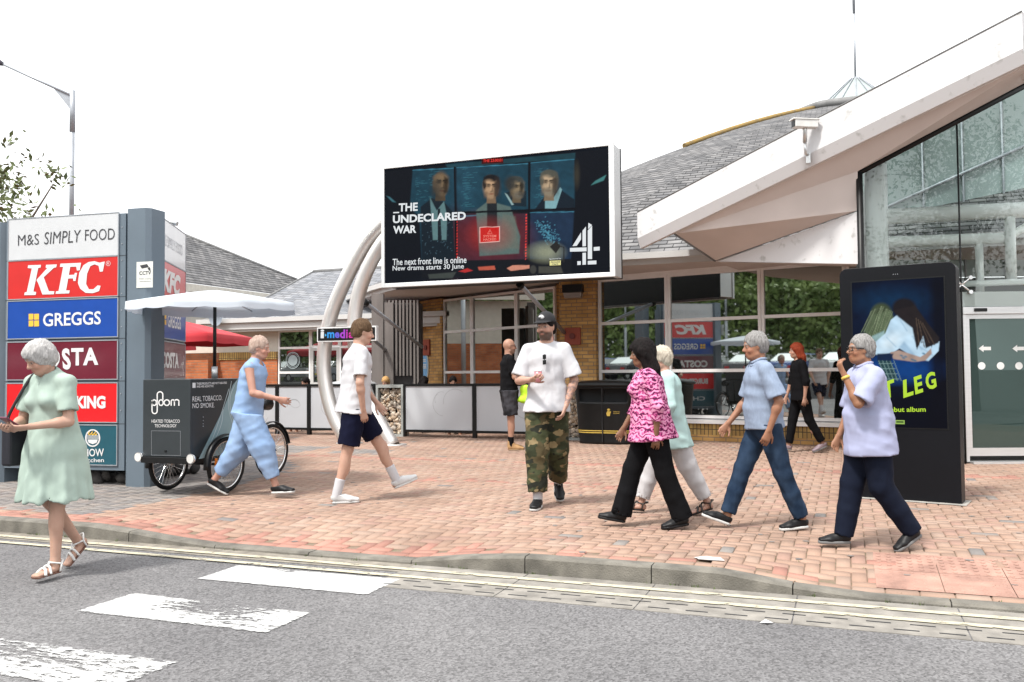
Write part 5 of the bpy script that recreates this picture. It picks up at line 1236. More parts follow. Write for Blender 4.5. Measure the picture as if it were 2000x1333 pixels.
b_ = MB(); tpts = [SPx(466, 738.5), SPx(455, 752), SPx(436, 800), (SPx(388, 897))]; L1 = SD.P(1.115, Z0_+.005, .002); L2_ = SD.P(1.115, Z1_-.004, .002)
b_.poly([tpts[3], L1, L2_, tpts[0], tpts[1], tpts[2]]); b_.build('wrap', tealm, bx_)
b_ = MB()
for pts in ([(452, 745), (446, 790), (455, 830), (472, 870)], [(462, 745), (450, 775), (452, 810), (470, 850)], [(436, 800), (432, 830), (415, 870)], [(447, 760), (430, 815), (418, 850), (405, 880)]):
    ribbon(b_, lambda x, y: SD.hit(x, y, .004), spline(pts, 6), .9)
b_.build('wrap_line', mat('pale_line', (.5, .6, .63), .5), bx_)
def ft(s, x0, y0, x1, y1, h_, pl=FT, m_=mw, **kw): return seg_text(s, pl, x0, y0, x1, y1, h_, m_, bx_, .003, **kw)
ft('HEATED TOBACCO', 296, 823, 351, 823, 6.2); ft('TECHNOLOGY', 302, 832, 345, 832, 6.2)
ft('REAL TOBACCO.', 376, 780, 434, 777, 10, SD, bold=.004); ft('NO SMOKE.', 376, 793, 419, 791.5, 9.5, SD, bold=.004)
ft('THESE PRODUCTS ARE NOT RISK-FREE', 384, 750, 443, 748, 4.4, SD, bold=.02); ft('AND ARE ADDICTIVE', 384, 755.5, 417, 754.5, 4.2, SD, bold=.02)
ft('THESE PRODUCTS ARE NOT RISK-FREE AND ARE ADDICTIVE', 294, 895, 358, 896, 2.6, bold=.02)
b_ = MB(); b_.poly([SD.hit(x, y, .003) for x, y in ((376, 748), (382, 748), (382, 758), (376, 758))][::-1]); b_.poly([FT.hit(x, y, .003) for x, y in ((289, 893), (292.5, 893), (292.5, 897), (289, 897))][::-1]); b_.build('lettering', mw, bx_)
# the looped wordmark
fF = lambda x, y: FT.hit(x, y, .003); K3 = lambda pts: [(270+x/5.127, 720+y/5.127) for x, y in pts]; w_ = 2.3
b_ = MB(); ribbon(b_, fF, K3([(138, 318)]+[(138, 350), (138, 400), (138, 425)]+arc(164, 425, 26, 28, 180, 0, 10)+[(190, 400), (190, 300), (190, 265)]+arc(218, 262, 28, 28, 180, 360, 12)+[(246, 300), (246, 318)]), w_); b_.build('lettering', mw, bx_)
for cx0, rx in ((160, 22), (228, 22), (286, 27)): b_ = MB(); ribbon(b_, fF, K3(arc(cx0, 343, rx, 28, 0, 345, 20)), w_, closed=True); b_.build('lettering', mw, bx_)
b_ = MB()
ribbon(b_, fF, K3([(330, 374), (330, 330)]+arc(346, 330, 16, 16, 180, 360, 8)+[(362, 330), (362, 374)]), w_); ribbon(b_, fF, K3([(362, 330)]+arc(385, 330, 22, 17, 180, 360, 8)+[(407, 330), (407, 374)]), w_)
b_.build('lettering', mw, bx_)
b_ = MB(); h = K3([(132, 625), (422, 628), (422, 872), (132, 868)]); ribbon(b_, fF, h, .7, closed=True); b_.build('hatch_outline', M['galv'], bx_)
b_ = MB(); q = FT.hit(*K3([(276, 829)])[0], .0); b_.tube([q, q+FT.n*.012], .012, 10); b_.build('lock', M['black_metal'], bx_)
b_ = MB()
for y in (815, 822, 828, 833): q = SD.hit(396.5, y, 0); b_.tube([q, q+SD.n*.006], .006, 6)
b_.build('vent', M['galv'], bx_)
def wheel(parent, c, r, name='wheel', tyre=.024):
    w_ = MB(); n = 40; w_.tube([(c[0], c[1]+r*math.cos(2*math.pi*i/n)*(1-tyre/r), c[2]+r*math.sin(2*math.pi*i/n)*(1-tyre/r)) for i in range(n)], tyre, 10, closed=True)
    wo = w_.build(name, M['rubber'], parent)
    rr = r-tyre*2; k = MB(); k.tube([(c[0], c[1]+rr*math.cos(2*math.pi*i/n), c[2]+rr*math.sin(2*math.pi*i/n)) for i in range(n)], .011, 8, closed=True); k.build('rim', M['chrome'], wo)
    k = MB()
    for i in range(28):
        a = 2*math.pi*i/28; a2 = a+.5*(1 if i % 2 else -1); s_ = .03*(1 if i % 4 < 2 else -1)
        k.tube([(c[0]+s_, c[1]+.02*math.cos(a2), c[2]+.02*math.sin(a2)), (c[0], c[1]+rr*math.cos(a), c[2]+rr*math.sin(a))], .0022, 4, caps=False)
    k.build('spoke', M['chrome'], wo)
    k = MB(); k.tube([(c[0]-.045, c[1], c[2]), (c[0]+.045, c[1], c[2])], .02, 12); k.build('hub', M['chrome'], wo)
    return wo
wheel(tk, (-7.29, 7.96, .31), .31); wheel(tk, (-6.50, 7.98, .31), .31); wheel(tk, (-6.88, 9.32, .34), .34)
b_ = MB(); b_.tube([(-7.29, 7.96, .31), (-6.50, 7.98, .31)], .014, 8)
b_.tube([(-7.2, 7.6, .36), (-6.62, 8.5, .34)], .016, 8); b_.tube([(-6.62, 7.6, .36), (-7.2, 8.5, .34)], .016, 8)
for x in (-7.2, -6.62): b_.tube([(x, 7.55, .37), (x, 8.6, .37)], .018, 8)
b_.tube([(-6.9, 8.5, .37), (-6.9, 8.85, .34), (-6.88, 9.05, .30)], .02, 8); b_.tube([(-6.88, 9.02, .3), (-6.88, 9.14, .88)], .017, 8)
for s_ in (-.06, .06): b_.tube([(-6.88+s_*.5, 9.02, .3), (-6.88+s_, 9.32, .34), (-6.88+s_*.4, 9.1, .7)], .011, 8)
b_.tube([(-6.88, 8.72, .37), (-6.88, 8.76, 1.0)], .018, 8); b_.build('chassis', M['black_metal'], tk)
b_ = MB(); b_.tube([(-7.15, 8.82, 1.02), (-7.0, 8.76, 1.04), (-6.76, 8.76, 1.04), (-6.6, 8.82, 1.02)], .013, 8); b_.build('handlebar', M['black_metal'], tk)
b_ = MB(); b_.tube([(-6.88, 9.0, .92), (-6.88, 9.1, .93), (-6.88, 9.25, .94)], [.03, .06, .085], 12); b_.build('saddle', M['black_plastic'], tk)
def fender(c, r, a0, a1, hw):
    b_ = MB(); n = 18; V = []
    for i in range(n+1):
        a = R_(a0+(a1-a0)*i/n)
        for (x, rr) in ((-hw, r-.012), (-hw*.6, r), (hw*.6, r), (hw, r-.012)): V.append((c[0]+x, c[1]+rr*math.cos(a), c[2]+rr*math.sin(a)))
    F = [(i*4+j, (i+1)*4+j, (i+1)*4+j+1, i*4+j+1) for i in range(n) for j in range(3)]; b_.add(V, F, 0, True)
    o_ = b_.build('mudguard', M['black_plastic'], tk); s_ = o_.modifiers.new('s', 'SOLIDIFY'); s_.thickness = .004
fender((-6.50, 7.98, .31), .345, 20, 185, .035); fender((-7.29, 7.96, .31), .345, 20, 185, .035); fender((-6.88, 9.32, .34), .375, 10, 150, .03)
b_ = MB(); b_.tube([(-6.84, 9.32+.375*math.cos(R_(12)), .34+.375*math.sin(R_(12))), (-6.83, 9.33, .35)], .004, 6); b_.build('mudguard_stay', M['chrome'], tk)
for x in (-7.27, -6.555):
    b_ = MB(); b_.tube([(x, 7.47, .42), (x, 7.52, .42)], [.055, .04], 16); lo_ = b_.build('headlight', M['chrome'], tk)
    b_ = MB(); b_.tube([(x, 7.464, .42), (x, 7.469, .42)], .046, 16); b_.build('lens', mat('lamp_lens', (.6, .6, .58), .1), lo_)
b_ = MB(); b_.hexa([(-6.475, 7.76, .30), (-6.455, 7.76, .30), (-6.455, 7.78, .30), (-6.475, 7.78, .30), (-6.475, 7.76, .40), (-6.455, 7.76, .40), (-6.455, 7.78, .40), (-6.475, 7.78, .40)]); b_.build('reflector', mat('orange_reflector', (.7, .18, .02), .3), tk)
# parasol standing in the box
pa = thing('parasol', (-6.84, 8.19, 1.27), 'pale blue-white parasol with a scalloped valance rising from the cargo box', 'parasol')
b_ = MB(); b_.tube([(-6.84, 8.19, 1.27), (-6.84, 8.19, 2.3)], .02, 12); b_.build('pole', M['black_metal'], pa)
b_ = MB(); b_.tube([(-6.84, 8.19, 1.271), (-6.84, 8.19, 1.41)], .035, 12); b_.build('socket', M['alu'], pa)
def canopy(c, R_out, z0, z1, n, drop, rot=0, sag=.03, nseg=10, wav=.02):
    V = []; F = []; per = n*nseg; NR = 8
    for j in range(NR+1):
        t = j/NR
        for i in range(per):
            a = 2*math.pi*i/per+rot; s = (i % nseg)/nseg; pol = math.cos(math.pi/n)/math.cos(((i % nseg)/nseg-.5)*2*math.pi/n)
            r = R_out*t*pol*(1 if t < 1 else 1); z = z1+(z0-z1)*(t**1.15) - sag*4*s*(1-s)*math.sin(math.pi*t)
            V.append((c[0]+r*math.cos(a), c[1]+r*math.sin(a), z))
    for k in range(1, 3):
        for i in range(per):
            a = 2*math.pi*i/per+rot; s = (i % nseg)/nseg; pol = math.cos(math.pi/n)/math.cos((s-.5)*2*math.pi/n)
            r = R_out*pol*(1.0+.004*k)+wav*.6*math.sin(s*math.pi*6)*(k/2); V.append((c[0]+r*math.cos(a), c[1]+r*math.sin(a), z0-drop*k/2*(1-.14*(1-abs(math.sin(s*math.pi*2.0)))) ))
    for j in range(NR+2):
        for i in range(per): F.append((j*per+i, j*per+(i+1) % per, (j+1)*per+(i+1) % per, (j+1)*per+i))
    mb = MB(); mb.add(V, F, 0, True); return mb
b_ = canopy((-6.84, 8.19), .97, 2.13, 2.30, 8, .10, rot=.2, sag=.02, wav=.01); b_.build('canopy', M['canvas_white'], pa)
b_ = MB()
for k in range(8): a = 2*math.pi*k/8+.2; b_.tube([(-6.84, 8.19, 2.27), (-6.84+.94*math.cos(a), 8.19+.94*math.sin(a), 2.115)], .007, 5)
b_.build('rib', M['galv'], pa)
# red parasols by the shop
def red_parasol(c, half, z0, z1, rot, label):
    t = thing('red_parasol', (c[0], c[1], 0), label, 'parasol', 'red parasols on the shop terrace')
    b_ = MB(); b_.tube([(c[0], c[1], 0), (c[0], c[1], z1)], .028, 10); b_.build('pole', M['alu'], t)
    canopy(c, half*1.41, z0, z1, 4, .17, rot=rot, sag=.02, wav=0).build('canopy', M['cloth_red'], t)
    b_ = MB(); b_.lathe([(.3, 0), (.3, .08), (.05, .1)], (c[0], c[1], 0), 16); b_.build('base', M['concrete'], t)
q = gd(318, 660, 16.6); red_parasol((q[0], q[1]), 1.35, 2.05, 2.42, R_(20+45), 'red square parasol in front of the brick wall beyond the sign tower')
red_parasol((-15.5, 15.2), 1.3, 2.05, 2.5, R_(60), 'red parasol standing on the terrace further left, mirrored in the bay windows')

# ================================================================== TERRACE BARRIERS AND GABIONS
def barrier(px0, px1, label, ln=1):
    pl = Plane((gv(px0, 750, 16)[0], 16.0), (gv(px1, 750, 16)[0], 16.0)); t = thing('terrace_barrier', tuple(pl.P(pl.L/2, 0)), label, 'barrier', 'terrace barriers with grey panels')
    b_ = MB(); b_.pbox(pl, .045, pl.L-.045, .15, 1.04, -.03, -.01); b_.build('panel', M['grey_panel'], t)
    b_ = MB(); b_.pbox(pl, .0, pl.L, 1.041, 1.09, -.05, .01); b_.build('rail', M['black_metal'], t); b_ = MB(); b_.pbox(pl, .04, pl.L-.04, .10, .149, -.045, .005); b_.build('rail', M['black_metal'], t)
    for u_ in (0, pl.L-.04): b_ = MB(); b_.pbox(pl, u_, u_+.04, 0, 1.04, -.06, .015); b_.build('post', M['black_metal'], t)
    b_ = MB(); r = random.Random(int(px0)); fn = lambda x, y: pl.P(x, y, -.0085)
    for k in range(3):
        cx0, cz0, rr = r.uniform(.4, max(.5, pl.L-.4)), r.uniform(.4, .8), r.uniform(.15, .33); a_0 = r.uniform(0, 200)
        ribbon(b_, fn, arc(cx0, cz0, rr, rr, a_0, a_0+140, 14) if rr+.05 < min(cx0, pl.L-cx0) and .16 < cz0-rr and cz0+rr < 1.03 else arc(cx0, .6, .16, .3, 100, 250, 14), .006)
    b_.build('line_art', mat('faint_line', (.26, .27, .28), .5), t)
barrier(455, 541, 'grey barrier panel behind the woman in light blue'); barrier(541, 603, 'short grey barrier panel between two black posts left of the media sign'); barrier(603, 731, 'grey barrier panel behind the left curved steel tube')
barrier(788, 926, 'wide grey barrier panel right of the pebble gabion'); barrier(926, 1066, 'grey barrier panel behind the bald man in black'); barrier(1066, 1098, 'narrow grey barrier panel behind the man in the cap')
b_ = MB()
def gabion(px0, px1, label, v=16.0, seed=1, z1=1.07):
    u0, u1 = gv(px0, 800, v)[0], gv(px1, 800, v)[0]; t = thing('pebble_gabion', ((u0+u1)/2, v, 0), label, 'gabion', 'pebble filled gabions')
    b_ = MB()
    for x in (u0, u1-.05): b_.box((x, v-.02, 0), (x+.05, v+.24, z1))
    b_.box((u0+.051, v-.02, z1-.06), (u1-.051, v+.24, z1)); b_.box((u0+.051, v-.02, 0), (u1-.051, v+.24, .05)); b_.build('frame', mat('galvanised_frame', (.30, .32, .31), .6, var=.12), t)
    b_ = MB(); b_.box((u0+.05, v+.12, .05), (u1-.05, v+.2, z1-.06)); b_.build('backing', M['dark_gap'], t)
    cols = np.array([(1.0, 1, 1), (1.25, 1.15, 1.05), (.7, .7, .72), (.95, .8, .65), (.5, .48, .46), (1.4, 1.35, 1.3)])
    o_ = rocks('pebble_fill', 330, lambda r: np.array([r.uniform(u0+.07, u1-.07), v+.05+r.uniform(0, .05), r.uniform(.07, z1-.09)]), .026, .055, M['pebble'], t, seed, cols, .8); o_['kind'] = 'stuff'
gabion(735, 788, 'pebble gabion in a steel frame between the curved tubes and the wide barrier'); gabion(1100, 1150, 'pebble gabion partly hidden beside the black litter bin', seed=2, z1=1.02)
ct = thing('cafe_table', (-10.4, 17.2, 0), 'grey round cafe table top behind the barrier', 'table')
b_ = MB(); b_.lathe([(0, 1.17), (.3, 1.16), (.55, 1.12), (.62, 1.06), (.6, 1.04), (0, 1.04)], (-10.4, 17.2, 0), 28); b_.build('table_top', mat('table_grey', (.33, .34, .35), .35), ct)
b_ = MB(); b_.tube([(-10.4, 17.2, 0), (-10.4, 17.2, 1.04)], .04, 10); b_.build('leg', M['black_metal'], ct)

# ================================================================== LITTER BIN
bc = gz(1183, 868); BX, BY = (gz(1126, 866)[0]+gz(1240, 868)[0])/2, 15.55
bn = thing('litter_bin', (BX, BY, 0), 'large black double litter bin with two openings and gold bands', 'bin')
def supe(a, b, th, e=3.2): c, s = math.cos(th), math.sin(th); return a*math.copysign(abs(c)**(2/e), c), b*math.copysign(abs(s)**(2/e), s)
NS = 96
zs = [(0, .50, .30), (.03, .505, .31), (.06, .50, .305), (.17, .515, .315), (.5, .535, .325), (.72, .55, .335), (.76, .555, .338), (.80, .56, .34), (.84, .563, .342), (.88, .566, .344), (.92, .57, .346), (.96, .572, .348), (1.0, .575, .35), (1.03, .578, .352)]
b_ = MB(); V = []; F = []
for (z, a, b) in zs:
    for i in range(NS): x, y = supe(a, b, 2*math.pi*i/NS); V.append((BX+x, BY+y, z))
def hole(i, j):
    z = (zs[j][0]+zs[j+1][0])/2; x, y = supe(1, 1, 2*math.pi*(i+.5)/NS)
    return y < -.55 and .76 < z < 1.0 and (.10 < abs(x) < .82)
for j in range(len(zs)-1):
    for i in range(NS):
        if hole(i, j): continue
        F.append((j*NS+i, j*NS+(i+1) % NS, (j+1)*NS+(i+1) % NS, (j+1)*NS+i))
b_.add(V, F, 0, True); bo = b_.build('body', M['black_plastic'], bn); s_ = bo.modifiers.new('s', 'SOLIDIFY'); s_.thickness = .02; s_.offset = -1
b_ = MB(); lp = [(1.03, .585, .36), (1.045, .61, .385), (1.075, .615, .39), (1.10, .59, .37), (1.13, .48, .30), (1.15, .3, .19), (1.157, .02, .01)]; V = []
for (z, a, b) in lp:
    for i in range(NS): x, y = supe(a, b, 2*math.pi*i/NS); V.append((BX+x, BY+y, z))
F = [(j*NS+i, j*NS+(i+1) % NS, (j+1)*NS+(i+1) % NS, (j+1)*NS+i) for j in range(len(lp)-1) for i in range(NS)]+[tuple(range(NS))[::-1]]
b_.add(V, F, 0, True); b_.build('lid', M['black_plastic'], bn)
b_ = MB()
for z in (.20, .235):
    V = []
    for dz in (0, .016):
        for i in range(NS): x, y = supe(.519+(z-.2)*.1, .319+(z-.2)*.1, 2*math.pi*i/NS); V.append((BX+x, BY+y, z+dz))
    b_.add(V, [(i, (i+1) % NS, NS+(i+1) % NS, NS+i) for i in range(NS)], 0, True)
b_.build('gold_band', M['txt_gold'], bn)
b_ = MB(); b_.box((BX-.006, BY-.352, .05), (BX+.006, BY-.2, 1.03)); b_.build('seam', M['dark_gap'], bn)
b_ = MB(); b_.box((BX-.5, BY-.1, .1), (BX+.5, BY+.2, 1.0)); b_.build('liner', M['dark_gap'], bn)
BPn = Plane((BX-.5, BY-.345), (BX+.5, BY-.345)); b_ = MB()
fnn = lambda x, y: BPn.P(.62+x, .56+y, -.004)
b_.poly([fnn(.028*math.cos(a)-.0, .065+.02*math.sin(a)) for a in np.linspace(0, 6, 9)]); b_.poly([fnn(*q) for q in ((-.03, -.05), (.02, -.05), (.03, .0), (.045, .03), (-.02, .045), (-.045, .0))]); b_.build('emblem', M['txt_gold'], bn)
text('THANK YOU', bn, fnn(.14, .03), (1, 0, 0), (0, 0, 1), w=.12, h=.018, m_=M['txt_gold'], bold=.01); text('FOR USING', bn, fnn(.14, .0), (1, 0, 0), (0, 0, 1), w=.11, h=.018, m_=M['txt_gold'], bold=.01)

# ================================================================== LAMP POST, TREES
def lamp_post(base, h, arm, label, grp='lamp posts around the car park'):
    t = thing('lamp_post', (base[0], base[1], 0), label, 'lamp post', grp); x, y = base[:2]
    b_ = MB(); b_.tube([(x, y, -.1), (x, y, h*.55)], .085, 12); b_.tube([(x, y, h*.55), (x, y, h-1.1)], .065, 12); b_.tube([(x, y, h-1.1), (x, y, h+.05)], .075, 12); b_.build('pole', M['galv'], t)
    e = np.array([x, y, h-.05])+np.array(arm); b_ = MB(); b_.tube([(x, y, h-.1), tuple(e)], .035, 8); b_.prism([(x, y, h-.55), (x, y, h-.14), tuple(np.array([x, y, h-.1])+np.array(arm)*.28)], (0, .015, 0)); b_.build('arm', M['galv'], t)
    b_ = MB(); n = np.array(arm)/np.linalg.norm(arm); b_.tube([e-n*.05, e+n*.15, e+n*.5, e+n*.62], [.05, .11, .10, .03], 10); b_.build('lamp_head', mat('lamp_dark', (.06, .06, .08), .5), t)
    return t
q = gd(142, 181, 24); e = gd(3, 121, 24); lamp_post(q, q[2], e-q, 'tall galvanised lamp post with a long arm behind the sign tower')
def make_tree(name, base, h, cr, nleaf, lsize, seed, label, lm, group=None, squash=.8, gap=.25, trunk_r=.2, lo=.35):
    rr = np.random.default_rng(seed); t = thing(name, (base[0], base[1], 0), label, 'tree', group); base = np.array([base[0], base[1], 0.])
    b_ = MB(); top = base+np.array([rr.normal(0, .2), rr.normal(0, .2), h*.72]); mid = (base+top)/2+np.array([.1, -.1, 0]); b_.tube([base-(0, 0, .2), base+(0, 0, .3), mid, top], [trunk_r*1.2, trunk_r, trunk_r*.7, trunk_r*.25], 10)
    ends = []; cc_ = base+np.array([0, 0, h*(lo+1)/2]); hz = h*(1-lo)/2
    for k in range(22):
        a = rr.uniform(0, 6.28); el = rr.uniform(-.6, 1.0); r = rr.uniform(.6, 1.0); e_ = cc_+np.array([math.cos(a)*math.cos(el)*cr*r, math.sin(a)*math.cos(el)*cr*r, math.sin(el)*hz*r])
        s_ = base+(top-base)*rr.uniform(.35, .95); m_ = (s_+e_)/2+np.array([0, 0, .1*cr]); b_.tube([s_, m_, e_], [trunk_r*.3, trunk_r*.16, .012], 5, caps=False); ends += [e_, m_*.4+e_*.6, m_*.7+s_*.3]
    b_.build('trunk', M['bark'], t)
    ends = np.array(ends); ends = ends[ends[:, 2] > h*lo*.75]
    sub = ends[rr.integers(len(ends), size=nleaf//14)]+rr.normal(size=(nleaf//14, 3))*cr*gap*np.array([1, 1, squash])*.8
    P_ = np.repeat(sub, 14, 0)+rr.normal(size=(len(sub)*14, 3))*cr*.07
    n = len(P_); A = rr.normal(size=(n, 3)); A /= np.linalg.norm(A, axis=1)[:, None]; B = np.cross(A, rr.normal(size=(n, 3))); B /= np.linalg.norm(B, axis=1)[:, None]
    s_ = lsize*rr.uniform(.6, 1.3, n)[:, None]; V = np.stack([P_-A*s_, P_-B*s_*.42, P_+A*s_, P_+B*s_*.42], 1).reshape(-1, 3)-base
    me = bpy.data.meshes.new('crown'); raw_mesh(me, V, np.arange(n*4).reshape(-1, 4)); me.materials.append(lm); o_ = bpy.data.objects.new('crown', me); COL.objects.link(o_); o_.parent = t
    return t
q = gd(-55, 380, 15); make_tree('leafy_tree', (q[0]-.3, q[1]), 5.6, 1.75, 5200, .07, 21, 'small leafy tree at the left edge beyond the sign tower', M['leaf2'], lo=.55, gap=.2)
tA = make_tree('broadleaf_tree', (-23, -37), 12, 5, 9000, .24, 31, 'broad dark green tree across the car park, seen only as a reflection', M['leaf_far'], 'trees across the car park', lo=.1, gap=.3)
tB = make_tree('broadleaf_tree', (-31, -34), 14, 5.5, 9000, .25, 32, 'broad dark green tree across the car park, seen only as a reflection', M['leaf_far'], 'trees across the car park', lo=.1, gap=.3)
k = 0
for (x, y, s_, src) in ((-15, -40, 1.0, 0), (-6, -42, 1.0, 1), (4, -42, .95, 0), (-39, -29, 1.0, 0), (-46, -22, 1, 1), (-52, -14, 1, 0), (-56, -5, 1.0, 1), (-58, 4, 1.0, 0), (-58, 13, .9, 1), (-35, -44, 1.35, 1), (-46, -38, 1.3, 0), (-56, -28, 1.3, 1), (-64, -16, 1.3, 0), (-22, -48, 1.3, 1), (-56, 22, .9, 0), (-12, -50, 1.3, 0)):
    c = copy_tree((tA, tB)[src]); c.location = (x, y, 0); c.rotation_euler = (0, 0, k*1.3); c.scale = (s_, s_, s_); k += 1
make_tree('sparse_tree', (15.5, .5), 11, 3.6, 7200, .085, 41, 'tall open-crowned tree beside the road, reflected in the entrance glass', M['leaf'], lo=.3, gap=.22)
make_tree('sparse_tree', (21, 6), 11, 3.8, 7000, .09, 43, 'second open-crowned tree further along the road, mirrored at the right of the entrance glass', M['leaf'], lo=.3, gap=.22)
lamp_post((-24, -17, 0), 8, (1.2, 0, .4), 'lamp post across the car park, reflected in the front windows'); lamp_post((-33, -18, 0), 8, (1.2, 0, .4), 'lamp post across the car park, reflected in the front windows')
for o_ in bpy.data.objects:
    if o_.name.startswith('lamp_post') and o_.get('label', '').startswith('lamp post across'): pass
cp_ = MB(); cp_.box((-70, -60, RZ-.02), (14, -9.5, .72)); cp_.build('car_park', M['asphalt'], kind='structure')
# clipped hedge closing the far side of the car park
hp_ = np.random.default_rng(12); n = 42000; th_ = hp_.uniform(.15, 1.75, n); rd_ = 50+hp_.uniform(-1.2, 1.2, n); P_ = np.stack([-4-rd_*np.sin(th_), 17-rd_*np.cos(th_), hp_.uniform(0, 1, n)**.8*7.5+.1], 1); A = hp_.normal(size=(n, 3)); A /= np.linalg.norm(A, axis=1)[:, None]; B = np.cross(A, hp_.normal(size=(n, 3))); B /= np.linalg.norm(B, axis=1)[:, None]
V = np.stack([P_-A*.3, P_-B*.16, P_+A*.3, P_+B*.16], 1).reshape(-1, 3); me = bpy.data.meshes.new('hedge'); raw_mesh(me, V, np.arange(n*4).reshape(-1, 4)); me.materials.append(M['leaf_far']); o_ = bpy.data.objects.new('hedge', me); COL.objects.link(o_); tag(o_, 'dark green belt of trees and hedge closing the far side of the car park, seen only in reflections', 'hedge', kind='stuff')
# parked cars behind the camera, mirrored in the windows
def make_car(loc, col, label, flip=False):
    t = thing('parked_car', loc, label, 'car', 'cars in the car park'); x, y, z = loc
    cm = mat('car_paint', col, .25, var=.02, coat=.6, metal=.2)
    prof = [(-2.1, .35), (-2.15, .6), (-2.05, .85), (-1.6, .95), (-1.1, 1.0), (-.4, 1.42), (.9, 1.45), (1.6, 1.05), (2.05, .95), (2.12, .6), (2.05, .35)]
    V = []; 
    for s_ in (-1, 1):
        for (a, b) in prof: inset = .16*max(0, (b-.95)/.5); V.append((x+s_*(.87-inset), y+a, b))
    n = len(prof); F = [(i, i+1, n+i+1, n+i) for i in range(n-1)]+[(n-1, 0, n, 2*n-1), tuple(range(n))[::-1], tuple(range(n, 2*n))]
    b_ = MB(); b_.add(V, F); b_.build('body', cm, t, bevel=.06)
    b_ = MB()
    for s_ in (-1, 1): b_.add([(x+s_*.868, y-1.0, 1.02), (x+s_*.868, y+1.45, 1.04), (x+s_*.74, y+.85, 1.39), (x+s_*.75, y-.4, 1.37)], [(0, 1, 2, 3)])
    b_.add([(x-.8, y-1.12, 1.02), (x+.8, y-1.12, 1.02), (x+.7, y-.46, 1.41), (x-.7, y-.46, 1.41)], [(0, 1, 2, 3)]); b_.add([(x-.8, y+1.66, 1.05), (x+.8, y+1.66, 1.05), (x+.7, y+.98, 1.44), (x-.7, y+.98, 1.44)], [(0, 1, 2, 3)]); b_.build('window', M['glass_dim'], t)
    for s_ in (-1, 1):
        for yy in (-1.35, 1.3):
            b_ = MB(); b_.tube([(x+s_*.72, y+yy, .31), (x+s_*.9, y+yy, .31)], .31, 18); w_ = b_.build('wheel', M['rubber'], t); b_ = MB(); b_.tube([(x+s_*.901, y+yy, .31), (x+s_*.91, y+yy, .31)], .19, 14); b_.build('rim', M['alu'], w_)
        for (yy, nm, c) in ((-2.14, 'headlight', (.7, .7, .68)), (2.1, 'tail_light', (.4, .02, .02))): b_ = MB(); b_.box((x+s_*.6-.14, y+yy-.03, .66), (x+s_*.6+.14, y+yy+.03, .8)); b_.build(nm, mat(nm, c, .2), t)
    b_ = MB(); b_.box((x-.26, y+2.115, .5), (x+.26, y+2.135, .61)); b_.build('number_plate', mat('plate_yellow', (.7, .55, .05), .5), t)
    return t
cc1 = make_car((-34, -13, 0), (.45, .46, .47), 'silver car parked across the road, visible only as a reflection')
cc2 = make_car((-31, -13.3, 0), (.03, .08, .28), 'blue car parked across the road, visible only as a reflection')
cc3 = make_car((-28, -13, 0), (.03, .03, .035), 'black car parked across the road, visible only as a reflection')
for c in (cc1, cc2, cc3): c.location.z = .725
for i, (src, x, y) in enumerate(((cc1, -25.2, -13.2), (cc1, -22.4, -13), (cc3, -19.6, -13.3), (cc2, -16.8, -13), (cc1, -14, -13.1), (cc3, -11, -13), (cc1, -37, -12), (cc2, -40, -11), (cc1, -24, -20), (cc1, -30, -20))):
    c = copy_tree(src); c.location = (x, y, .725)
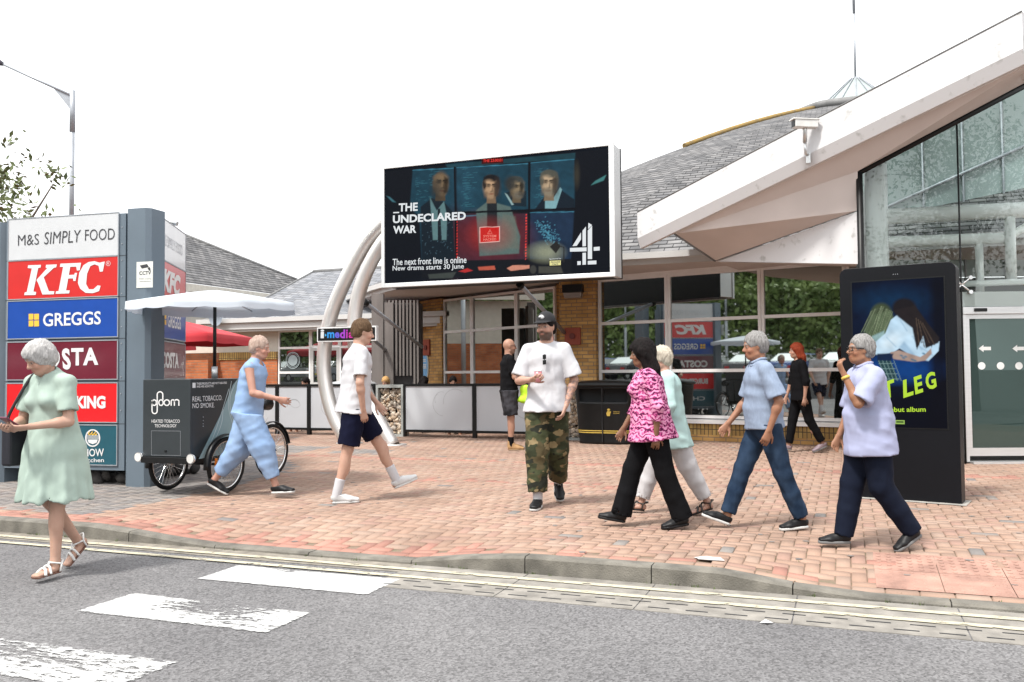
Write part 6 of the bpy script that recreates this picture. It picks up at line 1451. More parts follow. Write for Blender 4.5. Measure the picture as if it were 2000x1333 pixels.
# ================================================================== PEOPLE: smooth implicit bodies meshed with surface nets
def V3(*a): return np.array(a, float)
def nrmz(v): return v/np.linalg.norm(v)
class Field:
    def __init__(s, lo, hi, h):
        s.lo = np.array(lo, np.float32); s.h = h; s.n = np.ceil((np.array(hi)-np.array(lo))/h).astype(int)+1
        s.D = np.full(s.n, 1.0, np.float32)
        s.ax = [s.lo[i]+h*np.arange(s.n[i], dtype=np.float32) for i in range(3)]
    def sl(s, lo, hi):
        a = np.clip(np.floor((np.array(lo)-s.lo)/s.h).astype(int), 0, s.n-1); b = np.clip(np.ceil((np.array(hi)-s.lo)/s.h).astype(int)+1, 1, s.n)
        return tuple(slice(int(x), int(max(y, x+1))) for x, y in zip(a, b))
    def pts(s, S): return s.ax[0][S[0]][:, None, None], s.ax[1][S[1]][None, :, None], s.ax[2][S[2]][None, None, :]
    def comb(s, S, d, k, mode):
        A = s.D[S]
        if mode == 'sub': d = -d
        if mode == 'add':
            if k > 0: h = np.clip(.5+.5*(A-d)/k, 0, 1); s.D[S] = A*(1-h)+d*h-k*h*(1-h)
            else: s.D[S] = np.minimum(A, d)
        else:
            if k > 0: h = np.clip(.5-.5*(A-d)/k, 0, 1); s.D[S] = A*(1-h)+d*h+k*h*(1-h)
            else: s.D[S] = np.maximum(A, d)
    def seg(s, a, b, ra, rb=None, side=None, k=.02, flat=(0, 0), mode='add', fold=None):
        'tapered elliptical capsule; ra,rb=(r_side,r_other)'
        a = np.array(a, float); b = np.array(b, float); rb = ra if rb is None else rb
        ra = (ra, ra) if np.isscalar(ra) else ra; rb = (rb, rb) if np.isscalar(rb) else rb
        R = max(*ra, *rb)+abs(k)+.02; S = s.sl(np.minimum(a, b)-R, np.maximum(a, b)+R); X, Y, Z = s.pts(S)
        ab = b-a; L = np.linalg.norm(ab)+1e-9; w = ab/L
        if side is None: side = V3(0, 1, 0) if abs(w[1]) < .9 else V3(1, 0, 0)
        u = side-w*(side @ w); u = nrmz(u); v = np.cross(w, u)
        px, py, pz = X-a[0], Y-a[1], Z-a[2]
        t = px*w[0]+py*w[1]+pz*w[2]; q1 = px*u[0]+py*u[1]+pz*u[2]; q2 = px*v[0]+py*v[1]+pz*v[2]
        tc = np.clip(t/L, 0, 1); e = t-tc*L
        rx = ra[0]+(rb[0]-ra[0])*tc; ry = ra[1]+(rb[1]-ra[1])*tc; rm = np.minimum(rx, ry)
        rho = np.sqrt((q1/rx)**2+(q2/ry)**2+(e/rm)**2+1e-9)
        d = (rho-1)*rm*np.where(rho > 1, 1, 1)
        if flat[0]: d = np.maximum(d, -t)
        if flat[1]: d = np.maximum(d, t-L)
        s.comb(S, d.astype(np.float32), k, mode); return s
    def ell(s, c, r, R=None, k=.02, mode='add'):
        'ellipsoid with axes in columns of R'
        c = np.array(c, float); r = np.array(r, float); m_ = max(r)+abs(k)+.02; S = s.sl(c-m_, c+m_); X, Y, Z = s.pts(S); p = (X-c[0], Y-c[1], Z-c[2])
        if R is None: R = np.eye(3)
        q = [(p[0]*R[0, i]+p[1]*R[1, i]+p[2]*R[2, i])/r[i] for i in range(3)]
        rho = np.sqrt(q[0]**2+q[1]**2+q[2]**2+1e-9); d = (rho-1)*min(r); s.comb(S, d.astype(np.float32), k, mode); return s
    def cut(s, p, n, k=0.0, lo=None, hi=None):
        'remove the half space in front of p along n'
        S = s.sl(lo, hi) if lo is not None else (slice(None),)*3; X, Y, Z = s.pts(S); d = (X-p[0])*n[0]+(Y-p[1])*n[1]+(Z-p[2])*n[2]
        s.comb(S, d.astype(np.float32), k, 'int'); return s
    def fold(s, amp, freq, seed=0, z0=None, z1=None, stretch=(1, 1, .4), sharp=1.0):
        r = np.random.default_rng(seed); X, Y, Z = s.pts((slice(None),)*3); n = 0
        for i in range(6):
            dv = r.normal(size=3)*np.array(stretch); dv = dv/np.linalg.norm(dv)*freq*r.uniform(.6, 1.7); ph = r.uniform(0, 6.28); d2 = r.normal(size=3)*4
            w = np.sin(X*d2[0]+Y*d2[1]+Z*d2[2]+ph*2); q = np.sin(X*dv[0]+Y*dv[1]+Z*dv[2]+ph+1.3*w); n = n+(np.abs(q)*2-1)*.35 if sharp > 1 else n+q*.35
        m_ = 1.0
        if z0 is not None: m_ = np.clip((Z-z0)/(z1-z0), 0, 1)
        s.D = s.D+(amp*(n-.7)*m_).astype(np.float32); return s
    def mesh(s):
        D = s.D; D[0] = D[-1] = 1; D[:, 0] = D[:, -1] = 1; D[:, :, 0] = D[:, :, -1] = 1
        I = (D < 0); c = np.zeros(np.array(D.shape)-1, np.int8)
        offs_ = [(i, j, k) for i in (0, 1) for j in (0, 1) for k in (0, 1)]; nx, ny, nz = c.shape
        for i, j, k in offs_: c += I[i:i+nx, j:j+ny, k:k+nz]
        act = np.argwhere((c > 0) & (c < 8)); idm = np.full(c.shape, -1, np.int32); idm[tuple(act.T)] = np.arange(len(act))
        v = np.stack([D[act[:, 0]+i, act[:, 1]+j, act[:, 2]+k] for i, j, k in offs_], 1); P = np.zeros((len(act), 3)); cnt = np.zeros(len(act))
        for a in range(8):
            for b in range(a+1, 8):
                da = np.array(offs_[b])-np.array(offs_[a])
                if np.abs(da).sum() != 1: continue
                m_ = (v[:, a] < 0) != (v[:, b] < 0); t = v[m_, a]/(v[m_, a]-v[m_, b]); P[m_] += np.array(offs_[a])+da*t[:, None]; cnt[m_] += 1
        P /= cnt[:, None]; P = (P+act)*s.h+s.lo; Q = []
        for ax in range(3):
            o1, o2 = [(1, 2), (2, 0), (0, 1)][ax]
            sl0 = [slice(None)]*3; sl1 = [slice(None)]*3; sl0[ax] = slice(0, -1); sl1[ax] = slice(1, None); A, B = I[tuple(sl0)], I[tuple(sl1)]
            e = np.argwhere(A != B); e = e[(e[:, o1] > 0) & (e[:, o2] > 0) & (e[:, o1] < c.shape[o1]) & (e[:, o2] < c.shape[o2])]
            def g(d1, d2): q = e.copy(); q[:, o1] -= d1; q[:, o2] -= d2; return idm[q[:, 0], q[:, 1], q[:, 2]]
            q = np.stack([g(1, 1), g(0, 1), g(0, 0), g(1, 0)], 1); fl = B[tuple(e.T)]; q[fl] = q[fl][:, ::-1]; Q.append(q)
        Q = np.concatenate(Q); Q = Q[(Q >= 0).all(1)]; return P, Q
def mesh_obj(name, P, Q, m_, parent, cols=None, smooth_it=1):
    me = bpy.data.meshes.new(name)
    # gentle laplacian to remove the grid
    for _ in range(smooth_it):
        E = np.concatenate([Q[:, [0, 1]], Q[:, [1, 2]], Q[:, [2, 3]], Q[:, [3, 0]]]); acc = np.zeros_like(P); cn = np.zeros(len(P))
        for k in range(3): acc[:, k] = np.bincount(E[:, 0], P[E[:, 1], k], len(P))+np.bincount(E[:, 1], P[E[:, 0], k], len(P))
        cn = np.bincount(E[:, 0], minlength=len(P))+np.bincount(E[:, 1], minlength=len(P)); P = P*.5+.5*acc/np.maximum(cn, 1)[:, None]
    raw_mesh(me, P, Q); me.polygons.foreach_set('use_smooth', [True]*len(me.polygons)); me.materials.append(m_)
    if cols is not None:
        ca = me.color_attributes.new('Col', 'FLOAT_COLOR', 'POINT'); a = np.ones((len(P), 4), np.float32); a[:, :3] = cols(P); ca.data.foreach_set('color', a.ravel())
    o = bpy.data.objects.new(name, me); COL.objects.link(o); o.parent = parent; BASE[o.name] = base_of(parent); return o
skin_m = mat('skin', (1, 1, 1), .5, col2=(.90, .86, .84), scale=14, attr='Col', bump=.08, bscale=90, spec=.35)
skin_m.node_tree.nodes['Principled BSDF'].inputs['Subsurface Weight'].default_value = .08
skin_m.node_tree.nodes['Principled BSDF'].inputs['Subsurface Radius'].default_value = (.02, .008, .004)
def hairmat(name, c, c2=None): return mat(name, c, .7, spec=.12, scale=130, stretch=(1, 1, .10), col2=c2 or tuple(min(1, x*1.9+.01) for x in c), bump=.5, bscale=200)
def rotm(yaw_=0, pitch_=0, roll_=0):
    'head axes: columns fwd, left, up'
    cy, sy = math.cos(yaw_), math.sin(yaw_); cp, sp_ = math.cos(pitch_), math.sin(pitch_); cr_, sr_ = math.cos(roll_), math.sin(roll_)
    Rz = np.array([[cy, -sy, 0], [sy, cy, 0], [0, 0, 1]]); Ry = np.array([[cp, 0, sp_], [0, 1, 0], [-sp_, 0, cp]]); Rx = np.array([[1, 0, 0], [0, cr_, -sr_], [0, sr_, cr_]]); return Rz @ Ry @ Rx
def person(spec):
    s = spec['H']/1.75; B = spec.get('build', 1.0); lean = R_(spec.get('lean', 2)); vox = spec.get('vox', .0085)
    g_ = {}
    T = V3(math.sin(lean), 0, math.cos(lean)); LT = V3(0, 1, 0); FT_ = np.cross(LT, T)
    J = {}
    Pz = 0; legs = {}
    for sd, y in (('L', .085), ('R', -.085)):
        hf, kf_, ab, fp = [R_(a) for a in spec['leg'+sd][:4]]; tl = V3(math.sin(hf), math.sin(ab)*(1 if sd == 'L' else -1), -math.cos(hf)); tl = nrmz(tl)
        a2 = hf-kf_; sh = nrmz(V3(math.sin(a2), math.sin(ab)*.4*(1 if sd == 'L' else -1), -math.cos(a2)))
        hip = V3(0, y*s*(.9+.1*B), 0); kn = hip+tl*.435*s; an = kn+sh*.415*s
        fd = V3(math.cos(fp), 0, math.sin(fp)); ty = R_(spec.get('toeout', 6))*(1 if sd == 'L' else -1); fd = V3(fd[0]*math.cos(ty), fd[0]*math.sin(ty), fd[2]); fd = nrmz(fd)
        lat = nrmz(np.cross(V3(0, 0, 1), fd)); un = np.cross(fd, lat); heel = an-un*.085*s-fd*.055*s; toe = heel+fd*.265*s; ball = heel+fd*.185*s
        Pz = min(Pz, heel[2], toe[2], ball[2]); legs[sd] = [hip, kn, an, heel, toe, fd, lat, un]
    if 'pelvis_z' in spec: Pz = -spec['pelvis_z']
    pel = V3(0, 0, -Pz)
    for sd in legs: 
        for i in range(5): legs[sd][i] = legs[sd][i]+pel
    spn = lambda d, f=0: pel+T*d*s+FT_*f*s
    curve = spec.get('hunch', 0)
    chest = spn(.36, .0); neck = spn(.535, curve*.04); shc = spn(.455, curve*.03)
    tw_ = R_(spec.get('twist', 0)); Lsh = V3(-math.sin(tw_), math.cos(tw_), 0); Fsh = np.cross(Lsh, T); sw = .178*s*(.85+.15*B)*spec.get('shw', 1)
    HR = rotm(R_(spec.get('hyaw', 0))+tw_*0, R_(spec.get('hpitch', 0))+lean*.5, R_(spec.get('hroll', 0)))
    nd = nrmz(T+V3(.22+curve*.9, 0, 0)); hc = neck+nd*.125*s; hs = spec.get('hs', .94)*s
    hp = lambda f, l, u: hc+HR @ (np.array([f, l, u])*hs)
    arms = {}
    for sd, sg in (('L', 1), ('R', -1)):
        fa, ab, el, inw = [R_(a) for a in spec['arm'+sd][:4]]; sh = shc+Lsh*sw*sg
        def rot(v): return Fsh*v[0]+Lsh*v[1]+T*v[2]
        d1 = rot(V3(math.sin(fa)*math.cos(ab), sg*math.sin(ab), -math.cos(fa)*math.cos(ab))); el_ = sh+d1*.285*s
        a2 = fa+el; d2 = rot(V3(math.sin(a2)*math.cos(inw), -sg*math.sin(inw), -math.cos(a2)*math.cos(inw))); wr = el_+d2*.25*s
        arms[sd] = (sh, el_, wr, d1, d2, sg)
    allp = [hc, pel, neck]+[q for a in arms.values() for q in a[:3]]+[q for l in legs.values() for q in l[:5]]
    lo = np.min(allp, 0)-.24; hi = np.max(allp, 0)+.24; hi[2] = max(hi[2], hc[2]+.2); lo[2] = max(lo[2], min(l[3][2] for l in legs.values())-.06)-.02
    # ---------------- body
    F = Field(lo, hi, vox); fat = spec.get('belly', 0)
    F.seg(spn(-.02), spn(.06), (.150*s*B, .105*s), (.145*s*B, .10*s), LT, k=.03)
    F.seg(spn(.06), spn(.20), (.145*s*B, .10*s), (.128*s*B, (.095+fat*.5)*s), LT, k=.03); F.seg(spn(.20), spn(.36), (.128*s*B, .095*s), (.152*s*B, .105*s), LT, k=.03)
    F.seg(spn(.36), spn(.46), (.152*s*B, .105*s), (.135*s*B, .08*s), Lsh, k=.03)
    F.seg(neck-T*.05*s, hc+HR @ V3(-.02, 0, -.03)*s, .060*s, .054*s, k=.025)
    F.seg(shc-Lsh*sw*.8, shc+Lsh*sw*.8, .052*s, k=.035)
    for sd, (hip, kn, an, heel, toe, fd, lat, un) in legs.items():
        F.seg(hip+V3(0, 0, .02), kn, .083*s*B, .052*s, k=.03); F.seg(kn, an, .052*s, .034*s, k=.02); c = kn*.68+an*.32; F.ell(c-np.cross(nrmz(an-kn), lat)*(-.012)*s, (.046*s, .046*s, .11*s), k=.02)
        F.seg(heel+un*.035*s+fd*.03*s, toe+un*.018*s-fd*.03*s, (.032*s, .03*s), (.038*s, .016*s), lat, k=.015); F.seg(an, heel+un*.05*s+fd*.06*s, .034*s, .03*s, k=.015)
    hands = {}
    for sd, (sh, el_, wr, d1, d2, sg) in arms.items():
        F.seg(sh, el_, .047*s, .036*s, k=.025); F.seg(el_, wr, .037*s, .024*s, k=.015); F.ell(el_*.75+wr*.25, (.036*s,)*3, k=.03)
        pose = spec.get('hand'+sd, {}); curl = R_(pose.get('curl', 28)); 
        # palm frame: f along the fingers, w across, n palm normal
        f = nrmz(d2+pose.get('bend', V3(0, 0, 0))); inward = Lsh*-sg
        n = pose.get('palm', None); n = inward if n is None else np.array(n, float); n = nrmz(n-f*(n @ f)); w = np.cross(n, f)*sg*-1
        # w points to the thumb side
        if 'thumb' in pose: w = nrmz(np.array(pose['thumb'], float)-f*(np.array(pose['thumb'], float) @ f)); n = np.cross(f, w)*sg*1.0
        pc1 = wr+f*.015*s; pc2 = wr+f*.088*s; F.seg(pc1, pc2, (.028*s, .016*s), (.040*s, .014*s), w, k=.012)
        tips = []
        for i, (off, ln) in enumerate(((.030, .072), (.0105, .080), (-.0105, .074), (-.030, .058))):
            p = wr+f*.085*s+w*off*s; dr = f.copy(); cc_ = curl*(1+.12*i); r0 = .0088*s
            for j, fr in enumerate((.45, .32, .23)):
                ang = cc_*(.6 if j == 0 else 1.0); dr = nrmz(dr*math.cos(ang)+n*math.sin(ang)); nn_ = nrmz(n-dr*(n @ dr)); q = p+dr*ln*fr*s*1.02; F.seg(p, q, r0*(1-.08*j), r0*(.92-.08*j), k=.004); p = q
            tips.append(p)
        p = wr+f*.028*s+w*.026*s; dr = nrmz(f*.75+w*.62+n*.25)
        for j, (ln, r0) in enumerate(((.038, .0115), (.030, .010), (.024, .009))): q = p+dr*ln*s; F.seg(p, q, r0*s, r0*.92*s, k=.006); p = q; dr = nrmz(dr+f*.25-w*.15+n*.12)
        hands[sd] = (wr, f, w, n, wr+f*.09*s+n*.03*s)
    # head
    hr = lambda a: np.array(a)*hs
    F.ell(hp(-.012, 0, .028), hr((.098, .077, .100)), HR, k=.02); F.ell(hp(.024, 0, -.030), hr((.068, .062, .088)), HR, k=.02); F.ell(hp(.045, 0, -.088), hr((.042, .044, .030)), HR, k=.02)
    F.seg(hp(.0, .05, -.07), hp(.05, .02, -.09), .02*hs, k=.015); F.seg(hp(.0, -.05, -.07), hp(.05, -.02, -.09), .02*hs, k=.015)
    F.seg(hp(.080, -.034, .026), hp(.080, .034, .026), .013*hs, k=.01)
    for e in (-1, 1): F.ell(hp(.100, e*.033, .004), hr((.020, .017, .013)), HR, k=.012, mode='sub'); F.ell(hp(.076, e*.033, .003), hr((.014, .016, .012)), HR, k=.004); F.ell(hp(.066, e*.042, -.032), hr((.022, .02, .022)), HR, k=.012)
    F.seg(hp(.088, 0, .012), hp(.112, 0, -.026), .008*hs, .0125*hs, k=.008); F.seg(hp(.098, -.012, -.032), hp(.098, .012, -.032), .009*hs, k=.006)
    F.seg(hp(.086, -.018, -.060), hp(.086, .018, -.060), .009*hs, k=.006); F.seg(hp(.083, -.015, -.070), hp(.083, .015, -.070), .009*hs, k=.006)
    for e in (-1, 1): F.seg(hp(-.012, e*.077, .02), hp(-.006, e*.074, -.026), (.020*hs, .008*hs), (.011*hs, .007*hs), HR[:, 0], k=.006)
    P, Q = F.mesh(); sk = np.array(spec.get('skin', (.52, .30, .21))); hcol = np.array(spec.get('haircol', (.05, .035, .025)))
    st = spec.get('stubble', 0)
    def cols(P):
        q = (P-hc) @ HR/hs; f, l, u = q.T; C = np.tile(sk, (len(P), 1)); al = np.abs(l)
        def blend(a, col): nonlocal C; C = C*(1-a[:, None])+np.array(col)*a[:, None]
        sm = lambda x: np.clip(x, 0, 1)
        face = (f > .03) & (np.abs(u) < .13) & (al < .09)
        blend(face*sm(1.6-np.hypot((al-.045)/.03, (u+.03)/.03))*.25, sk*np.array([1.15, .78, .72]))
        blend(face*sm(1.5-np.hypot(al/.022, (u+.064)/.011))*.75, sk*np.array([.85, .5, .48]))
        blend(face*sm(2.5-2*np.hypot((al-.033)/.020, (u-.003)/.012))*.55, sk*.5); blend(face*(f > .07)*sm(2.2-2*np.hypot((al-.033)/.014, (u-.003)/.007)), (.55, .52, .50)); blend(face*(f > .07)*sm(2.4-2*np.hypot((al-.033)/.007, (u-.003)/.008)), (.03, .02, .015))
        blend(face*sm(1.8-1.2*np.hypot((al-.034)/.024, (u-.030+.1*(al-.034))/.007))*.85, hcol*.8)
        if st:
            bz = ((u < -.035) & (f > -.01)); d = sm((-.038-u)/.015)*sm((f+.005)/.02)*sm((.02+.9*np.maximum(al, .0)-.0)/.02); must = sm(1.6-np.hypot(al/.030, (u+.047)/.010)); lips = sm(1.4-np.hypot(al/.020, (u+.064)/.008))
            hd_ = (np.linalg.norm(q, axis=1) < .16) & (u > -.135); blend(hd_*np.maximum(d*(u > -.125), must)*(1-lips)*st, hcol)
        if 'scalp' in spec: blend(((u > .03) & (f < .08-(u-.03)*.2)) * .35*1.0, spec['scalp'])
        if 'tattoo' in spec:
            sh, el_, wr, *_ = arms[spec['tattoo']]; ab_ = wr-el_; t = ((P-el_) @ ab_)/(ab_ @ ab_); dd = np.linalg.norm(P-el_-np.clip(t, 0, 1)[:, None]*ab_, axis=1)
            nn = np.sin(P[:, 0]*140+3*np.sin(P[:, 2]*90))+np.sin(P[:, 1]*150+2*np.sin(P[:, 2]*70))+np.sin(P[:, 2]*110); blend(((dd < .06) & (t > -.1) & (t < .95))*sm(nn*.8+.3)*.55, (.10, .10, .12))
        return C
    x, y, z = spec['at']; root = thing('person', (x, y, z), spec['label'], 'person', spec.get('group'), rz=spec['head'])
    body = mesh_obj('body', P, Q, skin_m, root, cols)
    J = dict(s=s, pel=pel, T=T, LT=LT, FT=FT_, spn=spn, neck=neck, shc=shc, Lsh=Lsh, Fsh=Fsh, sw=sw, HR=HR, hc=hc, hs=hs, hp=hp, arms=arms, legs=legs, hands=hands, lo=lo, hi=hi, B=B, vox=vox, root=root, fat=fat, spec=spec, body=body)
    J['w'] = lambda p: np.array(spec['at'])+np.array([[math.cos(spec['head']), -math.sin(spec['head']), 0], [math.sin(spec['head']), math.cos(spec['head']), 0], [0, 0, 1]]) @ np.asarray(p)
    return J
def garment_top(J, m_, name='shirt', loose=.012, hem=-.10, sleeve=.6, flare=.02, neckdrop=.03, foldamp=.004, foldf=26, seed=1, sl_loose=.018, bust=0, openhem=True, long_cuff=None, stretch=(1, 1, .35), vneck=0):
    s, B, spn, T, LT = J['s'], J['B'], J['spn'], J['T'], J['LT']; lw = loose; fat = J['fat']*s
    lo = J['lo'].copy(); F = Field(J['lo'], J['hi'], J['vox']*1.15)
    z = hem
    F.seg(spn(hem), spn(.10), (.158*s*B+lw+flare, .118*s+lw+flare+fat*.4), (.150*s*B+lw+flare*.4, .112*s+lw+fat*.8), LT, k=.03, flat=(1, 0))
    F.seg(spn(.10), spn(.24), (.150*s*B+lw, .110*s+lw+fat*.8), (.148*s*B+lw, .108*s+lw+fat*.6), LT, k=.03); F.seg(spn(.22), spn(.38), (.148*s*B+lw, .108*s+lw), (.162*s*B+lw, .110*s+lw), LT, k=.03)
    F.seg(spn(.38), spn(.46), (.162*s*B+lw*.6, .108*s+lw*.6), (.14*s*B, .080*s), J['Lsh'], k=.03)
    F.seg(J['neck']-T*.07*s, J['neck']-T*.012*s, .078*s, .060*s, k=.025)
    if fat: F.ell(spn(.12, .03), (.10*s+fat, .13*s*B, .12*s), k=.04)
    if bust:
        for e in (-1, 1): F.ell(spn(.34, .085)+J['Lsh']*e*.065*s, (bust, .06*s, .06*s), k=.03)
    sh0, sh1 = J['arms']['L'][0], J['arms']['R'][0]; F.seg(J['neck']-T*.045*s, sh0-T*.002, .050*s, .052*s, k=.03); F.seg(J['neck']-T*.045*s, sh1-T*.002, .050*s, .052*s, k=.03)
    for sd, (sh, el_, wr, d1, d2, sg) in J['arms'].items():
        slv = sleeve[sd] if isinstance(sleeve, dict) else sleeve
        if slv <= 0: continue
        if slv <= 1: e = sh+(el_-sh)*slv; F.seg(sh, e, .050*s+sl_loose*.3, .046*s+sl_loose*1.25, k=.025, flat=(0, 1)); F.seg(sh+(el_-sh)*(slv-.09), sh+(el_-sh)*(slv+.2), .034*s+sl_loose*.8, .036*s+sl_loose*.9, k=.004, mode='sub')
        else: F.seg(sh, el_, .056*s, .042*s+sl_loose*.8, k=.025); e = el_+(wr-el_)*(slv-1); F.seg(el_, e, .042*s+sl_loose*.8, .034*s+sl_loose*.6, k=.015, flat=(0, 1))
    F.fold(foldamp*.35, foldf*.5, seed, stretch=stretch)
    F.fold(foldamp*.55, foldf*.8, seed+5, stretch=(1, 1, 1.3), sharp=2)
    # neckline
    nk = J['neck']+T*.012*s-T*neckdrop*s
    F.ell(nk+J['Fsh']*.02*s+T*.03*s, ((.072+vneck*.2)*s, .066*s, .045*s), k=.008, mode='sub')
    if vneck: F.seg(nk+J['Fsh']*.10*s+T*.02*s, nk+J['Fsh']*.125*s-T*vneck*s, .03*s, .006*s, k=.005, mode='sub')
    if openhem: F.seg(spn(hem-.03), spn(hem+.03), (.138*s*B+lw*.3+flare, .096*s+lw*.3+flare), None, LT, k=.0, mode='sub', flat=(1, 1))
    P, Q = F.mesh(); return mesh_obj(name, P, Q, m_, J['root'])
def garment_legs(J, m_, name='trousers', loose=.014, length=1.0, hemr=.062, waist=.02, foldamp=.003, foldf=24, seed=3, knee=.064, flare=0, tuck=True):
    s, B, spn, T, LT = J['s'], J['B'], J['spn'], J['T'], J['LT']; F = Field(J['lo'], J['hi'], J['vox']*1.15)
    F.seg(spn(max(waist, .03)), spn(.0), (.146*s*B+loose*.5, .104*s+loose*.5), (.156*s*B+loose*.6, .116*s+loose*.6), LT, k=.03); F.seg(spn(.02), spn(-.03), (.150*s*B+loose*.5, .112*s+loose*.5), None, LT, k=.03)
    for sd, (hip, kn, an, heel, toe, fd, lat, un) in J['legs'].items():
        kr = knee*s+loose*.6; F.seg(hip, kn*min(1, length*2)+hip*(1-min(1, length*2)) if length < .5 else kn, .092*s*B+loose, kr if length >= .5 else kr+.02, k=.03, flat=(0, 1 if length < .5 else 0))
        if length >= .5:
            L = (length-.5)*2; e = kn+(an-kn)*L+nrmz(an-kn)*(.0 if L < 1 else .02*s); mid = kn*.5+e*.5
            F.seg(kn, mid, kr, (kr+hemr*s)/2, k=.02); F.seg(mid, e, (kr+hemr*s)/2, hemr*s+flare, k=.015, flat=(0, 1)); ax_ = nrmz(e-kn); F.seg(e-ax_*.02, e+ax_*.05, hemr*s+flare-.008, None, k=0, mode='sub')
        else:
            e = kn*(length*2)+hip*(1-length*2); ax_ = nrmz(kn-hip); F.seg(e-ax_*.03, e+ax_*.05, kr+.01, None, k=0, mode='sub')
    F.cut(spn(waist), T, k=.004)
    F.fold(foldamp*.3, foldf*.6, seed, stretch=(1, 1, .8)); F.fold(foldamp*.6, foldf*1.3, seed+7, stretch=(1, 1, 2.0), sharp=2)
    P, Q = F.mesh(); return mesh_obj(name, P, Q, m_, J['root'])
def dress(J, m_, name='dress', hem=-.48, flare=.15, seed=2, sleeve=.75, foldamp=.006, vneck=.06, pleats=9, waist=.02, bust=.05):
    s, B, spn, T, LT = J['s'], J['B'], J['spn'], J['T'], J['LT']; lo = J['lo'].copy(); hi = J['hi'].copy(); lo[:2] -= .1; hi[:2] += .1; F = Field(lo, hi, J['vox']*1.15)
    w = spn(.20); h = spn(0)+V3(0, 0, hem*s); md = (w+h)/2+V3(0, 0, .05)
    F.seg(h, md, (.165*s*B+flare, .13*s+flare), (.168*s*B+flare*.5, .13*s+flare*.45), LT, k=.02, flat=(1, 0)); F.seg(md, w, (.168*s*B+flare*.5, .13*s+flare*.45), (.148*s*B+.012, .118*s+.01), LT, k=.02)
    X, Y, Z = F.pts((slice(None),)*3); c = h*.5+w*.5; ang = np.arctan2(Y-c[1], X-c[0]); m2 = np.clip((w[2]-Z)/(w[2]-h[2]), 0, 1); F.D += (.011*m2*np.sin(ang*pleats+1.5*np.sin(ang*2))+.005*m2*np.sin(ang*(pleats*2+1)+2)).astype(np.float32)
    F.seg(w, spn(.38), (.146*s*B+.012, .116*s+.012), (.160*s*B+.012, .112*s+.012), LT, k=.03); F.seg(spn(.38), spn(.46), (.158*s*B+.008, .108*s+.01), (.14*s*B, .08*s), J['Lsh'], k=.03); F.seg(J['neck']-T*.07*s, J['neck']-T*.02*s, .08*s, .06*s, k=.03)
    for e in (-1, 1): F.ell(spn(.33, .075)+J['Lsh']*e*.07*s, (bust+.03, .062*s, .062*s), k=.03)
    for sd, (sh, el_, wr, d1, d2, sg) in J['arms'].items():
        F.seg(J['neck']-T*.035*s, sh+T*.004, .056*s, .056*s, k=.03); e = sh+(el_-sh)*sleeve; F.seg(sh, e, .056*s, .07*s, k=.025, flat=(0, 1)); F.seg(sh+(el_-sh)*(sleeve-.1), sh+(el_-sh)*(sleeve+.2), .05*s, .056*s, k=.004, mode='sub')
    F.fold(foldamp, 20, seed, stretch=(1, 1, .3)); F.fold(foldamp*.6, 45, seed+3, stretch=(1, 1, .5))
    nk = J['neck']+T*.012*s-T*.03*s; F.ell(nk+J['Fsh']*.02*s+T*.03*s, (.075*s, .07*s, .045*s), k=.008, mode='sub'); F.seg(nk+J['Fsh']*.09*s+T*.02*s, nk+J['Fsh']*.125*s-T*vneck*s, .035*s, .008*s, k=.005, mode='sub')
    F.seg(h-V3(0, 0, .03), h+V3(0, 0, .10), (.15*s*B+flare, .115*s+flare), (.15*s*B+flare*.7, .115*s+flare*.7), LT, k=0, mode='sub', flat=(1, 1))
    P, Q = F.mesh(); return mesh_obj(name, P, Q, m_, J['root'])
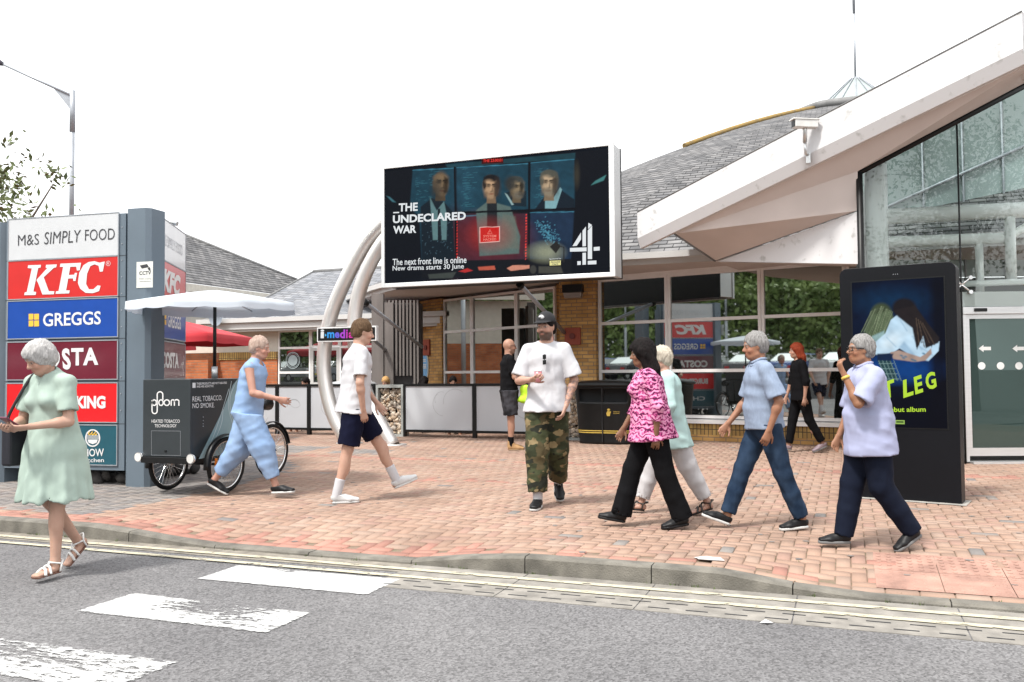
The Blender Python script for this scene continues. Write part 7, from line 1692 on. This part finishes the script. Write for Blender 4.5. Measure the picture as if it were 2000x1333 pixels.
def shoes(J, m_, sole_m, kind='trainer', rise=.05, only=None):
    s = J['s']
    for sd, (hip, kn, an, heel, toe, fd, lat, un) in J['legs'].items():
        lo = np.min([heel, toe, an], 0)-.12; hi = np.max([heel, toe, an], 0)+.14; F = Field(lo, hi, .0055)
        h0 = heel+un*.045*s+fd*.045*s; b0 = heel+un*.032*s+fd*.17*s; t0 = toe+un*.030*s-fd*.025*s
        if kind == 'sandal':
            so_ = Field(lo, hi, .005); so_.seg(heel+fd*.03*s+un*.006, toe-fd*.03*s+un*.006, (.036*s, .011), (.044*s, .011), lat, k=.0); P, Q = so_.mesh(); r_ = mesh_obj('sandal', P, Q, sole_m, J['root'])
            b_ = MB(); o_ = lambda f, l, u: tuple(heel+fd*f*s+lat*l*s+un*u*s)
            b_.tube(spline([o_(.19, .045, .012), o_(.17, .02, .052), o_(.16, -.02, .052), o_(.19, -.046, .012)], 5), .010, 6); b_.tube(spline([o_(.14, .045, .012), o_(.13, .02, .062), o_(.13, -.02, .062), o_(.14, -.046, .012)], 5), .009, 6)
            b_.tube(spline([o_(.05, .04, .012), o_(.04, .045, .07), o_(-.01, .0, .085), o_(.04, -.045, .07), o_(.05, -.042, .012)], 5), .007, 6); b_.tube(spline([o_(.045, .044, .07), o_(.11, .0, .088), o_(.045, -.044, .07)], 5), .007, 6); b_.tube([o_(.13, 0, .06), o_(.11, 0, .086)], .008, 6)
            b_.build('strap', m_, r_, local=True); continue
        F.seg(h0, b0, (.038*s, .045*s), (.046*s, .034*s), lat, k=.02); F.seg(b0, t0, (.046*s, .034*s), (.038*s, .020*s), lat, k=.02)
        F.seg(h0+un*.01, an+un*rise*s*(1 if kind == 'boot' else .45), (.038*s, .044*s), (.040*s, .046*s), lat, k=.02); F.seg(b0+un*.012-fd*.03*s, an+fd*.02*s, .032*s, .036*s, k=.02)
        ex = an+nrmz(kn-an)*.0; top = an+un*rise*s
        F.cut(heel+un*(.022), -un, k=.002); n2 = nrmz(un*1.0-fd*.10); F.cut(an+un*((rise*s-.01) if kind == 'boot' else -.010), n2, k=.004)
        P, Q = F.mesh(); r_ = mesh_obj('boot' if kind == 'boot' else 'shoe', P, Q, m_, J['root'])
        G = Field(lo, hi, .005); G.seg(heel+un*.012+fd*.036*s, b0*0+heel+un*.012+fd*.17*s, (.040*s, .03), (.050*s, .03), lat, k=.0); G.seg(heel+un*.012+fd*.17*s, toe+un*.012-fd*.034*s, (.050*s, .03), (.040*s, .03), lat, k=.0); G.cut(heel+un*.0235, un, k=.002); G.cut(heel+un*.0, -un, k=.002)
        P, Q = G.mesh(); mesh_obj('sole', P, Q, sole_m, r_)
        if kind == 'trainer':
            b_ = MB()
            for i in range(4): q = heel+fd*(.115+.018*i)*s+un*(.086-.012*i)*s; b_.tube([tuple(q-lat*.018), tuple(q+un*.005), tuple(q+lat*.018)], .003, 5)
            b_.build('lace', sole_m if spec_l.get('lace') else M['txt_white'], r_, local=True)
spec_l = {'lace': 1}
def socks(J, m_, h=.1):
    s = J['s']
    for sd, (hip, kn, an, heel, toe, fd, lat, un) in J['legs'].items():
        lo = an-.12; hi = an+.22; F = Field(lo, hi, .006); up_ = nrmz(kn-an); F.seg(an-up_*.03, an+up_*h*s, .042*s, .046*s, k=.0, flat=(0, 1)); P, Q = F.mesh(); mesh_obj('sock', P, Q, m_, J['root'])
def hair(J, m_, style='short', vol=1.0, seed=1, length=.2):
    hs, HR, hp = J['hs'], J['HR'], J['hp']; c = J['hc']; F = Field(c-.32-np.array([0, 0, .12]), c+.26, .007); hr = lambda a: np.array(a)*hs
    F.ell(hp(-.018, 0, .034), hr((.103*vol, .085*vol, .103*vol)), HR, k=.01)
    if style != 'crop': F.ell(hp(-.05, 0, -.0), hr((.07*vol, .082*vol, .10)), HR, k=.02)
    if style == 'long':
        for l in (-.055, -.02, .02, .055): F.seg(hp(-.045, l, .02), hp(-.06, l*1.1, -length), .045*hs*vol, .034*hs*vol, k=.02)
        for e in (-1, 1): F.seg(hp(.0, e*.075, .03), hp(-.005, e*.08, -length*.8), .028*hs*vol, .024*hs*vol, k=.02)
    if style == 'bob':
        for l in (-.06, -.02, .02, .06): F.seg(hp(-.04, l, .02), hp(-.085, l*1.35, -length*.62), .05*hs*vol, .046*hs*vol, k=.02); F.seg(hp(-.085, l*1.35, -length*.62), hp(-.10, l*1.5, -length), .046*hs*vol, .034*hs*vol, k=.02)
        for e in (-1, 1): F.seg(hp(.01, e*.078, .03), hp(-.02, e*.09, -length*.7), .030*hs*vol, .03*hs, k=.02)
    if style == 'pixie': F.ell(hp(.03, 0, .075), hr((.065, .07, .045)), HR, k=.03)
    F.fold(.004*vol, 60, seed, stretch=(1, 1, .3), sharp=2); F.fold(.003, 150, seed+2, stretch=(1, 1, .3), sharp=2)
    # open the face, ears and nape
    F.ell(hp(.115, 0, -.035), hr((.075 if style == 'pixie' else .088, .072, .088 if style == 'pixie' else .095)), HR, k=.012, mode='sub')
    if style in ('short', 'crop'):
        for e in (-1, 1): F.ell(hp(.03, e*.085, -.045), hr((.058, .03, .055)), HR, k=.01, mode='sub')
        F.seg(hp(-.08, 0, -.14), hp(.1, 0, -.10), (.12, .058*hs), None, HR[:, 1], k=.01, mode='sub')
        F.cut(hp(0, 0, -.07), -HR[:, 2], k=.01)
    P, Q = F.mesh(); return mesh_obj('hair', P, Q, m_, J['root'])
def cloth(name, c, var=.08, **kw):
    kw.setdefault('scale', 5); kw.setdefault('stretch', (1, 1, .5)); m_ = mat(name, c, .85, var=var, bump=.45, bscale=6, bdist=.04, sheen=0, spec=.12, **kw)
    for n in m_.node_tree.nodes:
        if n.type == 'TEX_NOISE' and abs(n.inputs['Scale'].default_value-6) < 1e-3: n.inputs['Detail'].default_value = 1.2; n.inputs['Distortion'].default_value = 1.1
    return m_
def pattern_mat(name, kind):
    m_ = bpy.data.materials.new(name); m_.use_nodes = True; nt = m_.node_tree; L = nt.links; b = nt.nodes['Principled BSDF']; b.inputs['Roughness'].default_value = .85; b.inputs['Specular IOR Level'].default_value = .2
    tc = _n(nt, 'ShaderNodeTexCoord')
    if kind == 'camo':
        cols = [(.030, .035, .018), (.075, .06, .03), (.22, .17, .09), (.018, .02, .014)]; mp = _n(nt, 'ShaderNodeMapping'); mp.inputs['Scale'].default_value = (1, 1, 1.5); L.new(tc.outputs['Object'], mp.inputs[0])
        prev = None
        for i, (sc, th) in enumerate(((5, .5), (6.5, .54), (8, .60), (7, .60))):
            n = _n(nt, 'ShaderNodeTexNoise'); n.noise_dimensions = '4D'; n.inputs['W'].default_value = i*3.7; n.inputs['Scale'].default_value = sc; n.inputs['Detail'].default_value = 2.5; L.new(mp.outputs[0], n.inputs['Vector'])
            r = _n(nt, 'ShaderNodeValToRGB'); r.color_ramp.interpolation = 'LINEAR'; r.color_ramp.elements[0].position = th-.01; r.color_ramp.elements[1].position = th+.01; L.new(n.outputs[0], r.inputs[0])
            x = _n(nt, 'ShaderNodeMix', data_type='RGBA'); L.new(r.outputs[0], x.inputs[0]); x.inputs[7].default_value = (*cols[i], 1)
            if prev is None: x.inputs[6].default_value = (.05, .058, .028, 1)
            else: L.new(prev, x.inputs[6])
            prev = x.outputs[2]
        L.new(prev, b.inputs['Base Color'])
    if kind == 'zigzag':
        mp = _n(nt, 'ShaderNodeMapping'); mp.inputs['Scale'].default_value = (7, 7, 26); L.new(tc.outputs['Object'], mp.inputs[0])
        n = _n(nt, 'ShaderNodeTexNoise'); n.inputs['Scale'].default_value = 1.5; n.inputs['Detail'].default_value = 3; L.new(mp.outputs[0], n.inputs['Vector'])
        w = _n(nt, 'ShaderNodeTexWave'); w.bands_direction = 'Z'; w.inputs['Scale'].default_value = 7.5; w.inputs['Distortion'].default_value = 9; w.inputs['Detail'].default_value = 2; w.inputs['Detail Scale'].default_value = 3; L.new(tc.outputs['Object'], w.inputs['Vector'])
        a = _n(nt, 'ShaderNodeMath', operation='ADD'); L.new(n.outputs[0], a.inputs[0]); m2 = _n(nt, 'ShaderNodeMath', operation='MULTIPLY'); m2.inputs[1].default_value = .55; L.new(w.outputs['Fac'], m2.inputs[0]); L.new(m2.outputs[0], a.inputs[1])
        r = _n(nt, 'ShaderNodeValToRGB'); e = r.color_ramp.elements; e[0].position = .50; e[0].color = (.055, .008, .035, 1); e[1].position = .95; e[1].color = (.62, .27, .42, 1); e2 = r.color_ramp.elements.new(.68); e2.color = (.42, .05, .19, 1); L.new(a.outputs[0], r.inputs[0]); L.new(r.outputs[0], b.inputs['Base Color'])
    bp = _n(nt, 'ShaderNodeBump'); bp.inputs['Strength'].default_value = .5; bp.inputs['Distance'].default_value = .03; n2 = _n(nt, 'ShaderNodeTexNoise'); n2.inputs['Scale'].default_value = 11; L.new(tc.outputs['Object'], n2.inputs['Vector']); L.new(n2.outputs[0], bp.inputs['Height']); L.new(bp.outputs[0], b.inputs['Normal']); return m_

def collar(J, m_, r=.013, drop=.0):
    s = J['s']; b_ = MB(); c = J['neck']-J['T']*(.004+drop)*s; F_, L_, T = J['Fsh'], J['Lsh'], J['T']
    for k in (0, 1):
        b_.tube([c+F_*(math.cos(a)*(.066+.008*k)+.012)*s+L_*math.sin(a)*(.066+.010*k)*s+T*(.018*(1-k)-.030*max(0, math.cos(a))-.010*k)*s for a in np.linspace(.35, 2*math.pi-.35, 22)], r*s, 7)
    b_.build('collar', m_, J['root'], local=True)
    b_ = MB(); p0 = c+F_*.083*s-T*.035*s; b_.tube([p0, c+F_*.116*s-T*.13*s, c+F_*.126*s-T*.25*s], .0045, 5); b_.build('placket', m_, J['root'], local=True)
def at(px, py, z=0.0, v=None):
    p = gz(px, py, z); return (p[0], p[1], z)
HL, HRt, HC = R_(201), R_(21), R_(291)
hw, hg, hb, hd_ = hairmat('white_hair', (.28, .27, .265), (.50, .49, .48)), hairmat('grey_hair', (.12, .115, .11), (.30, .29, .285)), hairmat('brown_hair', (.05, .03, .018), (.13, .08, .045)), hairmat('black_hair', (.002, .002, .002), (.012, .008, .008))
pale, tan, brn = (.46, .285, .215), (.38, .21, .145), (.19, .095, .055)
whitet = cloth('white_cotton', (.47, .47, .49), .04); navy = cloth('navy_cotton', (.004, .005, .018)); black = cloth('black_cloth', (.004, .004, .005)); jeans = cloth('blue_denim', (.009, .020, .042), scale=9, col2=(.028, .05, .09)); 
green = cloth('pale_green_linen', (.33, .41, .36), .05); ltblue = cloth('light_blue_linen', (.20, .31, .50), .08, col2=(.27, .38, .56)); aqua = cloth('pale_aqua_knit', (.36, .50, .485), .06); lav = cloth('lavender_cotton', (.31, .33, .47), .04); chamb = cloth('grey_blue_cotton', (.22, .27, .36), .08, scale=60); whitetr = cloth('white_trousers', (.46, .45, .46), .05)
shb = mat('black_shoe', (.004, .004, .005), .5, bump=.1, spec=.3); shw = mat('white_shoe', (.5, .5, .5), .5); tanb = mat('tan_suede', (.34, .20, .09), .85, bump=.3)
wsole = mat('white_sole', (.5, .5, .49), .6); gsole = mat('grey_sole', (.14, .14, .14), .7); bsole = mat('brown_sole', (.14, .06, .04), .6)
# 1 woman in the pale green dress, on the road
J1 = person(dict(at=at(106, 1124, RZ), head=R_(270), H=1.71, lean=5, hpitch=26, hyaw=-16, hunch=.5, build=.94, skin=pale, haircol=(.5, .48, .46), legL=(7, 5, 0, 0), legR=(-4, 33, 0, -42), armL=(10, 8, 78, 32), armR=(12, 10, 74, 30), handL=dict(curl=38, palm=(-.3, -.4, .8)), handR=dict(curl=38, palm=(-.3, .4, .8)), label='white-haired woman in a pale green dress stepping onto the road looking at her phone'))
dress(J1, green, hem=-.40, flare=.10, vneck=.12, sleeve=.72); hair(J1, hw, 'pixie', 1.13); shoes(J1, mat('white_strap', (.68, .67, .65), .5), bsole, 'sandal')
# 2 woman in light blue passing the tricycle
J2 = person(dict(at=at(484, 971), head=R_(18), H=1.79, lean=9, hpitch=4, skin=(.46, .26, .20), haircol=(.5, .4, .35), legL=(-17, 22, 0, -30), legR=(25, 5, 0, 3), armL=(-12, 10, 30, 5), armR=(22, 10, 62, 18), label='walking woman in loose light blue dungarees and black shoes passing the cargo tricycle'))
garment_top(J2, ltblue, 'bib_top', hem=-.06, sleeve=.0, loose=.022, flare=.02, neckdrop=.10, foldamp=.006); garment_legs(J2, ltblue, 'dungarees', waist=-.03, loose=.046, length=.90, hemr=.07, knee=.10, foldamp=.006); hair(J2, hairmat('sandy_hair', (.28, .19, .15), (.45, .35, .30)), 'short', 1.05); shoes(J2, shb, wsole, 'slip')
# 3 man in white tee and navy shorts
J3 = person(dict(at=at(692, 979), head=R_(42), H=1.95, lean=5, hpitch=8, skin=pale, haircol=(.09, .055, .03), legL=(32, 6, 0, 20), legR=(-10, 4, 0, 0), armL=(18, 12, 25, 5), armR=(-2, 15, 16, 12), label='man in a white t-shirt, navy shorts and white trainers walking past the curved tubes'))
garment_top(J3, whitet, 't_shirt', hem=-.10, sleeve=.78, loose=.022, flare=.035, foldamp=.007); garment_legs(J3, navy, 'shorts', waist=-.06, loose=.028, length=.455, foldamp=.006); hair(J3, hb, 'short', 1.0); socks(J3, whitet, .14); shoes(J3, shw, wsole, 'trainer')
# 4 man in the cap
J4 = person(dict(at=at(1070, 990), head=R_(286), H=1.93, lean=0, hpitch=2, hyaw=-22, build=.93, skin=(.44, .265, .20), haircol=(.035, .022, .016), stubble=.85, shw=.88, tattoo='L', legR=(6, 3, 0, 0), legL=(-12, 26, 0, -28), armR=(8, 18, 84, 30), armL=(2, 19, 18, 18), handR=dict(curl=45, palm=(.1, .7, .7)), toeout=8, label='bearded man in a black cap, loose white t-shirt and camouflage trousers walking towards the camera'))
garment_top(J4, whitet, 't_shirt', hem=-.09, sleeve=.86, loose=.018, flare=.05, foldamp=.009, foldf=20, sl_loose=.032, seed=8); garment_legs(J4, pattern_mat('camouflage_cotton', 'camo'), 'trousers', waist=-.05, loose=.030, length=.93, hemr=.085, knee=.085, foldamp=.008); hair(J4, hd_, 'short', 1.0); socks(J4, whitet, .10); shoes(J4, shb, wsole, 'trainer')
def cap(J, m_):
    hs, HR, hp = J['hs'], J['HR'], J['hp']; F = Field(J['hc']-.2, J['hc']+.3, .006); F.ell(hp(-.008, 0, .048), np.array((.110, .092, .105))*hs, HR, k=.0); F.cut(hp(0, 0, .048), -HR[:, 2], k=.004)
    F.seg(hp(.06, 0, .052), hp(.155, 0, .040), (.082*hs, .010*hs), (.062*hs, .008*hs), HR[:, 1], k=.008); P, Q = F.mesh(); c = mesh_obj('cap', P, Q, m_, J['root'])
    G = Field(J['hc']-.2, J['hc']+.3, .005); G.ell(hp(.092, 0, .095), np.array((.014, .030, .022))*hs, HR, k=0); P, Q = G.mesh(); mesh_obj('badge', P, Q, mat('badge_white', (.6, .6, .6), .7, col2=(.1, .1, .1), scale=60, thresh=(.5, .6)), c)
cap(J4, mat('black_cap', (.005, .005, .007), .8, bump=.2))
# 5 bald man
J5 = person(dict(at=at(995, 879), head=R_(32), H=1.92, lean=-1, hpitch=2, build=1.12, skin=(.36, .20, .14), haircol=(.10, .07, .05), scalp=(.36, .21, .15), stubble=.5, legR=(2, 3, 0, 0), legL=(5, 5, 0, 0), armR=(10, 10, 72, 22), armL=(24, 10, 82, 18), label='bald man in a black t-shirt, dark shorts and tan boots standing by the barrier'))
garment_top(J5, black, 't_shirt', hem=-.06, sleeve=.72, loose=.014, flare=.01, foldamp=.005); garment_legs(J5, cloth('charcoal_shorts', (.045, .045, .052), scale=7, col2=(.012, .012, .014), thresh=(.45, .6)), 'shorts', waist=-.02, loose=.032, length=.455, foldamp=.008); socks(J5, black, .12); shoes(J5, tanb, mat('gum_sole', (.25, .16, .08), .7), 'boot', rise=.07)
def glasses(J, m_, name='glasses', rim=False):
    hp, hs = J['hp'], J['hs']; b_ = MB()
    for e in (-1, 1):
        P4 = [hp(.108, e*.012, .018), hp(.094, e*.062, .018), hp(.092, e*.060, -.014), hp(.106, e*.016, -.016)]
        b_.tube(P4, .0028, 5, closed=True) if rim else b_.add(P4, [(0, 1, 2, 3)])
        b_.tube([hp(.096, e*.064, .012), hp(.0, e*.082, .012)], .003, 5)
    b_.tube([hp(.108, -.012, .012), hp(.108, .012, .012)], .003, 5); b_.build(name, m_, J['root'], local=True)
glasses(J5, M['black_plastic'], 'sunglasses')
# 6 woman in pink
J6 = person(dict(at=at(1276, 1031), head=R_(201), H=1.62, lean=5, hpitch=4, build=1.03, belly=.03, skin=brn, haircol=(.004, .004, .004), legR=(23, 8, 0, 10), legL=(-13, 8, 0, -8), armL=(-6, 17, 14, 6), armR=(16, 16, 20, 4), label='dark-haired woman in a pink zigzag blouse and black trousers walking left'))
garment_top(J6, pattern_mat('pink_zigzag', 'zigzag'), 'blouse', hem=-.12, sleeve=1.5, loose=.03, flare=.06, bust=.09, foldamp=.006); garment_legs(J6, black, 'trousers', waist=-.08, loose=.02, length=1.0, hemr=.085, flare=.01, knee=.075); hair(J6, hd_, 'bob', 1.25, length=.25); shoes(J6, shb, shb, 'slip')
# 7 woman in pale aqua
J7 = person(dict(at=at(1311, 1004), head=R_(201), H=1.60, lean=5, hpitch=2, build=1.05, skin=(.42, .25, .19), haircol=(.4, .38, .35), legR=(22, 5, 0, 5), legL=(-20, 8, 0, -14), armL=(6, 17, 22, 6), armR=(-10, 16, 14, 4), label='woman in a pale aqua cardigan and white trousers half hidden behind the woman in pink'))
garment_top(J7, aqua, 'cardigan', hem=-.24, sleeve=1.5, loose=.035, flare=.05, bust=.08, foldamp=.006); garment_legs(J7, whitetr, 'trousers', waist=-.16, loose=.028, length=.95, hemr=.07, knee=.08); hair(J7, hairmat('blond_grey_hair', (.30, .26, .2), (.55, .5, .42)), 'pixie', 1.08); shoes(J7, mat('black_strap', (.02, .015, .012), .5), shb, 'sandal')
# 8 man in grey-blue shirt and jeans
J8 = person(dict(at=at(1497, 1033), head=R_(203), H=1.70, lean=4, hpitch=5, build=.98, belly=.02, skin=(.31, .155, .095), haircol=(.30, .29, .28), legR=(23, 3, 0, 20), legL=(-16, 6, 0, -4), armL=(-12, 15, 34, 8), armR=(14, 14, 30, 2), label='grey-haired man in a grey-blue polo shirt and jeans striding left'))
garment_top(J8, chamb, 'polo_shirt', hem=-.04, sleeve=.86, loose=.022, flare=.014, foldamp=.007, sl_loose=.026); garment_legs(J8, jeans, 'jeans', waist=-.0, loose=.018, length=.98, hemr=.064, foldamp=.006); hair(J8, hg, 'short', 1.06); shoes(J8, shb, wsole, 'trainer')
collar(J8, chamb); b_ = MB(); s_ = J8['s']; pts = [J8['spn'](.035)+V3(math.cos(a)*.134*s_, math.sin(a)*.178*s_, 0) for a in np.linspace(0, 2*math.pi, 28)[:-1]]
# 9 red-haired woman
p9 = at(1566, 884); J9 = person(dict(at=p9, head=R_(201), H=1.76, lean=3, skin=(.38, .22, .16), haircol=(.12, .02, .01), legR=(14, 4, 0, 4), legL=(-13, 16, 0, -22), armL=(-4, 14, 12, 4), armR=(10, 14, 14, 4), vox=.011, label='red-haired woman in black walking along the front windows'))
garment_top(J9, black, 'top', hem=-.12, sleeve=1.3, loose=.02, flare=.02); garment_legs(J9, black, 'trousers', waist=-.08, loose=.014, length=.97, hemr=.06); hair(J9, hairmat('auburn_hair', (.10, .012, .006), (.26, .05, .02)), 'bob', 1.12, length=.16); shoes(J9, mat('mauve_shoe', (.2, .15, .17), .6), gsole, 'slip')
# 10 man in lavender shirt
p10 = gz(1704, 1078, -.03); J10 = person(dict(at=(p10[0], p10[1], -.022), head=R_(203), H=1.61, lean=3, hpitch=-4, build=1.08, belly=.04, skin=(.29, .145, .085), haircol=(.3, .29, .28), legR=(15, 4, 0, 0), legL=(-6, 28, 0, -30), armL=(40, 12, 124, 16), armR=(8, 14, 20, 4), handL=dict(curl=60, palm=(-.9, 0, -.2), bend=V3(.1, 0, .2)), label='grey-haired man in a loose lavender shirt with his hand raised to his mouth'))
garment_top(J10, lav, 'shirt', hem=-.18, sleeve=dict(L=.92, R=1.0), loose=.03, flare=.03, foldamp=.008, sl_loose=.03); garment_legs(J10, cloth('dark_navy_trousers', (.006, .009, .02)), 'trousers', waist=-.14, loose=.024, length=1.0, hemr=.075, knee=.078); hair(J10, hg, 'short', 1.04); shoes(J10, shb, gsole, 'slip'); glasses(J10, M['black_plastic'], rim=True); collar(J10, lav)
sh, el_, wr, d1, d2, sg = J10['arms']['L']; b_ = MB(); b_.tube([wr-d2*.035, wr-d2*.015], .031, 16); b_.build('watch', M['txt_gold'], J10['root'], local=True)
# seated people behind the barrier
stm = mat('stool_grey', (.1, .1, .1), .6); first = None
for (px, py, lab, hm, hc_, cl, hd2, sty) in ((603, 742, 'seated person with black hair in dark clothes behind the left barrier', hd_, (.01, .01, .01), black, R_(250), 'short'), (757, 738, 'seated person with fair hair leaning forward behind the gabion', hairmat('fair_hair', (.35, .18, .07), (.6, .38, .16)), (.4, .25, .1), cloth('grey_green_top', (.10, .12, .11)), R_(270), 'short'),
        (822, 743, 'seated person with dark hair behind the barrier beside the oval sign', hd_, (.01, .01, .01), black, R_(60), 'bob'), (884, 740, 'seated man with short dark hair behind the wide barrier', hd_, (.02, .015, .01), cloth('brown_top', (.09, .06, .05)), R_(300), 'short')):
    q = gv(px, py, 17.15); z = q[2]-1.17
    Js = person(dict(at=(q[0], q[1], 0), head=hd2, H=1.72, lean=6, hpitch=12, pelvis_z=.50+z*.0-.03, skin=tan, haircol=hc_, vox=.013, legL=(86, 88, 3, 0), legR=(84, 86, 3, 0), armL=(30, 12, 60, 20), armR=(30, 12, 60, 20), label=lab, group='people seated on the terrace'))
    garment_top(Js, cl, 'top', hem=-.04, sleeve=.9, loose=.02); garment_legs(Js, navy, 'trousers', loose=.018, length=.95, hemr=.06); hair(Js, hm, sty, 1.05)
    st_ = thing('stool', (q[0], q[1], 0), 'plain grey stool under the seated person' if first is None else 'plain grey stool under the seated person', 'stool', 'terrace stools'); first = 1
    b_ = MB(); b_.lathe([(0, .40), (.17, .40), (.18, .385), (.17, .37), (0, .37)], (q[0], q[1], 0), 20); b_.build('seat', stm, st_)
    for k in range(4): a = k*math.pi/2+.7; b_ = MB(); b_.tube([(q[0]+.1*math.cos(a), q[1]+.1*math.sin(a), .37), (q[0]+.16*math.cos(a), q[1]+.16*math.sin(a), 0)], .012, 6); b_.build('leg', stm, st_)
# things held and worn loose
def held(name, J, f, label, cat):
    p = J['w'](f); return thing(name, tuple(p), label, cat), p
w_, f_, ww_, n_, grip = J1['hands']['R']; w2, f2, ww2, n2, grip2 = J1['hands']['L']; g_ = (grip+grip2)/2
t, p = held('phone', J1, g_, 'dark phone in a pinkish case held by the woman in green', 'phone'); Rm = np.array([[math.cos(J1['spec']['head']), -math.sin(J1['spec']['head']), 0], [math.sin(J1['spec']['head']), math.cos(J1['spec']['head']), 0], [0, 0, 1]])
P_ = obox(p+np.array([0, 0, .02]), Rm @ nrmz(V3(.8, 0, .5)), Rm @ V3(0, 1, 0), Rm @ nrmz(V3(-.5, 0, .8)), .075, .037, .005); b_ = MB(); b_.hexa(P_); b_.build('case', mat('phone_case', (.12, .02, .05), .4), t, bevel=.003)
sh1 = J1['arms']['R'][0]; hipR = J1['pel']+V3(.06, -.27, .02)
t, p = held('shoulder_bag', J1, hipR, 'black shoulder bag hanging at the right hip of the woman in green', 'bag'); b_ = MB(); c = p
P_ = obox(p+np.array([0, 0, -.02]), Rm @ V3(1, 0, 0), Rm @ V3(0, 1, 0), V3(0, 0, 1), .13, .045, .155); b_.hexa(P_); b_.build('body', mat('black_bag', (.008, .008, .014), .6), t, bevel=.02)
b_ = MB(); pts = [J1['w'](q) for q in spline([hipR+V3(.1, .0, .13), hipR*.5+sh1*.5+V3(.11, -.03, .0), sh1+V3(.05, .06, .055), sh1+V3(-.04, .06, .05), hipR*.5+sh1*.5+V3(-.13, -.05, 0), hipR+V3(-.1, 0, .13)], 6)]; b_.tube(pts, .011, 6); b_.build('strap', mat('bag_strap', (.02, .02, .024), .6), t)
g4 = J4['hands']['R'][4]; t, p = held('drink_cup', J4, g4, 'clear cup with a red drink in the right hand of the man in the cap', 'cup'); b_ = MB(); b_.lathe([(0, -.05), (.028, -.05), (.038, .055), (.036, .055)], tuple(p), 18); b_.build('cup', mat('red_drink', (.50, .05, .08), .25, col2=(.65, .35, .38), scale=8), t); b_ = MB(); b_.lathe([(.040, .05), (.040, .06), (.03, .07), (0, .07)], tuple(p), 18); b_.build('lid', mat('cup_lid', (.6, .55, .56), .3), t)
q = J4['spn'](.37, .155+.01)+V3(0, -.01, 0); t, p = held('sunglasses', J4, q, 'dark sunglasses hooked on the neckline of the white t-shirt of the man in the cap', 'sunglasses')
R4 = np.array([[math.cos(J4['spec']['head']), -math.sin(J4['spec']['head']), 0], [math.sin(J4['spec']['head']), math.cos(J4['spec']['head']), 0], [0, 0, 1]])
for dz in (.024, -.028): b_ = MB(); b_.hexa(obox(p+np.array([0, 0, dz]), R4 @ V3(1, 0, 0), R4 @ nrmz(V3(0, .9, .1)), V3(0, 0, 1), .004, .017, .022)); b_.build('lens', M['black_plastic'], t, bevel=.004)
b_ = MB(); b_.tube([p+np.array([0, 0, .05]), p+np.array([0, 0, -.05])], .004, 6); b_.build('frame', M['black_plastic'], t)
q = gv(1026, 768, J5['spec']['at'][1]-.02); t = thing('carrier_bag', tuple(q), 'bright yellow-green bag held in front of the bald man', 'bag'); G = Field(q-.25, q+.25, .01); G.seg(q+(0, 0, .10), q-(0, 0, .12), (.06, .03), (.10, .05), V3(.93, .36, 0), k=.02); G.fold(.012, 30, 3); P, Q = G.mesh(); b2 = mesh_obj('bag_body', P-q, Q, mat('lime_plastic', (.45, .75, .03), .5), t)
